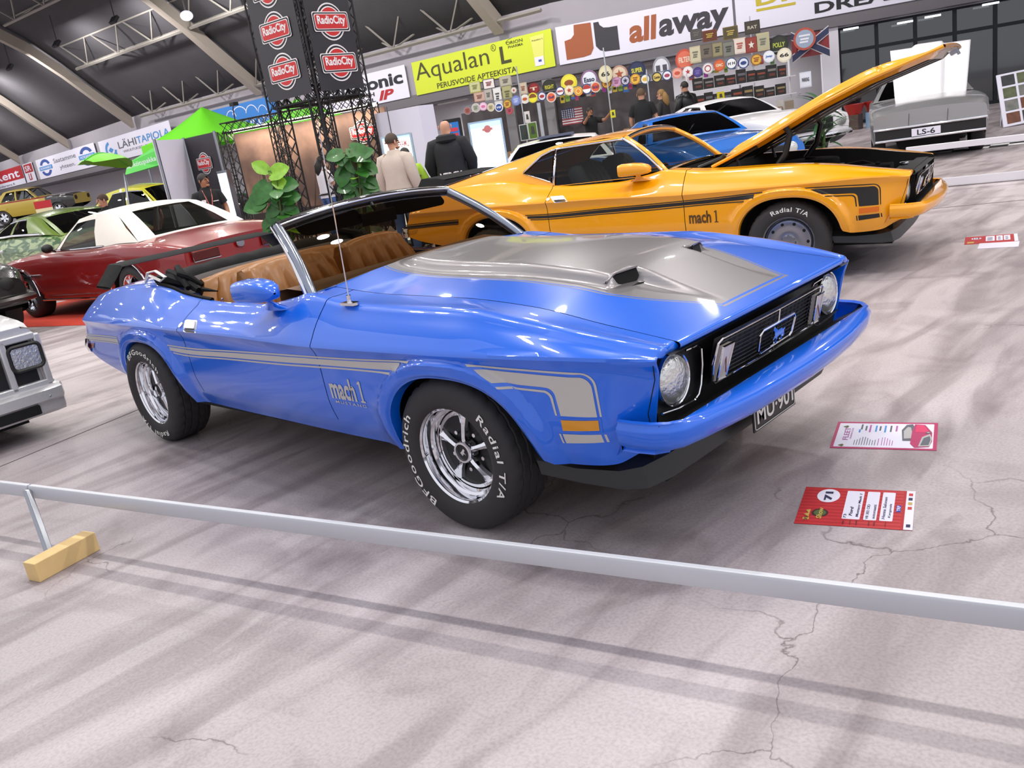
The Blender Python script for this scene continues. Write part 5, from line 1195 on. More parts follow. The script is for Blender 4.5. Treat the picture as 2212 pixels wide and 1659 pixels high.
cabm.grid([[(-1.75, -.60, 1.62), (-1.75, 0, 1.64), (-1.75, .60, 1.62)], [(-2.6, -.60, 1.63), (-2.6, 0, 1.66), (-2.6, .60, 1.63)], [(-2.75, -.62, 1.05), (-2.75, 0, 1.05), (-2.75, .62, 1.05)]])
for s in (-1, 1):
    cabm.tube([(-1.25, s*.76, 1.05), (-1.78, s*.60, 1.63), (-2.6, s*.6, 1.64), (-2.75, s*.74, 1.0)], .035, 8); cabm.tube([(-1.95, s*.76, 1.0), (-1.95, s*.62, 1.62)], .03, 6)
cabm.obj('cab', M_trk, PK); MB().grid([[(-1.25, -.74, 1.07), (-1.20, 0, 1.09), (-1.25, .74, 1.07)], [(-1.75, -.6, 1.61), (-1.72, 0, 1.63), (-1.75, .6, 1.61)]]).obj('windscreen', M_glassb, PK, 180)
for s in (-1, 1): MB().grid([[(-1.3, s*.75, 1.03), (-1.78, s*.60, 1.6)], [(-2.65, s*.74, 1.0), (-2.55, s*.6, 1.61)]]).obj('side_window', M_glassb, PK, 180)
MB().tube([(-1.22, .79, 1.02), (-1.75, .63, 1.62)], .012, 6).obj('pillar_trim', M_steel, PK)
g = MB(); 
g.grid([[(-.015, y, z) for y in (-.74, 0, .74)] for z in (.52, .90)], 1)
for z in (.885, .715, .545): g.box((.0, 0, z), (.05, 1.0 if z == .715 else 1.56, .05))
for y in (-.79, -.56, -.05, .05, .56, .79): g.box((.0, y, .715), (.05, .045, .36))
for y in (-.24, .24): g.box((0, y, .715), (.05, .03, .34))
g.box((.0, .57, .80), (.02, .32, .02)); 
g.obj('grille', [M_trk, M_black], PK, bevel=.012)
for s in (-1, 1):
    h = part('headlight', PK); MB().prism(rpoly(-.09, -.07, .09, .07, .025), lambda u, v, q: (.02+q, s*.685+u, .755+v), -.02, .006).obj('lens', M_lensm, h, 60); MB().tube([(.022, s*.685+u, .755+v) for u, v in rpoly(-.103, -.083, .103, .083, .035)], .014, 6, closed=True).obj('bezel', M_black, h)
bu = MB(); prof = [(.02, .535), (.10, .53), (.125, .515), (.13, .45), (.105, .43), (.105, .37), (.09, .35), (.02, .35)]
rows = []
for y, dx in ((-.86, -.22), (-.855, -.10), (-.82, -.02), (-.76, 0), (0, .01), (.76, 0), (.82, -.02), (.855, -.10), (.86, -.22)): rows.append([(x+dx, y, z) for x, z in prof])
bu.grid(rows, closed=True)
bo = bu.obj('front_bumper', M_trk, PK, 30)
for s in (-1, 1): MB().prism(rpoly(-.14, -.032, .14, .032, .01), lambda u, v, q: (.118+q, s*.50+u, .40+v), -.02, .004).obj('bumper_slot', M_pit, bo)
m = MB()
for s in (-1, 1):
    for u, v in ((.28, .48), (.31, .48), (.40, .378), (.43, .378), (.72, .47)): m.ball((.128 if v > .43 else .107, s*u, v), (.006, .008, .008), 8, 6)
m.obj('bolt', M_steel, bo)
for x in (-.82, -3.5):
    for s in (-1, 1):
        wl = plain_wheel(.33, .22, 'steel'); wl.parent = PK; wl.location = (x, s*.66, .33); wl.rotation_euler = (0, 0, pi if s > 0 else 0)
MB().box((-2.0, 0, .45), (3.9, 1.2, .3)).obj('underbody', M_pit, PK, smooth=False)

for ch in PK.children:
    if not ch.name.startswith('wheel'): ch.location.z -= .185
    else: ch.scale = (.9, .9, .9); ch.location.z = .297
# ------------------------------------------------------------------ black car between the pickup and the red convertible
S = dict(x=(-3.9, .9), wheels=(0, -2.75), wr=.33, arch=.40, ww=.24, rd=.10, zm=.60,
  zt=ip((-3.9, .80), (-3.3, .93), (-2, .95), (-1.2, .95), (0, .93), (.6, .86), (.9, .74)), zc=ip((-3.9, .84), (-3.3, .98), (-1.2, 1.0), (0, .98), (.6, .92), (.9, .80)), w=ip((-3.9, .82), (-3, .93), (0, .93), (.6, .90), (.9, .80)), zb=ip((-3.9, .42), (-3.3, .28), (.4, .26), (.9, .40)),
  roof=dict(xa=-1.0, xat=-1.6, xct=-2.5, xc=-3.1, zr=1.42, wr=.60, wins=((.05, .5), (.53, .85))))
bp = px(40, 615, (0, 0, .75))
BC = gen_car('black_car', 'glossy black car squeezed between the silver pickup and the red convertible', (-10.35, -.25, 0), .06, M_blkp, S)
m = MB(); bar(m, [(.55, -.95, .48), (.90, -.86, .48), (.98, -.5, .48), (1.0, 0, .48), (.98, .5, .48), (.90, .86, .48), (.55, .95, .48)], .05); m.obj('front_bumper', mat('dark_chrome', '4a4645'), BC)
for s in (-1, 1): MB().lathe([(0, .02), (.06, .012), (.085, 0), (.085, -.05)], 24, ax='x', c=(.90, s*.6, .68)).obj('headlight', M_black, BC)

# ------------------------------------------------------------------ green flamed cruiser behind the red car
def flames():
    m = bpy.data.materials.new('green_flame_paint'); m.use_nodes = True; nt = m.node_tree; b = nt.nodes['Principled BSDF']; tc = nt.nodes.new('ShaderNodeTexCoord'); mp = nt.nodes.new('ShaderNodeMapping'); wv = nt.nodes.new('ShaderNodeTexNoise'); r = nt.nodes.new('ShaderNodeValToRGB')
    mp.inputs['Scale'].default_value = (1.2, 1, 5); wv.inputs['Scale'].default_value = 1.6; wv.inputs['Distortion'].default_value = 2.2; e = r.color_ramp.elements; e[0].position = .44; e[0].color = lin('2f5a1c')+(1,); e[1].position = .56; e[1].color = lin('9db07a')+(1,)
    nt.links.new(tc.outputs['Object'], mp.inputs[0]); nt.links.new(mp.outputs[0], wv.inputs[0]); nt.links.new(wv.outputs[0], r.inputs[0]); nt.links.new(r.outputs[0], b.inputs['Base Color']); b.inputs['Coat Weight'].default_value = 1.; b.inputs['Roughness'].default_value = .3; return m
M_flame = flames(); M_grn = mat('green_paint', '5a7414', .25, coat=1.); M_dgrn = mat('dark_green_paint', '1d2f14', .3, coat=1.)
S = dict(x=(-4.0, 1.0), wheels=(0, -2.95), wr=.36, arch=.40, rd=.16, zm=.72, zt=ip((-4, .85), (-3.2, 1.02), (-2, 1.07), (-1.2, 1.06), (0, 1.02), (.7, .98), (1.0, .86)), zc=ip((-4, .90), (-3.2, 1.08), (-1.2, 1.12), (.7, 1.05), (1, .93)), w=ip((-4, .80), (-3, .95), (0, .95), (.7, .92), (1, .80)), zb=ip((-4, .45), (-3.2, .28), (.5, .26), (1, .42)),
  roof=dict(xa=-1.05, xat=-1.55, xct=-2.6, xc=-3.5, zr=1.38, wr=.62, mat=[M_grn], wins=((.05, .30), (.34, .60)), bow=.07))
gp_ = depth_pt(95, 560, 17); 
GC = gen_car('flamed_car', 'green rounded cruiser with painted flames and chrome trim behind the red convertible', (-17.4, 3.0, 0), pi+.14, [M_flame, mat('dark_cabin', '0e0e10', .8)], S)
m = MB(); bar(m, [(.8, .97, .80), (-.6, .985, .82), (-1.6, .975, .84)], .022); bar(m, [(-1.0, .90, 1.07), (-2, .905, 1.09), (-3.0, .90, 1.06)], .022); bar(m, [(.9, .85, .5), (1.05, .6, .5), (1.08, 0, .5), (1.05, -.6, .5), (.9, -.85, .5)], .06); m.obj('side_trim', M_chrome, GC)
for s in (-1, 1): MB().lathe([(0, .03), (.06, .02), (.09, 0), (.11, -.01), (.11, -.08)], 24, ax='x', c=(1.0, s*.66, .82)).obj('headlight', M_chrome, GC)
# dark car with dark red cabin behind it (far left)
S2 = dict(x=(-4.0, 1.0), wheels=(0, -2.9), wr=.34, arch=.39, rd=.10, zm=.65, zt=ip((-4, .85), (-3.2, .98), (-1.2, 1.0), (0, .98), (1.0, .84)), zc=ip((-4, .9), (-1.2, 1.04), (1, .9)), w=ip((-4, .82), (-3, .94), (0, .94), (1, .82)), zb=ip((-4, .42), (-3, .27), (.5, .26), (1, .4)),
  roof=dict(xa=-1.0, xat=-1.6, xct=-2.6, xc=-3.4, zr=1.45, wr=.62, wins=((.05, .36), (.40, .72))))
DC = gen_car('dark_sedan', 'black sedan with flat roof behind the green flamed car at the left edge', (-20.5, 2.9, 0), .05, [M_blkp, mat('maroon_cabin', '3a0c12', .8)], S2)

# ------------------------------------------------------------------ rally car raised on a stand
M_ryel = mat('mustard_paint', 'a8912a', .4, coat=.5); M_rred = mat('rally_red', '8a2a22', .5)
S = dict(x=(-3.1, .75), wheels=(0, -2.4), wr=.30, arch=.34, ww=.2, rd=.05, zm=.60, crease=.01, zt=ip((-3.1, .84), (-2.4, .90), (-1, .90), (.5, .86), (.75, .80)), zc=ip((-3.1, .87), (-2.4, .94), (-1, .95), (.5, .91), (.75, .84)), w=ip((-3.1, .72), (-2.4, .78), (0, .78), (.75, .73)), zb=ip((-3.1, .42), (-2.4, .28), (.4, .28), (.75, .42)),
  mi=lambda x, k: (2 if (x > -.45) else (3 if k in (8, 9, 10) and x < -.45 else 0)),
  roof=dict(xa=-.78, xat=-1.2, xct=-2.2, xc=-2.7, zr=1.36, wr=.56, mat=[M_ryel], wins=((.06, .45), (.50, .82)), glass=M_glass, trim=False, bow=.05))
rp = depth_pt(152, 468, 37)
RL = gen_car('rally_car', 'small yellow rally car with a black nose raised on a stand at the left', (rp.x, rp.y, 1.0), .75, [M_ryel, mat('dark_cabin', '0e0e10'), M_blkp, M_rred], S)
m = MB(); 
for s in (-1, 1): m.tube([(-1.0, s*.6, .9), (-1.3, s*.5, 1.3), (-1.75, 0, .9)], .025, 6)
m.obj('roll_cage', M_lat, RL)
MB().lathe([(0, .02), (.09, 0), (.09, -.05)], 20, ax='x', c=(.78, -.55, .68)).obj('headlight', M_black, RL); MB().lathe([(0, .02), (.09, 0), (.09, -.05)], 20, ax='x', c=(.78, .55, .68)).obj('headlight', M_black, RL)
sb = thing('car_stand', 'low dark stand carrying the small rally car', 'stand', (rp.x, rp.y, 0), .75); m = MB()
for x in (-2.6, -1.2, .2):
    for y in (-.5, .5): m.cyl((x, y, 0), (x, y, 1.0), .07, 8)
m.box((-1.2, 0, .95), (4.2, 1.7, .09)); m.obj('frame', M_lat, sb, smooth=False)
rb = depth_pt(97, 455, 30); ru = thing('roll_up_sign', 'narrow roll-up sign in front of the small rally car', 'sign', (rb.x, rb.y, 0)); t = (depth_pt(104, 455, 30)-depth_pt(91, 457, 30)); t.z = 0; W_ = t.length; t.normalize(); n = Vector((t.y, -t.x, 0)); top = depth_pt(96, 433, 30).z
m = MB(); f = lambda u, v, h=0: t*u+n*h+Vector((0, 0, v)); m.prism([(-.3, .1), (.3, .1), (.3, top), (-.3, top)], f, 0, .01, 0); rect(m, f, -.3, top-.25, .3, top, 1, .014); disc(m, f, 0, top-.8, .16, 2, .014); rect(m, f, -.2, top-1.5, .2, top-1.2, 1, .014); m.box((0, 0, .05), (.6, .25, .1)); m.obj('print', [mat('cream_print', 'cbc29a', .7), M_red, M_gy], ru, smooth=False)

# ------------------------------------------------------------------ yellow-topped fifties car
S = dict(x=(-4.1, 1.05), wheels=(0, -2.9), wr=.35, arch=.40, rd=.18, zm=.75, zt=ip((-4.1, .85), (-3.2, 1.02), (-1.2, 1.06), (.6, 1.0), (1.05, .86)), zc=ip((-4.1, .9), (-3.2, 1.1), (-1.2, 1.14), (.6, 1.08), (1.05, .92)), w=ip((-4.1, .78), (-3, .92), (0, .92), (1.05, .78)), zb=ip((-4.1, .45), (-3.2, .3), (.5, .28), (1.05, .42)),
  roof=dict(xa=-1.0, xat=-1.5, xct=-2.5, xc=-3.2, zr=1.62, wr=.62, mat=[mat('lemon_paint', 'b8b41c', .3, coat=1.)], wins=((.05, .36), (.40, .75)), bow=.08))
yp = depth_pt(308, 450, 22)
YC = gen_car('two_tone_car', 'black fifties car with a lemon yellow roof beyond the leaf parasol', (yp.x+1.75, yp.y+1.07, 0), .55, M_blkp, S)

# ------------------------------------------------------------------ cars on the right: blue coupe, white fastback, striped car, silver muscle car
M_sky = mat('sky_blue_paint', '1767c2', .28, coat=1.)
S = dict(x=(-3.9, .98), wheels=(0, -2.8), wr=.33, arch=.40, rd=.05, zm=.62, crease=.01, zt=ip((-3.9, .88), (-3.2, .95), (-2.2, .93), (-1, .93), (.4, .88), (.98, .74)), zc=ip((-3.9, .9), (-3.2, .98), (-1, .98), (.4, .94), (.98, .80)), w=ip((-3.9, .82), (-3, .92), (0, .93), (.6, .90), (.98, .82)), zb=ip((-3.9, .42), (-3.2, .28), (.4, .26), (.98, .42)),
  roof=dict(xa=-1.0, xat=-1.60, xct=-2.35, xc=-3.55, zr=1.33, wr=.60, wins=((.05, .26),), bow=.04))
BL = gen_car('blue_coupe', 'sky blue fastback coupe parked just behind the orange-yellow car', (-4.5, 9.2, .0), -.66, M_sky, S)
m = MB(); m.box((.99, 0, .64), (.03, 1.3, .16)); m.obj('grille', M_black, BL, bevel=.02)
for s in (-1, 1): MB().lathe([(0, .02), (.08, .006), (.09, 0), (.09, -.05)], 20, ax='x', c=(1.0, s*.62, .66)).obj('headlight', M_lensm, BL)
m = MB(); bar(m, [(.6, -.93, .46), (.98, -.84, .46), (1.05, 0, .46), (.98, .84, .46), (.6, .93, .46)], .045); m.obj('front_bumper', M_chrome, BL)
S = dict(S); S['zt'] = ip((-3.9, .9), (-3.2, .97), (-1, .93), (.4, .90), (.98, .80)); S['zc'] = ip((-3.9, .93), (-3, 1.0), (-1, .98), (.4, .95), (.98, .85)); S['rim'] = 'chrome'; S['rd'] = .07
S['roof'] = dict(xa=-1.0, xat=-1.55, xct=-2.3, xc=-3.7, zr=1.32, wr=.60, wins=((.05, .34), (.42, .60)), bow=.04)
wp_ = px(1800, 262, (0, 0, .45)); 
WF = gen_car('white_fastback', 'white sixties fastback on the grey platform behind the raised hood', (-5.27, 12.49, .12), -.5, M_whtp, S)
m = MB(); m.box((1.0, 0, .66), (.03, .95, .20)); m.obj('grille', M_black, WF, bevel=.02); m = MB(); bar(m, [(.6, -.93, .46), (.98, -.84, .46), (1.05, 0, .46), (.98, .84, .46), (.6, .93, .46)], .05); m.obj('front_bumper', M_chrome, WF)
for s in (-1, 1): MB().lathe([(0, .03), (.08, .01), (.10, 0), (.10, -.05)], 20, ax='x', c=(1.0, s*.66, .68)).obj('headlight', M_lensm, WF)
S = dict(S); S['roof'] = dict(xa=-1.0, xat=-1.6, xct=-2.5, xc=-3.1, zr=1.30, wr=.60, wins=((.05, .5), (.53, .85)), mat=[M_whtp])
WS = gen_car('striped_car', 'blue car with a white roof and dark blue stripe, mostly hidden behind the orange-yellow fastback', (-5.45, 6.3, 0), -.92, M_sky, S)
MB().grid([[(-1.55-.95*i/8, y, 1.315+.032*math.sin(pi*i/8)-.03*abs(y/.6)**2.5*0) for y in (-.28, 0, .28)] for i in range(9)]).obj('roof_stripe', mat('stripe_navy', '16254d', .4), WS)
MB().grid([[(.9-1.7*i/8, y, S['zc'](.9-1.7*i/8)+.004) for y in (-.22, 0, .22)] for i in range(9)]).obj('hood_stripe', mat('stripe_navy', '16254d'), WS)
S = dict(x=(-4.0, .95), wheels=(0, -2.85), wr=.34, arch=.41, rd=.05, zm=.62, zt=ip((-4, .85), (-3.2, .93), (-1, .93), (.4, .90), (.8, .86), (.95, .80)), zc=ip((-4, .88), (-3.2, .97), (-1, .97), (.4, .95), (.95, .84)), w=ip((-4, .80), (-3, .88), (0, .89), (.7, .87), (.95, .82)), zb=ip((-4, .42), (-3.2, .28), (.4, .28), (.95, .38)),
  roof=dict(xa=-1.1, xat=-1.65, xct=-2.5, xc=-3.2, zr=1.32, wr=.60, wins=((.05, .5), (.53, .85))))
# it faces the camera; its nose runs from pixel (1880, 300) to (2120, 270)
MC = gen_car('silver_muscle_car', 'silver muscle car facing the camera with a white hood panel standing on its nose', (-2.80, 12.97, 0), -1.2, M_silp, S)
m = MB(); m.box((.955, 0, .47), (.03, 1.60, .17)); gq = m.obj('grille', M_black, MC, smooth=False); m = MB(); bar(m, [(.95, -.82, .575), (.985, -.70, .575), (.99, 0, .575), (.985, .70, .575), (.95, .82, .575)], .020); bar(m, [(.955, -.80, .39), (.975, 0, .39), (.955, .80, .39)], .022); m.obj('grille_trim', M_chrome, gq)
m = MB()
for y in (-.30, .26): m.tube([(.972, y, .60), (.975, y+.01, .74), (.93, y+.015, .80)], .003, 4)
m.obj('panel_seam', M_pit, MC)
m = MB(); m.box((1.0, -.05, .475), (.01, .42, .12), 0); m.text('LS-6', lambda a_, b_, l: (1.0055+l, -.18+a_, .43+b_), .26, .085, 1, .02); m.obj('number_plate', [M_bw, M_ink], MC, smooth=False)
# white cowl-induction hood panel leaning on the nose
hp = thing('hood_panel', 'white scooped hood panel standing upright on the silver car', 'hood', (0, 0, 0)); A, B, C_, D_ = depth_pt(1938, 268, 15.1), depth_pt(2082, 254, 14.9), depth_pt(2097, 85, 15.5), depth_pt(1923, 110, 15.7)
m = MB(); rows = []
nrm = (B-A).cross(D_-A).normalized(); nrm = nrm if nrm.dot(CAMPOS-A) > 0 else -nrm
for i in range(29):
    v = i/28; row = []
    for j in range(31):
        u_ = j/30; hw_ = lerp(.24, .19, sstep(.1, .45, v)); r_ = .075*(1-sstep(hw_-.035, hw_+.02, abs(u_-.47)))*sstep(.02, .45, v) - .018*(1-sstep(.2, .32, abs(u_-.47)))*(1-sstep(.3, .5, v))
        row.append(A*(1-u_)*(1-v)+B*u_*(1-v)+C_*u_*v+D_*(1-u_)*v + nrm*(r_+.02*math.sin(pi*v)))
    rows.append(row)
m.grid(rows); o_ = (A+B)/2; m.v = [tuple(Vector(p)-o_) for p in m.v]; hp.location = o_; q_ = m.obj('panel', M_whtp, hp, 60); sm_ = q_.modifiers.new('thick', 'SOLIDIFY'); sm_.thickness = .02
hs = MB(); hs.tube([tuple(A+(D_-A)*.1-nrm*.03-o_), tuple(A+(D_-A)*.1-nrm*.5-Vector((0, 0, .1))-o_)], .015, 6); hs.tube([tuple(B+(C_-B)*.1-nrm*.03-o_), tuple(B+(C_-B)*.1-nrm*.5-Vector((0, 0, .1))-o_)], .015, 6); hs.obj('prop', M_steel, hp)
# ------------------------------------------------------------------ low rail, wooden foot, show cards
M_alu = mat('aluminium_rail', 'c4c6cc', .42, .35); M_wood = mat('pale_timber', 'd8b87e', .7, noise=.12, nscale=14)
ra, rb_ = px(62, 1047, (0, 0, .285)), px(2212, 1308, (0, 0, .285)); rd_ = (rb_-ra).normalized(); rn = Vector((rd_.y, -rd_.x, 0))
def rail(a, b, label):
    T = thing('barrier_rail', label, 'rail', a); t = (b-a).normalized(); n = Vector((t.y, -t.x, 0)); L_ = (b-a).length
    pr = [(-.012, -.062), (.012, -.062), (.014, -.058), (.014, -.010), (.010, 0), (-.010, 0), (-.014, -.010), (-.014, -.058)]
    rows = [[t*u + n*v + Vector((0, 0, z)) for v, z in pr] for u in (0, L_)]
    m = MB().grid(rows, closed=True); m.add(rows[0], [tuple(range(8))]); m.add(rows[1], [tuple(range(8))]); m.obj('bar', M_alu, T, bevel=.002); return T
rail(ra+rd_*.01, ra+rd_*6.5, 'long aluminium barrier rail running in front of the blue convertible to the right edge')
rail(ra-rd_*3.2, ra-rd_*.004, 'aluminium barrier rail leaving the picture at the left edge')
pb = px(105, 1190, (0, 0, .085)); PO = thing('barrier_post', 'square metal barrier post set in a pale wooden block', 'post', (pb.x, pb.y, 0)); rot = Matrix.Rotation(math.atan2(rd_.y, rd_.x), 3, 'Z')
top = ra+rd_*.0+Vector((0, 0, -.05))
m = MB(); lo_, hi_ = pb, Vector((ra.x+.012, ra.y-.018, .27)); ax_ = (hi_-lo_); q = MB()
for dx, dy in ((-.015, -.015), (.015, -.015), (.015, .015), (-.015, .015)): pass
rows = [[Vector(b_)-Vector((pb.x, pb.y, 0)) + rot @ Vector((dx, dy, 0)) for dx, dy in ((-.017, -.013), (.017, -.013), (.017, .013), (-.017, .013))] for b_ in (lo_-Vector((0, 0, .03)), hi_)]
m.grid(rows, closed=True); m.add(rows[1], [(0, 1, 2, 3)]); m.obj('upright', M_steel, PO, bevel=.003)
ba = [px(50, 1212, (0, 0, .088)), px(190, 1145, (0, 0, .088))]; bc = (px(50, 1212, (0, 0, .088))+px(204, 1152, (0, 0, .088)))/2; bc.z = .044
d1 = (px(204, 1152, (0, 0, .088))-px(72, 1222, (0, 0, .088))); ang = math.atan2(d1.y, d1.x)
MB().box(tuple(bc-Vector((pb.x, pb.y, 0))), (d1.length, .085, .088), 0, Matrix.Rotation(ang, 3, 'Z')).obj('wooden_block', M_wood, PO, smooth=False, bevel=.003)
def card(name, corners, label, mats, deco, thick=.002):
    """a printed sheet lying on the floor; corners: origin, along u, along v (pixels)"""
    A, B, D_ = [px(x, y) for x, y in corners]; u = (B-A); v = (D_-A); W_, H_ = u.length, v.length; u.normalize(); n = Vector((0, 0, 1)); v = n.cross(u) if n.cross(u).dot(v) > 0 else -n.cross(u)
    f = lambda a_, b_, h=0: u*a_+v*b_+n*(thick+h)
    m = MB(); m.prism([(0, 0), (W_, 0), (W_, H_), (0, H_)], lambda a_, b_, h: u*a_+v*b_+n*h, .0005, thick, 0); deco(m, f, W_, H_)
    return tag(m.obj(name, mats, loc=A, smooth=False, merge=False), label, 'card', None)
hz = .0004
def d_card71(m, f, W_, H_):
    # u runs along the long side, text is read with its baseline along v (turned a quarter)
    for k in range(12): rect(m, f, 0, H_*k/12, W_*.90, H_*(k+.5)/12, 4, hz)
    rect(m, f, W_*.925, 0, W_, H_, 1, hz*1.5)
    disc(m, f, W_*.235, H_*.77, H_*.185, 1, hz*2, rx=W_*.105)
    T2 = lambda s, u0, v0, w_, h_, mi, b=.01, sh=0: m.text(s, lambda a_, b_, l: f(u0-b_, v0+a_, hz*4), w_, h_, mi, b, sh)
    T2('71', W_*.275, H_*.64, H_*.24, W_*.075, 2, .05)
    for u0, u1 in ((.40, .555), (.585, .695), (.72, .83)): 
        m.add([f(W_*a_, H_*b_, hz*2) for a_, b_ in rpoly(u0, .18, u1, .93, .015)], [tuple(range(24))], 1)
    T2('73', W_*.435, H_*.20, H_*.10, W_*.024, 2); T2('Ford', W_*.485, H_*.26, H_*.24, W_*.030, 2, .03, .2); T2('Mustang Mach 1', W_*.545, H_*.24, H_*.62, W_*.030, 2, .02, .2)
    T2('V8 302 CID', W_*.625, H_*.20, H_*.38, W_*.024, 2); T2('automaatti', W_*.68, H_*.22, H_*.36, W_*.024, 2); T2('Henna Salonen', W_*.765, H_*.22, H_*.58, W_*.028, 2, .01, .2); T2('Kangasala', W_*.815, H_*.26, H_*.36, W_*.026, 2, .01, .2)
    # badge of the show: crown, dark oval, gold letters
    disc(m, f, W_*.20, H_*.30, W_*.085, 3, hz*2, rx=W_*.075); disc(m, f, W_*.20, H_*.30, W_*.06, 5, hz*3, rx=W_*.055); T2('Show', W_*.225, H_*.14, H_*.30, W_*.05, 6, .03, .2); disc(m, f, W_*.09, H_*.14, W_*.03, 6, hz*2); T2('35', W_*.105, H_*.09, H_*.10, W_*.03, 3, .02)
    m.add([f(W_*a_, H_*b_, hz*3) for a_, b_ in ((.11, .18), (.06, .25), (.10, .28), (.07, .35), (.11, .38))], [tuple(range(5))], 6)
    rect(m, f, W_*.85, H_*.42, W_*.89, H_*.60, 7, hz*2); T2('TRP', W_*.885, H_*.44, H_*.14, W_*.03, 1, .02)
    for v, mi in ((.06, 2), (.50, 4), (.62, 6), (.74, 2), (.86, 4)): rect(m, f, W_*.945, H_*v, W_*.98, H_*(v+.07), mi, hz*3)
    for u0, s in ((.43, 'vm.'), (.485, 'merkki'), (.54, 'malli'), (.645, 'moottori'), (.69, 'vaiht.'), (.785, 'omistaja')): T2(s, W_*u0, H_*.04, H_*.11, W_*.016, 3, .0)
CM = [M_red, M_bw, mat('ink_dark_blue', '22254a', .6), mat('ink_maroon', '3a1414', .6), mat('card_red', 'b8282c', .5), mat('card_green', '4a5a2c', .6), mat('card_gold', 'b89a4a', .6), mat('card_navy', '2b3a9a', .6)]
card('show_card', ((1715, 1131), (1971, 1147), (1753, 1053)), 'red show card with a white number 71 lying on the floor nearest the low rail', CM, d_card71)
def d_pink(m, f, W_, H_):
    m.add([f(W_*a_, H_*b_, hz) for a_, b_ in rpoly(.03, .05, .965, .94, .015)], [tuple(range(24))], 1)
    T2 = lambda s, u0, v0, w_, h_, mi, b=.01: m.text(s, lambda a_, b_, l: f(u0-b_, v0+a_, hz*4), w_, h_, mi, b, 0)
    T2('FLEET', W_*.155, H_*.30, H_*.46, W_*.055, 2, .01); T2('CRUISING CLUB', W_*.185, H_*.32, H_*.42, W_*.016, 2)
    for v in (.10, .80): m.add([f(W_*a_, H_*b_, hz*3) for a_, b_ in ((.07, v), (.115, v+.05), (.13, v), (.115, v-.05))], [(0, 1, 2, 3)], 3)
    for i, u in enumerate((.22, .245, .27, .295, .32, .345, .37, .395, .42, .45, .485, .51, .535, .56, .585)):
        rect(m, f, W_*u, H_*.12, W_*(u+.007), H_*(.12+.30*(.6+.4*math.sin(i*2.7)**2)), 4 if i < 9 else 2, hz*2)
    for u, v0, v1, mi in ((.24, .58, .70, 5), (.255, .70, .90, 4), (.30, .66, .84, 4), (.34, .60, .88, 2), (.40, .62, .86, 5), (.44, .66, .84, 4), (.49, .60, .86, 5), (.545, .62, .86, 4), (.60, .64, .86, 2)): rect(m, f, W_*u, H_*v0, W_*(u+.018), H_*v1, mi, hz*2)
    # printed picture of a plum coloured classic car
    P_ = lambda pts, mi, h: m.add([f(W_*a_, H_*b_, h) for a_, b_ in pts], [tuple(range(len(pts)))], mi)
    P_([(.68, .30), (.66, .70), (.70, .90), (.76, .93), (.80, .72), (.80, .30)], 4, hz*2); P_([(.69, .38), (.68, .66), (.715, .82), (.745, .80), (.765, .58), (.765, .40)], 6, hz*3)
    P_([(.755, .20), (.76, .62), (.78, .92), (.88, .90), (.95, .62), (.955, .30), (.93, .10), (.80, .06)], 0, hz*4); P_([(.79, .62), (.80, .90), (.87, .88), (.92, .62)], 7, hz*5)
    P_([(.83, .10), (.86, .44), (.93, .56), (.955, .40), (.935, .12)], 6, hz*6); P_([(.85, .14), (.875, .40), (.93, .48), (.94, .34), (.925, .16)], 4, hz*7)
    disc(m, f, W_*.915, H_*.60, W_*.026, 4, hz*7); disc(m, f, W_*.915, H_*.60, W_*.014, 6, hz*8)
card('show_poster', ((1792, 968), (2023, 974), (1820, 912)), 'pink bordered white card with a plum car picture lying ahead of the bumper', [mat('card_plum', 'a81f5a', .5), M_bw, mat('ink_plum', 'a8589a', .6), mat('ink_olive', '5a5a2a', .6), M_gy, M_lb, mat('print_lightgrey', 'a9a6a6', .5), mat('card_pink', 'cc2a5e', .5)], d_pink)
def d_far(m, f, W_, H_):
    disc(m, f, W_*.22, H_*.68, W_*.10, 1, .001, rx=W_*.10); m.text('113', lambda a_, b_, l: f(W_*.16+a_, H_*.60+b_, .002), W_*.12, H_*.16, 2, .03)
    for u0, u1 in ((.40, .57), (.60, .72), (.74, .86)):
        rect(m, f, W_*u0, H_*.25, W_*u1, H_*.90, 1, .001)
        for v in (.35, .5, .65): rect(m, f, W_*(u0+.03), H_*v, W_*(u1-.04), H_*(v+.06), 2, .002)
    rect(m, f, W_*.93, 0, W_, H_, 1, .001); rect(m, f, W_*.05, H_*.1, W_*.18, H_*.3, 3, .001)
card('show_card', ((2083, 529), (2200, 521), (2087, 513)), 'small red show card lying on the far floor at the right', [M_red, M_bw, CM[2], CM[6]], d_far)
card('show_poster', ((2111, 538), (2200, 533), (2110, 527)), 'plain white sheet lying against the small far red show card', [M_bw, M_red], lambda m, f, W_, H_: rect(m, f, W_*.2, H_*.4, W_*.7, H_*.6, 1, .001) if 0 else None, .003)
# far low white fence in front of the silver car
M_wf = mat('white_fence', 'd2d0d6', .5)
a_, b_ = px(1976, 323, (0, 0, .50)), px(2212, 296, (0, 0, .50)); t = (b_-a_).normalized(); F = thing('white_fence', 'low white fence with two bars in front of the silver muscle car', 'fence', (a_.x, a_.y, 0)); o_ = Vector((a_.x, a_.y, 0)); rt = Matrix.Rotation(math.atan2(t.y, t.x), 3, 'Z')
for z, nm in ((.50, 'top_bar'), (.06, 'bottom_bar')): MB().box(tuple(t*2.6+Vector((0, 0, z))), (5.4, .05, .075 if z > .1 else .10), 0, rt).obj(nm, M_wf, F, smooth=False, bevel=.005)
for u in (.0, 2.4, 5.0): MB().box(tuple(t*u+Vector((0, 0, .25))), (.05, .045, .5), 0, rt).obj('post', M_wf, F, smooth=False)
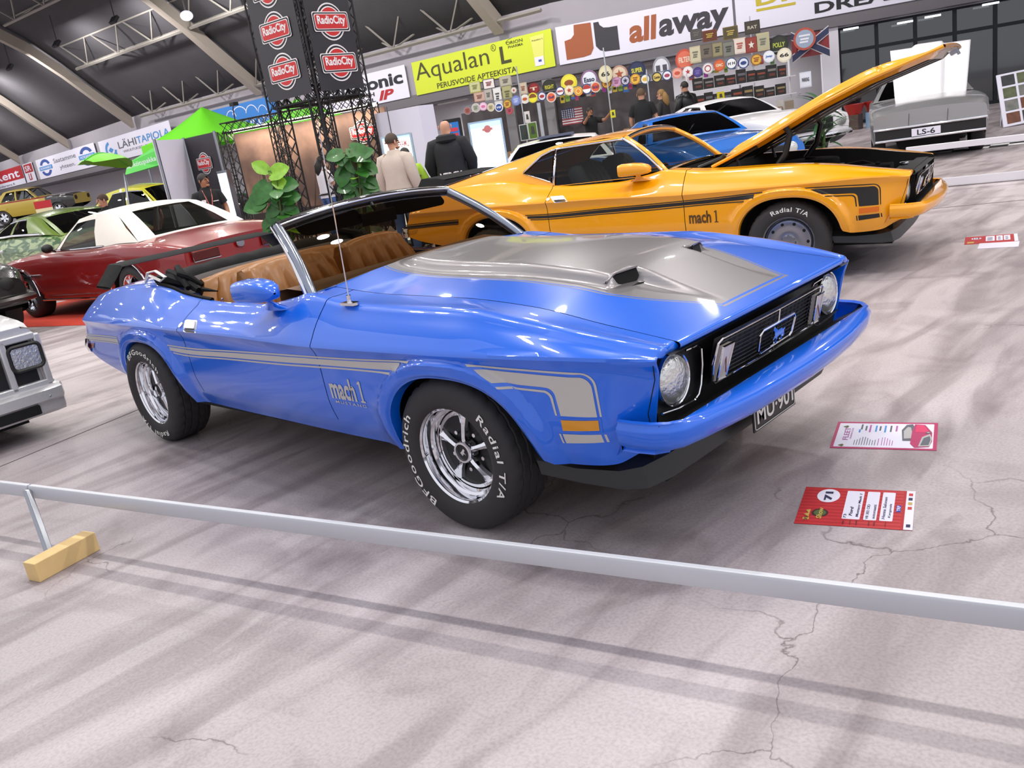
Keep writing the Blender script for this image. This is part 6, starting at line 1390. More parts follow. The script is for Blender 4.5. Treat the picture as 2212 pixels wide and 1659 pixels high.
# checkered mat beyond the fence
ck_ = MB(); c0 = px(2060, 326); u_, v_ = t, Vector((-t.y, t.x, 0))
for i in range(16):
    for j in range(6): p = c0+u_*(i*.28-.3)+v_*(j*.28-.2); ck_.quad(p, p+u_*.28, p+u_*.28+v_*.28, p+v_*.28, (i+j) % 2)
for q in range(len(ck_.v)): ck_.v[q] = (ck_.v[q][0], ck_.v[q][1], .006)
tag(ck_.obj('checkered_mat', [mat('mat_white', 'd6d4d4', .6), mat('mat_black', '1a1a1e', .6)], smooth=False), 'black and white checkered mat on the floor beside the silver muscle car', 'mat')
# grey platform with white edge under the white fastback
pe = [px(1790, 278), px(1900, 262)]; t = (pe[1]-pe[0]).normalized(); 
pl = MB(); w0_ = Vector((-10.2, 11.3, 0)); 
pl.prism([(-9.8, 13.3), (-4.6, 11.4), (-4.45, 12.9), (-6.3, 17.0), (-10.0, 17.6)], lambda u, v, h: (u, v, h), 0, .12, 0, 1)
tag(pl.obj('grey_platform', [mat('platform_grey', '7c8088', .8), M_wf], smooth=False), 'low grey platform with a white edge under the white fastback', 'platform')

# ------------------------------------------------------------------ plants
M_leaf = mat('pothos_leaf', '2d6320', .4, noise=.6, nscale=22, coat=.15); M_leafl = mat('young_leaf', '7fae2c', .4, noise=.4, nscale=20); M_stem = mat('plant_stem', '4f6a2c', .6); M_moss = mat('moss_pole', '3a3320', .95, bump=.4); M_pot = mat('pot_dark', '33302e', .6)
def leaf(m, c, aim, up, L_, wd_, mi, curl=.12):
    """heart-shaped leaf from its stalk at c"""
    aim = Vector(aim).normalized(); up = Vector(up); sd = aim.cross(up).normalized(); up = sd.cross(aim); rows = []
    for i in range(9):
        u_ = i/8; hw = wd_*(.62*math.sin(pi*min(1, u_*.86+.10))**.85)*(1 if u_ > .02 else .7)*(1-.15*u_) * (0.02 if i == 8 else 1)
        rows.append([Vector(c)+aim*(L_*(u_ - (.10*abs(v)**1.5 if u_ < .2 else 0)))+sd*(hw*v)+up*(-curl*L_*u_*u_+.10*hw*abs(v)) for v in (-1, -.6, -.25, 0, .25, .6, 1)])
    m.grid(rows, mi)
def pothos(p, hgt, leaves, label, seed):
    T = thing('potted_pothos', label, 'plant', (p.x, p.y, 0)); rnd = random.Random(seed)
    MB().lathe([(.0, 0), (.13, 0), (.165, .30), (.18, .32), (.165, .33), (.15, .29), (0, .29)], 28).obj('pot', M_pot, T)
    MB().cyl((0, 0, .25), (0, 0, hgt-.15), .035, 12).obj('moss_pole', M_moss, T)
    st = MB()
    for k in range(3): st.tube([(.04*math.cos(2.1*k+z*3), .04*math.sin(2.1*k+z*3), z) for z in xs_range(.3, hgt-.05, .12)], .008, 5)
    st.obj('vine', M_stem, T)
    for (dx, dy_, z, L_, a_, tilt, lm) in leaves:
        m = MB(); side = _r*dx*1.0; base = Vector((side.x, side.y, z)); aim = _r*math.cos(a_) + Vector((0, 0, 1))*math.sin(a_) - _d*dy_; leaf(m, base, aim, -_d*1.0+Vector((0, 0, tilt)), L_*.92, L_*.66, lm, .16)
        m.tube([(0, 0, z-.05), base*.5+Vector((0, 0, z*.5+.0)), base], .006, 5, 2)
        m.obj('leaf', [M_leaf, M_leafl, M_stem, mat('leaf_yellow_patch', 'b9c452', .4)], T, 80)
    for k in range(26):
        z = rnd.uniform(.35, hgt-.1); a_ = rnd.uniform(0, 2*pi); m = MB(); L_ = rnd.uniform(.12, .22); b_ = Vector((.06*math.cos(a_), .06*math.sin(a_), z)); leaf(m, b_, (math.cos(a_), math.sin(a_), rnd.uniform(-.9, .1)), (0, 0, 1), L_, L_*.75, 0 if rnd.random() > .2 else 1); m.obj('leaf', [M_leaf, M_leafl], T, 80)
    return T
pp = depth_pt(612, 470, 8.6)
def LZ(y, dep): return depth_pt(612, y, dep).z
sc_ = 8.6/1858
pothos(Vector((pp.x, pp.y, 0)), LZ(375, 8.6), [((x-608)*sc_, .3, LZ(y, 8.6)+ (x-612)*sc_*.16, L_*sc_, math.radians(a_), .25, lm) for x, y, L_, a_, lm in ((600, 372, 52, 20, 1), (598, 362, 40, 150, 1), (592, 385, 60, 235, 0), (582, 405, 58, 225, 0), (575, 425, 52, 200, 0), (612, 428, 50, 5, 0), (615, 440, 45, -60, 0), (608, 460, 46, -80, 0), (598, 465, 46, -105, 0), (590, 490, 44, -120, 0), (615, 398, 48, 0, 0), (612, 452, 40, -10, 0), (585, 480, 36, 215, 0), (606, 384, 38, -30, 1), (600, 412, 40, -70, 0), (588, 440, 42, -90, 0), (604, 438, 38, -130, 0), (618, 465, 36, -40, 0), (580, 462, 36, 240, 0), (602, 500, 40, -95, 0), (590, 515, 36, -60, 0))], 'climbing pothos in a dark pot in front of the stand, left of the aerial', 3)
pp = depth_pt(790, 470, 9.4); sc_ = 9.4/1858
LZ2 = lambda y: depth_pt(768, y, 9.4).z
pothos(Vector((pp.x, pp.y, 0)), LZ2(312), [((x-765)*sc_, .3, LZ2(y)+(x-768)*sc_*.16, L_*sc_, math.radians(a_), .25, lm) for x, y, L_, a_, lm in ((745, 322, 42, 200, 0), (760, 316, 58, -35, 0), (755, 330, 50, -70, 0), (742, 352, 48, -110, 0), (750, 372, 44, -100, 0), (765, 362, 48, -85, 0), (775, 355, 48, -30, 0), (778, 388, 40, -40, 0), (748, 396, 36, 200, 0), (768, 398, 44, -80, 0), (762, 420, 40, -120, 0), (776, 420, 40, -60, 0), (770, 440, 36, -90, 0), (780, 340, 36, 20, 0), (752, 345, 34, 170, 0), (768, 340, 36, -100, 1), (758, 385, 34, -70, 0), (772, 372, 34, -110, 0), (748, 410, 32, -130, 0), (780, 405, 34, -20, 0))], 'climbing pothos beside the man in the beige jacket', 5)
# palm-like plant by the white fastback
q = depth_pt(1776, 300, 13.0); T = thing('potted_palm', 'dark green spiky palm standing between the raised hood and the silver muscle car', 'plant', (q.x, q.y, .12)); MB().lathe([(0, 0), (.12, 0), (.15, .25), (.13, .25), (0, .23)], 20).obj('pot', M_pot, T)
topz = depth_pt(1790, 190, 13.0).z-.12; rnd = random.Random(4); M_palm = mat('palm_leaf', '1f4a24', .5, noise=.2)
MB().tube([(0, 0, .2), (.03, 0, topz*.45), (.0, .02, topz*.75)], .022, 8).obj('stem', M_stem, T)
for k in range(46):
    z = topz*(.28+.62*(k/46)); a_ = k*2.4; L_ = rnd.uniform(.40, .62); m = MB(); d_ = Vector((math.cos(a_), math.sin(a_), 0)); sd = Vector((-d_.y, d_.x, 0)); el = rnd.uniform(.3, 1.1); rows = []
    for i in range(7): u_ = i/6; rows.append([Vector((0, 0, z))+d_*(L_*u_*math.cos(el*(1-u_*.9)))+Vector((0, 0, L_*(u_*math.sin(el)-.55*u_*u_)))+sd*(v*.036*math.sin(pi*min(1, .1+u_*.9))) for v in (-1, 0, 1)])
    m.grid(rows); m.obj('frond', M_palm, T, 80)
# red tubs
for x, y, lab in ((1846, 262, 'red tub on a patterned base behind the silver muscle car, the left one'), (1888, 255, 'red tub on a blue and white base behind the silver muscle car, the right one')):
    p = depth_pt(x, y, 24.5); T = thing('ice_tub', lab, 'tub', (p.x, p.y, 0), group='red tubs by the glass doors'); h_ = depth_pt(x, y-35, 24.5).z
    MB().prism(circ(4, .24, .24, pi/4), lambda u, v, h: (u, v, h), 0, h_*.62).obj('base', mat('tub_base_dark', '4a3a34', .7, noise=.5, nscale=6) if x < 1860 else mat('tub_base_blue', '8fb4d8', .6, noise=.4, nscale=3), T, smooth=False)
    MB().lathe([(.0, h_*.60), (.17, h_*.60), (.28, h_), (.295, h_+.03), (.27, h_+.03), (.16, h_*.66), (0, h_*.66)], 24).obj('tub', mat('tub_red', '9c1f16', .4), T)
# photo board on the far right
A, B, D_ = depth_pt(2168, 275, 17.5), depth_pt(2350, 236, 17.5), depth_pt(2152, 163, 18.0); T = thing('photo_board', 'white board of small photographs leaning at the right edge', 'board', A); u = B-A; v = D_-A; W_, H_ = u.length, v.length; u.normalize(); v.normalize(); n = u.cross(v).normalized(); n = n if n.dot(CAMPOS-A) > 0 else -n
f = lambda a_, b_, h=0: u*a_+v*b_+n*h
m = MB(); m.prism([(0, 0), (W_, 0), (W_, H_), (0, H_)], f, -.02, 0, 0); 
cols = [mat('photo_%s' % nm_, c_, .5, noise=.6, nscale=9) for nm_, c_ in (('rust', '6a4436'), ('grey', '6f706c'), ('olive', '5a6048'), ('dark', '3a3a3c'))]
m.obj('panel', M_bw, T, smooth=False)
for i in range(5):
    for j in range(4): MB().quad(f(W_*(.05+.19*i), H_*(.04+.24*j), .006), f(W_*(.21+.19*i), H_*(.04+.24*j), .006), f(W_*(.21+.19*i), H_*(.24+.24*j), .006), f(W_*(.05+.19*i), H_*(.24+.24*j), .006)).obj('photograph', cols[(i*3+j) % 4], T, smooth=False)
MB().tube([f(W_*.1, H_*.9, -.02), f(W_*.1, 0, -.6)], .02, 6).obj('strut', M_steel, T)
# ------------------------------------------------------------------ people
M_skin = mat('skin', 'c08e74', .55); M_lip = mat('lips_brows', '5a342c', .6); M_skin2 = mat('skin_tan', 'a06e52', .55)
def skin_mesh(verts, edges, rads, sub=2):
    me = bpy.data.meshes.new('skeleton'); me.from_pydata(verts, edges, []); o = bpy.data.objects.new('skeleton', me); C.objects.link(o)
    o.modifiers.new('skin', 'SKIN'); s = o.modifiers.new('sub', 'SUBSURF'); s.levels = sub; s.render_levels = sub
    for i, r in enumerate(rads): me.skin_vertices[0].data[i].radius = r if isinstance(r, tuple) else (r, r)
    me.skin_vertices[0].data[0].use_root = True
    ev = o.evaluated_get(bpy.context.evaluated_depsgraph_get()); m2 = bpy.data.meshes.new_from_object(ev)
    r = ([tuple(v.co) for v in m2.vertices], [tuple(p.vertices) for p in m2.polygons]); bpy.data.objects.remove(o); bpy.data.meshes.remove(me); bpy.data.meshes.remove(m2); return r
def person(loc, hgt, rz, label, top, legs, hair=None, arms=((.30, .02, 1.16), (.30, .10, .93)), armr=None, sleeve='long', skin=None, lean=0., turn=0., bulk=1., hood=None, extra=None, hair_long=False, sitting=False):
    """+x is where the person faces; arms: elbow and wrist of the left arm as (side, forward, height), mirrored unless armr is given"""
    k = hgt/1.78; T = thing('person', label, 'person', loc, rz); T.scale = (k, k, k); skin = skin or M_skin; armr = armr or arms
    V = [(0, 0, .96), (.0, 0, 1.12), (lean*.2, 0, 1.28), (lean*.5, 0, 1.42), (lean*.8+.005, 0, 1.50)]; E_ = [(0, 1), (1, 2), (2, 3), (3, 4)]; R_ = [(.15*bulk, .12*bulk), (.135*bulk, .11*bulk), (.165*bulk, .12*bulk), (.12*bulk, .085), .055]
    hx = lean; V += [(hx+.015, 0, 1.575), (hx+.02, 0, 1.655), (hx+.01, 0, 1.735)]; E_ += [(4, 5), (5, 6), (6, 7)]; R_ += [.068, (.082, .095), (.058, .066)]
    def limb(par, pts): 
        for p, r in pts: V.append(p); R_.append(r); E_.append((par, len(V)-1)); par = len(V)-1
        return par
    hands = []; leg_i = []
    for s, A in ((1, arms), (-1, armr)):
        el = Vector((A[0][1]+lean*.4, s*A[0][0], A[0][2])); wr = Vector((A[1][1]+lean*.4, s*A[1][0], A[1][2]))
        limb(3, [((lean*.45, s*.185*bulk, 1.42), .062*bulk), (tuple(el), .045), (tuple(wr), .032)]); hands.append((el, wr, s))
        leg_i.append(limb(0, [((0, s*.10, .88), .088), ((.02, s*.11, .50), .06), ((-.01, s*.115, .10), .042)]))
    vs, fs = skin_mesh(V, E_, R_); m = MB().add(vs, fs, 0)
    for el, wr, s in hands:      # palm, four fingers and a thumb
        d_ = (wr-el).normalized(); sd = d_.cross(Vector((0, s, 0))).normalized() if abs(d_.y) < .9 else Vector((1, 0, 0)); up = d_.cross(sd).normalized()
        m.tube([wr-d_*.02, wr+d_*.04, wr+d_*.09], [.028, .038, .036], 8, 0, flat=.5)
        for q, (o_, l_) in enumerate(((-.028, .062), (-.010, .075), (.010, .07), (.027, .055))): m.tube([wr+d_*.085+sd*o_, wr+d_*(.085+l_*.6)+sd*o_+up*.006, wr+d_*(.085+l_)+sd*o_+up*.022], [.009, .0085, .006], 6)
        m.tube([wr+d_*.03+sd*.03, wr+d_*.06+sd*.055, wr+d_*.085+sd*.06], [.011, .010, .007], 6)
    rt = Matrix.Rotation(turn, 3, 'Z'); hc = Vector((hx+.015, 0, 1.655)); H = lambda x, y, z: tuple(hc + rt @ Vector((x, y, z)))
    m.tube([H(.085, 0, .025), H(.102, 0, -.005), H(.108, 0, -.025), H(.09, 0, -.03)], [.008, .012, .015, .010], 8); m.ball(H(.07, 0, -.085), (.035, .035, .025), 10, 8)
    for s in (-1, 1): m.ball(H(-.005, s*.088, -.01), (.02, .009, .032), 10, 8); m.ball(H(.083, s*.034, .012), (.010, .014, .008), 8, 6, 1); m.tube([H(.088, s*.018, .032), H(.08, s*.05, .034)], .006, 5, 1)
    m.tube([H(.090, -.022, -.055), H(.098, 0, -.053), H(.090, .022, -.055)], .006, 6, 1)
    m.obj('body', [skin, M_lip], T, 80)
    # clothing
    lo_z = .84 if sleeve == 'long' else .90
    tor = [(0, lo_z, .160, .205), (0, 1.0, .158, .20), (.0, 1.12, .150, .185), (lean*.25, 1.26, .155, .20), (lean*.42, 1.36, .15, .215), (lean*.5, 1.42, .128, .205), (lean*.58, 1.46, .105, .165), (lean*.66, 1.49, .088, .11), (lean*.72, 1.53, .078, .085), (lean*.74, 1.545, .070, .076)]
    jm = MB(); jm.grid([[(cx+rx*bulk**.7*math.cos(2*pi*q/24)*(1 if math.cos(2*pi*q/24) > 0 else 1.02), ry*bulk**.7*math.sin(2*pi*q/24), z) for q in range(24)] for cx, z, rx, ry in tor], closed=True)
    for s, A in ((1, arms), (-1, armr)):
        el = Vector((A[0][1]+lean*.4, s*A[0][0], A[0][2])); wr = Vector((A[1][1]+lean*.4, s*A[1][0], A[1][2])); sh = Vector((lean*.45, s*.175*bulk, 1.405)); b_ = bulk
        if sleeve == 'long': jm.tube([sh-Vector((0, s*.07, -.01)), sh, sh*.6+el*.4, el, el*.5+wr*.5, el*.08+wr*.92], [.085*b_, .092*b_, .084*b_, .072*b_, .066*b_, .056*b_], 14)
        else: jm.tube([sh-Vector((0, s*.07, -.01)), sh, sh*.6+el*.4, sh*.3+el*.7], [.082*b_, .088*b_, .082*b_, .078*b_], 14)
    jm.obj('jacket' if sleeve == 'long' else 'shirt', top, T, 80)
    lv = [(0, 0, .98), (0, .105, .86), (.02, .115, .50), (-.005, .118, .09), (0, -.105, .86), (.02, -.115, .50), (-.005, -.118, .09)]; vs, fs = skin_mesh(lv, [(0, 1), (1, 2), (2, 3), (0, 4), (4, 5), (5, 6)], [(.16*bulk, .12*bulk), .105, .078, .066, .105, .078, .066]); MB().add(vs, fs).obj('trousers', legs, T, 80)
    for s in (-1, 1): MB().prism([(-.09, -.045), (.08, -.05), (.17, -.03), (.18, .02), (.10, .05), (-.08, .045)], lambda u, v, h: (u, s*.118+v, h), 0, .09).obj('shoe', mat('dark_shoe', '1d1a19', .5), T, bevel=.02)
    if hair:
        hm = MB(); rows = []
        for i in range(9):
            t_ = i/8*pi*.62; row = []
            for q in range(20):
                a_ = 2*pi*q/20; fr = max(0, math.cos(a_)); tt_ = t_*(1-.42*fr**2); row.append(H(-.008+.100*math.sin(tt_)*math.cos(a_), .089*math.sin(tt_)*math.sin(a_), .02+.105*math.cos(tt_)))
            rows.append(row)
        hm.grid(rows, closed=True)
        if hair_long: hm.tube([H(-.06, 0, .03), H(-.10, .0, -.08), H(-.11, 0, -.20), H(-.10, 0, -.32)], [.06, .085, .08, .03], 12)
        hm.obj('hair', hair, T, 80)
    if hood: 
        MB().lathe([(.075, 1.45), (.12, 1.44), (.15, 1.47), (.14, 1.53), (.10, 1.55), (.085, 1.50)], 20, c=(lean*.5-.04, 0, 0)).obj('hood_collar', top, T)
    if extra: extra(T, H)
    return T
M_beige = mat('beige_jacket', 'b9aba0', .8, noise=.06, nscale=12, bump=.2); M_jeans = mat('blue_jeans', '3e5a92', .85, noise=.2, nscale=12); M_blkc = mat('black_cotton', '131316', .9); M_hair = mat('dark_hair', '1a1512', .6); M_hairb = mat('brown_hair', '3a2a1e', .6); M_blond = mat('blond_hair', '8c6a3a', .6); M_lea = mat('black_leather', '101012', .35); M_dkt = mat('dark_trousers', '1c1c22', .9)
def gp(x, y, dep): p = depth_pt(x, y, dep); return Vector((p.x, p.y, 0)), 
def who(x, ytop, dep, rz, label, *a, **k): p = depth_pt(x, ytop, dep); return person((p.x+(ytop-350)*0, p.y, k.pop('base', 0)), p.z - 0, rz, label, *a, **k)
VH = 2.3656
who(842, 287, 12.0, VH-.45, 'man in a beige jacket and jeans seen from behind by the poster light box', M_beige, M_jeans, M_hairb, arms=((.27, -.02, 1.16), (.28, .06, .92)), turn=-.5, bulk=1.12)
def vest(T, H):
    m = MB(); 
    for z in (1.12, 1.28): m.tube([(.165*math.cos(a_), .21*math.sin(a_), z) for a_ in [2*pi*q/20 for q in range(20)]], .016, 5, closed=True)
    m.obj('reflective_band', M_silver, T)
who(872, 318, 12.5, VH+.3, 'person in a yellow-green safety vest hidden behind the beige jacket', mat('hi_vis', 'a4cc3a', .7), M_dkt, M_hair, extra=vest)
def gothic(T, H):
    m = MB(); m.text('VERCY', lambda a_, b_, l: (-.178-l, .15-a_, .95+b_), .32, .09, 0, .03); m.obj('back_print', M_prw, T)
who(957, 253, 12.4, VH-.15, 'bald man in a black hooded jacket seen from behind beside the screen kiosk', mat('charcoal_hoodie', '1b1b1f', .85, noise=.3, nscale=6), M_dkt, None, arms=((.30, .02, 1.16), (.27, .14, .98)), bulk=1.16, hood=True, extra=gothic)
def belt(T, H): MB().tube([(.16*math.cos(a_), .19*math.sin(a_), .98) for a_ in [2*pi*q/20 for q in range(20)]], .02, 5, closed=True).obj('belt', M_black, T)
who(690, 336, 16.6, VH-.9, 'dark-haired woman in a white T-shirt and jeans inside the lattice tower', mat('white_cotton', 'd8d4dc', .8), M_jeans, M_hair, arms=((.22, .10, 1.14), (.12, .26, 1.16)), sleeve='short', extra=belt, bulk=.88, hair_long=True)
who(718, 345, 17.2, VH+.2, 'person in dark clothes next to the woman in the white T-shirt', M_blkc, M_dkt, M_hair)
def lanyard(T, H):
    m = MB(); m.tube([(.06, .07, 1.50), (.155, .05, 1.36), (.165, .01, 1.18)], .009, 5, 0); m.tube([(.06, -.07, 1.50), (.155, -.05, 1.36), (.165, -.01, 1.18)], .009, 5, 0); m.box((.17, 0, 1.13), (.008, .07, .09), 1); m.obj('lanyard', [mat('lanyard_red', 'b0605a', .6), M_prw], T)
    q = MB(); q.box((.152, -.095, 1.32), (.012, .07, .045)); q.box((.158, -.095, 1.25), (.012, .07, .045)); q.box((.162, -.09, 1.18), (.012, .07, .04)); q.box((.15, .10, 1.30), (.012, .09, .012)); q.obj('shirt_print', M_prw, T)
who(224, 417, 14.4, VH+pi-.55, 'balding man in a black T-shirt and lanyard looking down behind the white soft top', M_blkc, M_dkt, mat('stubble_hair', '4a3a30', .8), arms=((.27, .02, 1.17), (.25, .16, .95)), sleeve='short', turn=-.4, lean=.05, extra=lanyard)
who(435, 374, 13.3, VH+pi+.45, 'young man in a black T-shirt and lanyard looking aside before the radio panel', M_blkc, M_dkt, M_hair, arms=((.27, .0, 1.17), (.25, .12, .95)), sleeve='short', turn=.6, skin=M_skin2, extra=lanyard)
who(257, 410, 27.0, VH-.3, 'dark-haired person whose head shows above the lemon yellow roof, left one', M_blkc, M_dkt, M_hair)
who(269, 411, 27.4, VH+.2, 'dark-haired person whose head shows above the lemon yellow roof, right one', M_dkt, M_dkt, M_hair)
who(1383, 190, 20.0, VH-.3, 'man in a black T-shirt seen from behind at the sign stall', M_blkc, M_dkt, mat('short_hair', '5a4534', .8), arms=((.27, .02, 1.15), (.25, .14, .93)), sleeve='short')
who(1428, 192, 22.0, VH+.9, 'woman with long fair hair in a dark jacket at the sign stall', mat('dark_jacket', '1f1c1c', .7), M_dkt, M_blond, hair_long=True, bulk=.92)
who(1478, 175, 22.8, VH+.5, 'man in a black leather jacket and cap at the sign stall', M_lea, M_dkt, M_hair, bulk=1.12)
who(1272, 231, 24.5, VH+pi+.4, 'dark-haired seller behind the stall counter reaching out an arm', M_blkc, M_dkt, M_hair, arms=((.34, .22, 1.36), (.36, .50, 1.52)), sleeve='short', skin=M_skin2)

# ------------------------------------------------------------------ sign stall under the gallery
SP = (Vector((-17.5, 19.6, 0)), )
def stall_plane(off): return SP[0] + Vector((.707, -.707, 0))*off, Vector((.56, -.83, 0)).normalized()
SPn = Vector((.45, -.893, 0)).normalized(); SPt = Vector((-SPn.y, SPn.x, 0)); SPp = Vector((-16.2, 19.0, 0))
def sp(x, y, off=0.): return px(x, y, SPp+SPn*off, SPn)
PAL = {}
def pm(c):
    if c not in PAL: PAL[c] = mat('sign_paint_'+c, c, .35)
    return PAL[c]
def sgn(x, y, d, shape, c1, c2, label, txt=None, tc='1a1a20', off=.0, h=None, mark=None):
    p = sp(x, y, off); sc = (p-CAMPOS).dot(_d)/1858.1449; r = d*sc/2; hh = (h or d)*sc/2; f = lambda u, v, l=0: SPt*u+Vector((0, 0, v))+SPn*l
    m = MB()
    if shape in ('round', 'dome', 'oct', 'oval'):
        n = 8 if shape == 'oct' else 32; a0 = pi/8 if shape == 'oct' else 0
        P = lambda k: [(r*k*math.cos(a0+2*pi*i/n), hh*k*math.sin(a0+2*pi*i/n)) for i in range(n)]
        m.prism(P(1), f, -.02, .012, 0); m.add([f(u, v, .016) for u, v in P(.80)], [tuple(range(n))], 1)
    else:
        m.prism([(-r, -hh), (r, -hh), (r, hh), (-r, hh)], f, -.012, .006, 0); m.quad(f(-r*.88, -hh*.86, .010), f(r*.88, -hh*.86, .010), f(r*.88, hh*.86, .010), f(-r*.88, hh*.86, .010), 1)
    ms = [pm(c1), pm(c2), pm(tc)]
    mark = mark or ('bar' if not txt else None)
    if txt: m.text(txt, lambda a_, b_, l: f(-r*.62+a_, -hh*.24+b_, .022), r*1.24, hh*.5, 2, .03)
    if mark == 'star': m.add([f(r*.55*(1 if i % 2 == 0 else .4)*math.sin(pi*i/5), hh*.55*(1 if i % 2 == 0 else .4)*math.cos(pi*i/5), .022) for i in range(10)], [tuple(range(10))], 2)
    if mark == 'bar':
        for q, (a_, b_, c_) in enumerate(((-.5, .5, .22), (-.38, .38, -.08), (-.45, .30, -.34))): m.quad(f(r*a_, hh*c_, .020), f(r*b_, hh*c_, .020), f(r*b_, hh*(c_+.16), .020), f(r*a_, hh*(c_+.16), .020), 2)
    if mark == 'oval': m.add([f(u, v, .020) for u, v in circ(24, hh*.34, r*.56)], [tuple(range(24))], 2)
    if mark == 'half': m.add([f(r*.78*math.cos(pi*i/16), hh*.78*math.sin(pi*i/16), .020) for i in range(17)], [tuple(range(17))], 2)
    if mark == 'ring': m.grid([[f(r*q*math.cos(2*pi*i/32), hh*q*math.sin(2*pi*i/32), .021) for i in range(33)] for q in (.42, .62)], 2)
    o = m.obj('tin_sign', ms, loc=p, smooth=False, merge=False)
    return tag(o, label, 'sign', 'tin signs of the stall')
R = 'round'
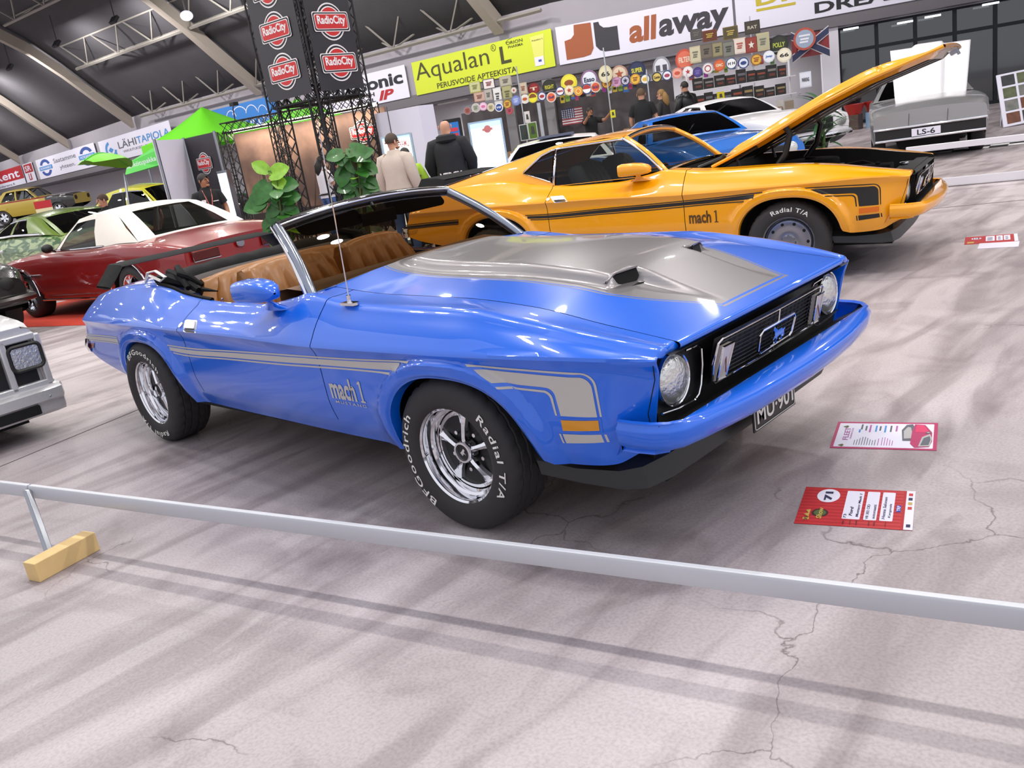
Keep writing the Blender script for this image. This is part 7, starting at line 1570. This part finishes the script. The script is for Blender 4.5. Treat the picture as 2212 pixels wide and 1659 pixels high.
for a_ in (
 (1010, 239, 17, R, '8a7f86', '9a5a52', 'round sign with dull red centre, leftmost of the low row', None, '6a3030'),
 (1028, 233, 19, R, 'c6c0bc', 'a7a89e', 'round pale grey-green sign second in the low row', None, '5a6a50'),
 (1044, 230, 17, R, 'd6a8c4', 'e0bcd4', 'round pink sign with pale figure in the low row', None, 'c86a96', 0, None, 'oval'),
 (1060.5, 232, 17, R, 'd4ccb8', 'c0b69a', 'round cream sign just left of the blue and white emblem disc', None, '7a6a4a'),
 (1078, 232, 18, R, 'e6e6ea', '24468c', 'round blue and white disc with the letters VW', 'VW', 'e6e6ea'),
 (1096, 225, 19, R, '8a6a2a', 'c8a040', 'round mustard sign right of the blue and white disc', None, '7a3020'),
 (1101, 239, 15, R, 'b03a44', 'a84a5a', 'small crimson round sign hanging lowest under the mustard one', None, '6a1a24'),
 (1115, 217, 21, R, '6a78b0', '7a88c0', 'round lavender blue sign with faint writing', None, 'c0c8e6'),
 (1134, 214, 19, R, 'e0dcd8', 'd8cfc4', 'round white sign with an orange shield figure', None, 'b0542c', 0, None, 'oval'),
 (1151, 211, 21, R, 'd6cc2a', 'e0d838', 'round yellow sign with a brown peak and small words', None, '7a4a20', 0, None, 'half'),
 (1171, 208, 19, R, '2c3a70', 'd4d4dc', 'round navy rimmed sign with a red middle', None, 'a03038', 0, None, 'oval'),
 (1191, 210, 21, R, 'dccfc6', 'd8613a', 'round orange sign reading Gulf on the slant', 'Gulf', '22306a'),
 (1210, 197, 19, R, '2c3a70', 'e6e6ea', 'round white sign with two small red figures', 'MM', 'b03040'),
 (1229.6, 195, 21, R, 'd8c8a0', 'e2d8bc', 'round cream sign with a red star', None, 'b0402c', 0, None, 'star'),
 (1249.5, 197, 19, R, 'e0b048', 'd88a38', 'round orange-yellow sign with a glowing ring', None, 'e6d27a', 0, None, 'ring'),
 (1267.6, 192, 22, R, '2c3a70', 'e8e8ec', 'round white sign with a red winged figure and blue rim', None, 'b03a34', 0, None, 'half'),
 (1286.6, 188, 22, R, 'd4cabd', 'd05a3c', 'round orange sign reading GULF', 'GULF', '22306a'),
 (1310, 180, 22, R, '6a3a20', 'd8a83c', 'round mustard sign with a brown band under the eagle', None, '8a3a20'),
 (1332, 177, 21, R, 'b884a8', 'c89ab8', 'round mauve sign right of the mustard one', None, '8a4a7a'),
 (1351, 174, 20, R, '262c4a', 'b8b4c4', 'round navy sign with a dark star', None, '262c4a', 0, None, 'star'),
 (1372.5, 171, 22, R, 'c0882c', 'e0b440', 'round amber sign with a brown word band', None, '7a3a1c'),
 (1394, 171, 22, R, '27406a', 'e6e2d0', 'round white sign with blue rim and yellow shell mark', None, 'd8b040', 0, None, 'oval'),
 (1419, 167, 21, R, '20201c', 'd0b860', 'round black rimmed cream sign with dark script', 'Castle', '20201c'),
 (1441, 163, 21, R, '27406a', 'e0e0e8', 'round white sign with a blue rim and red mark left of the cap man', None, 'a04058', 0, None, 'oval'),
 (1463, 158, 22, R, 'd88a7a', 'e2a292', 'round salmon sign right above the leather jacket', None, 'c0503c', 0, None, 'oval'),
 (1486, 155, 22, R, 'dcd8d8', 'e4e0e0', 'round white sign with a red maple-like mark', None, 'b03840', 0, None, 'star'),
 (1507, 156, 21, R, '3a3070', '4a3c80', 'round violet sign in the right row', None, '7a6ab0'),
 (1529, 148, 23, R, 'c0bcc0', 'e8e4e2', 'round white sign with a ring emblem', None, 'a05058', 0, None, 'ring'),
 (1554, 141, 24, R, 'c0502c', 'd06838', 'round rust orange sign reading GMC', 'GMC', 'e8d8b8'),
 (1580, 137, 24, R, '4a5a7a', 'eceaec', 'round white sign with four dark marks', 'H H', '20242c'),
 (1606, 136, 23, R, '27407a', 'd8dce6', 'round blue rimmed sign with a blue oval', None, '27407a', 0, None, 'oval'),
 (1634, 129, 24, R, '8a5a2a', 'd8a83a', 'round amber sign with brown rim in the right row', None, '8a3a20'),
 (1661, 122, 24, R, 'd8dce4', 'e4e6ea', 'round white sign reading Jeep', 'Jeep', '3a6ab0'),
 (1694, 119, 30, R, 'd8cfb8', 'e6dec8', 'round cream shield sign reading 66 in the right row', '66', '20201c'),
 (1738, 84, 46, R, 'a84a34', '8f9cb0', 'large red rimmed clock sign beside the flag', None, 'd8d8e0'),
 (1153, 192, 27, 'oct', '6a1a1c', '8a2426', 'dark red octagon sign with a pale letter T', 'T', 'd8c8b8', -.25),
 (1187, 188, 32, R, '22241c', '2c2e24', 'large black disc with yellow arc lettering', 'RIGHT', 'c0b83c', -.25),
 (1229, 179, 36, R, 'd8cc38', 'e0d648', 'large yellow disc with a brown oval', None, '8a4a24', -.25, None, 'oval'),
 (1273, 172, 37, 'oval', '8a6a8a', 'dce0ea', 'large white oval sign reading Esso', 'Esso', '22284a', -.25, 40),
 (1308, 160, 30, R, 'cfc6a0', 'd8d0b0', 'large cream shield sign reading 66 topped by an eagle', '66', '2a2a20', .12, 36),
 (1338, 160, 36, R, 'b08a78', 'd8c8b0', 'large dome sign with a red star under an arc', None, 'a8543c', -.25, 36, 'star'),
 (1376, 152, 38, R, '1c2440', '2c3454', 'large navy dome sign reading SUPER in yellow', 'SUPER', 'd0cc40', -.25),
 (1429, 147, 38, R, '8f8f96', 'd4d4dc', 'large white dome sign with a grey double bar', 'II', '4a4a52', -.25, 48),
 (1479, 129, 40, R, 'b84a38', 'd06a50', 'large red dome sign with pale lettering', 'FILTER', 'e6cfb8', -.25, 44),
 (1682.5, 97, 40, R, '1c1f18', '2a2e22', 'large black disc reading POLLY in yellow-green', 'POLLY', 'b8c44a', -.25),
 (1504, 74, 25, 'sq', '3a3836', '4a4644', 'dark square sign hung highest, left of four', None, '6a6460', -.1, 22),
 (1533, 77, 31, 'sq', '6a3a1c', '5a2a18', 'brown and gold sign with red edge, second of the high four', None, 'b89a3a', -.1, 23),
 (1578, 71, 32, 'sq', '6a5a2c', '4a4024', 'sepia picture sign, third of the high four', None, 'b8a050', -.1, 26),
 (1625, 59, 32, 'sq', '2a241c', '3a3228', 'dark sign reading RAT, highest of all', 'RAT', 'b8b0a0', -.1, 27),
 (1502, 118, 23, 'sq', 'b0a888', 'c0b89a', 'cream picture sign below the dark square one', None, '6a6a5a', -.1, 34),
 (1526, 111, 25, 'sq', '5a5248', '6a6054', 'dark grey picture sign right of the cream one', None, '3a342e', -.1, 30),
 (1550, 107, 22, 'sq', '6a6248', '8a8260', 'olive picture sign in the row of square signs', None, '3a3a2a', -.1, 30),
 (1574, 106, 25, 'sq', '5a5a54', '74746a', 'grey photograph sign in the row of square signs', None, '3c3c38', -.1, 32),
 (1598, 99, 26, 'sq', 'c8b8a8', 'd4c6ba', 'pale sign with red print in the row of square signs', None, 'a8483c', -.1, 32),
 (1623, 97, 25, 'sq', '7a2a22', '8a342a', 'brick red square sign with a pale star', None, 'd8d0c4', -.1, 32, 'star'),
 (1648, 90, 27, 'sq', 'b8ac84', 'a8a486', 'cream and grey picture sign at the right end of the square row', None, '6a6a60', -.1, 36),
 (1026, 188, 25, 'sq', 'a0a044', 'b8b88a', 'yellow-green square sign at the left under the lime banner', None, '7a7a3a', -.1, 23),
 (1056, 181, 27, 'sq', '2a2426', 'd8d0cc', 'black and white sign with a dark red shape', None, '7a1f24', -.1, 21),
 (1092, 175, 27, 'sq', '9a9484', 'a8a292', 'grey number plate sign under the lime banner', None, '5a564c', -.1, 21),
 (1036, 209, 26, 'sq', '9a6a5a', 'b89a8c', 'faded pink sign below the black and white one', None, '7a4a3c', -.1, 20),
 (1055, 205, 18, 'sq', '8f8a86', 'a8a29c', 'small grey picture sign left of the tall white one', None, '5a5652', -.1, 24),
 (1075, 208, 18, 'sq', 'c8c6c6', 'd6d4d2', 'tall narrow white sign above the VW disc', None, '3a3a3a', -.1, 36),
 (1096, 203, 22, 'sq', '8c8a58', 'a09c70', 'tall olive sign right of the narrow white one', None, '5a5838', -.1, 36),
 (1110, 195, 13, R, 'a8a29a', 'd0ccc4', 'little round sign with a red star on the olive sign', None, 'a83a3a', .05, None, 'star'),
 (1130, 191, 18, 'sq', 'b0a08a', 'bcae98', 'small cream sign left of the red octagon', None, '8a4a3a', -.1, 24),
 (1740, 172, 24, 'sq', 'd0d4e0', 'e0e2ec', 'white parking sign with black words by the raised hood', 'PARKING', '20242c', .3, 32),
): sgn(*a_)
# hanging trinkets
M_card = mat('cardboard', '8a6a48', .8, noise=.1); rnd = random.Random(11)
tcol = ['c8b030', '8aa83a', '3a6ab0', 'b03a6a', '202428', 'd8d0c8', 'c04a3a', '5a8a4a', 'a83aa0', 'd8d8de']
k_ = 0
for x in [1215, 1226, 1238, 1246, 1258, 1272, 1281, 1293, 1305, 1317, 1328, 1340, 1352, 1361, 1371, 1480, 1494, 1512, 1525, 1540, 1548, 1568, 1585, 1599, 1612, 1628, 1645, 1668]:
    y = 240 - (x-1020)*.205 + (14 if x < 1400 else 20) + rnd.uniform(-4, 5); p = sp(x, y, -.2); sc = (p-CAMPOS).dot(_d)/1858.1449; w_, h_ = rnd.uniform(7, 12)*sc/2, rnd.uniform(10, 17)*sc/2
    f = lambda u, v, l=0: SPt*u+Vector((0, 0, v))+SPn*l
    m = MB().prism(rpoly(-w_, -h_, w_, h_, .02, 2), f, -.01, .01, 0); m.quad(f(-w_*.6, -h_*.3, .014), f(w_*.6, -h_*.3, .014), f(w_*.6, h_*.4, .014), f(-w_*.6, h_*.4, .014), 1); m.tube([f(0, h_), f(0, h_+.12)], .006, 4, 0)
    tag(m.obj('hanging_trinket', [pm(tcol[k_ % 10]), pm(tcol[(k_*3+4) % 10])], loc=p, smooth=False, merge=False), 'small packaged trinket hanging below the tin signs of the stall', 'trinket', 'trinkets below the signs'); k_ += 1
# stall poles and rails
def pole(a, b, r, label, nm='stall_pole'):
    o = MB().tube([Vector((0, 0, 0)), Vector(b)-Vector(a)], r, 10).obj(nm, mat('stall_tube', 'b9bcc2', .3, .6), loc=a); return tag(o, label, 'pole')
for x, y0, dep, lab in ((1163, 222, 20, 'white metal pole standing left in the sign stall'), (1303, 103, 25.5, 'thin white pole rising above the eagle sign'), (1115, 143, 26, 'thin white pole in front of the lime banner'), (1396, 150, 26, 'thin upright of the stall left of the man in the black T-shirt'), (1619, 35, 26.5, 'thin dark pole above the RAT sign')):
    t_ = depth_pt(x, y0, dep); pole((t_.x, t_.y, 0), t_, .045 if x == 1163 else .02, lab)
o = MB()
for y_, off in ((12, 0), (-20, -.3)):
    A, B = sp(1000, 228+y_, off-.03), sp(1700, 84+y_, off-.03); B.z = A.z = (A.z+B.z)/2; o.tube([A, B], .015, 6)
tag(o.obj('sign_rail', M_steel), 'horizontal steel wires of the stall from which the tin signs hang', 'rail')
# counters with goods
def table(x0, x1, y, dep0, dep1, label):
    A, B = depth_pt(x0, y, dep0), depth_pt(x1, y-(x1-x0)*.16, dep1); A.z = B.z = 0; t = (B-A); L_ = t.length; t.normalize(); n = Vector((t.y, -t.x, 0)); T = thing('stall_table', label, 'table', A)
    f = lambda u, v, h=0: t*u+n*h+Vector((0, 0, v))
    MB().prism([(0, 0), (L_, 0), (L_, .06), (0, .06)], lambda u, v, h: f(u, v+.74, h), -.8, 0).obj('table_top', mat('table_grey', 'a29c9a', .6), T, smooth=False); MB().prism([(0, .05), (L_, .05), (L_, .74), (0, .74)], f, -.03, -.01).obj('table_skirt', mat('skirt_dark', '4a4446', .8), T, smooth=False); return A, t, n, L_
for spec in ((1090, 1260, 320, 20.5, 21, 'counter with boxes of goods behind the light box'), (1262, 1440, 290, 20.5, 21.5, 'counter with boxed signs behind the orange-yellow roof'), (1440, 1720, 255, 22.5, 24, 'long counter with framed goods behind the white fastback')):
    A, t, n, L_ = table(*spec); u = .1; i = 0
    bc = ['8a6a48', 'b8b4b0', 'd0ccc8', 'a8502c', '6a7a8a', 'd8c83a', '3a3a40', 'c8c2bc', '4a6a8a', '9a8a74']
    while u < L_-.3:
        w_ = rnd.uniform(.22, .42); h_ = rnd.uniform(.14, .34); m = MB(); f = lambda a_, b_, h=0: t*a_+n*h+Vector((0, 0, b_)); m.prism([(0, 0), (w_, 0), (w_, h_), (0, h_)], f, -.3, 0, 0); m.quad(f(w_*.1, h_*.2, .004), f(w_*.9, h_*.2, .004), f(w_*.9, h_*.85, .004), f(w_*.1, h_*.85, .004), 1); m.quad(f(w_*.2, h_*.45, .008), f(w_*.8, h_*.45, .008), f(w_*.8, h_*.6, .008), f(w_*.2, h_*.6, .008), 2)
        tag(m.obj('goods_box', [M_card if i % 3 == 0 else pm(bc[i % 10]), pm(bc[(i*7+2) % 10]), pm(bc[(i*3+6) % 10])], loc=A+t*u+n*(-.05)+Vector((0, 0, .80)), smooth=False, merge=False), 'printed goods box standing in a row on a stall counter', 'box', 'goods boxes on the stall counters'); u += w_+rnd.uniform(.02, .08); i += 1
# dark framed plates leaning in rows on the back shelf
A = depth_pt(1500, 222, 24); B = depth_pt(1720, 182, 25); A.z = B.z = 0; t = (B-A); L_ = t.length; t.normalize(); n = Vector((t.y, -t.x, 0)); zt_ = depth_pt(1600, 215, 24.5).z
SHf = thing('stall_shelf', 'white shelf unit with two boards behind the long counter', 'shelf', A); f = lambda a_, b_, h=0: t*a_+n*h+Vector((0, 0, b_))
for z in (zt_-.06, zt_+.42): MB().prism([(0, z-.02), (L_, z-.02), (L_, z+.01), (0, z+.01)], f, -.3, 0).obj('board', M_whtp, SHf, smooth=False)
for u in (0, L_*.5, L_): MB().prism([(u-.02, 0), (u+.02, 0), (u+.02, zt_+.9), (u-.02, zt_+.9)], f, -.3, -.26).obj('upright', M_whtp, SHf, smooth=False)
for row in range(2):
    u = .05
    while u < L_-.3:
        w_ = rnd.uniform(.26, .36); h_ = rnd.uniform(.24, .40); m = MB(); m.prism([(0, 0), (w_, 0), (w_, h_), (0, h_)], f, -.05, 0, 0); m.quad(f(w_*.1, h_*.55, .004), f(w_*.9, h_*.55, .004), f(w_*.9, h_*.72, .004), f(w_*.1, h_*.72, .004), 1); m.quad(f(w_*.2, h_*.2, .004), f(w_*.8, h_*.2, .004), f(w_*.8, h_*.4, .004), f(w_*.2, h_*.4, .004), 2)
        tag(m.obj('framed_plate', [pm('26221f'), pm(rnd.choice(['8a8480', '9a4a34', '6a6a70', 'a08a5a'])), pm(rnd.choice(['4a4240', '6a3a2c', '3a3a44']))], loc=A+t*u+Vector((0, 0, zt_-.05+row*.48))-n*.05, smooth=False, merge=False), 'dark framed plate standing in a row on the white shelf unit', 'plate', 'framed plates on the stall shelf'); u += w_+rnd.uniform(.01, .06)
# flags
def flag(x0, y0, x1, y1, off, label, deco, mats):
    A, B, D_ = sp(x0, y1, off), sp(x1, y1, off), sp(x0, y0, off); W_ = (B-A).dot(SPt); H_ = D_.z-A.z; f = lambda u, v, h=0: SPt*u+Vector((0, 0, v))+SPn*(h+.02*math.sin(u*14))
    m = MB(); deco(m, f, W_, H_); tag(m.obj('flag', mats, loc=A, smooth=False, merge=False), label, 'flag')
def strips(m, f, u0, v0, u1, v1, mi, h=0, n=8):
    m.grid([[f(lerp(u0, u1, i/n), v, h) for i in range(n+1)] for v in (v0, v1)], mi)
def us(m, f, W_, H_):
    for k in range(13): strips(m, f, 0, H_*k/13, W_, H_*(k+1)/13, k % 2)
    strips(m, f, 0, H_*.40, W_*.62, H_, 2, .01)
    for i in range(6):
        for j in range(5): u_, v_ = W_*(.06+.10*i), H_*(.46+.11*j); m.add([f(u_+.03*(1 if q % 2 == 0 else .45)*math.sin(pi*q/5), v_+.03*(1 if q % 2 == 0 else .45)*math.cos(pi*q/5), .02) for q in range(10)], [tuple(range(10))], 1)
flag(1216, 236, 1262, 272, -.9, 'American flag hanging at the back of the sign stall', us, [pm('8a2a34'), pm('c8c4c8'), pm('232a52')])
def cross_flag(m, f, W_, H_):
    strips(m, f, 0, 0, W_, H_, 0); 
    for s in (1, -1):
        a_, b_ = (0, 0 if s > 0 else H_), (W_, H_ if s > 0 else 0); m.add([f(a_[0], a_[1]+.12, .01), f(b_[0], b_[1]+.12, .01), f(b_[0], b_[1]-.12, .01), f(a_[0], a_[1]-.12, .01)], [(0, 1, 2, 3)], 1); m.add([f(a_[0], a_[1]+.09, .02), f(b_[0], b_[1]+.09, .02), f(b_[0], b_[1]-.09, .02), f(a_[0], a_[1]-.09, .02)], [(0, 1, 2, 3)], 2)
flag(1712, 78, 1793, 128, -.35, 'red flag with a starred blue diagonal cross at the right end of the stall', cross_flag, [pm('7e1f26'), pm('c8c4c8'), pm('262c52')])
# dark back curtain of the stall, grey pillars
A, B = sp(1005, 300, -1.3), sp(1460, 240, -1.3); A.z = B.z = 0; L_ = (B-A).length; o = MB(); o.grid([[SPt*(L_*i/60)+SPn*(.05*math.sin(i*1.3))+Vector((0, 0, z)) for i in range(61)] for z in (.02, 2.3)]); tag(o.obj('stall_curtain', mat('curtain_dark', '4a4547', .9, noise=.6, nscale=2.5), loc=A), 'dark curtain behind the counters of the sign stall', 'curtain')
for x, lab in ((1105, 'grey square pillar in the stall below the mustard sign'), (1192, 'grey square pillar left of the American flag')):
    p = sp(x, 250, -1.1); p.z = 0; tag(MB().prism([(-.16, 0), (.16, 0), (.16, 2.9), (-.16, 2.9)], lambda u, v, h: SPt*u+SPn*h+Vector((0, 0, v)), -.1, .1).obj('pillar', mat('pillar_grey', '7c7a7c', .7), loc=p, smooth=False), lab, 'pillar')
# small price notes and posters
for x, y, w_, h_, c, dep, lab in ((1139, 253, 12, 24, 'd4d0cc', 20.3, 'white notice card standing on the counter left'), (1324, 246, 11, 16, 'd2cc2a', 20.6, 'yellow price note on the counter below the seller'), (1557, 207, 16, 17, 'd2c21a', 22.6, 'yellow price note beside the leather jacket'), (1151, 282, 20, 36, '4a6a1c', 20.2, 'green and white poster board on the counter'), (1132, 286, 18, 34, '2a3a34', 20.4, 'dark poster board beside the green one')):
    p = depth_pt(x, y, dep); sc = dep/1858.1449; r_, q_ = w_*sc/2, h_*sc/2; d2 = Vector((_r.x, _r.y, 0)).normalized(); n = Vector((d2.y, -d2.x, 0)); f = lambda u, v, l=0: d2*u+n*l+Vector((0, 0, v))
    m = MB(); m.prism([(-r_, -q_), (r_, -q_), (r_, q_), (-r_, q_)], f, -.01, 0, 1 if h_ > 30 else 0); m.quad(f(-r_*.85, -q_*.9, .004), f(r_*.85, -q_*.9, .004), f(r_*.85, q_*.9, .004), f(-r_*.85, q_*.9, .004), 0); m.quad(f(-r_*.4, -q_*.4, .008), f(r_*.5, -q_*.4, .008), f(r_*.3, q_*.5, .008), f(-r_*.3, q_*.5, .008), 2)
    m.tube([f(0, -q_, -.005), f(0, .8-p.z, -.005)], .008, 4, 2) if p.z-q_ > .85 else None
    tag(m.obj('notice', [pm(c), pm('c6c6c2'), pm('3a3a34')], loc=p, smooth=False, merge=False), lab, 'notice')
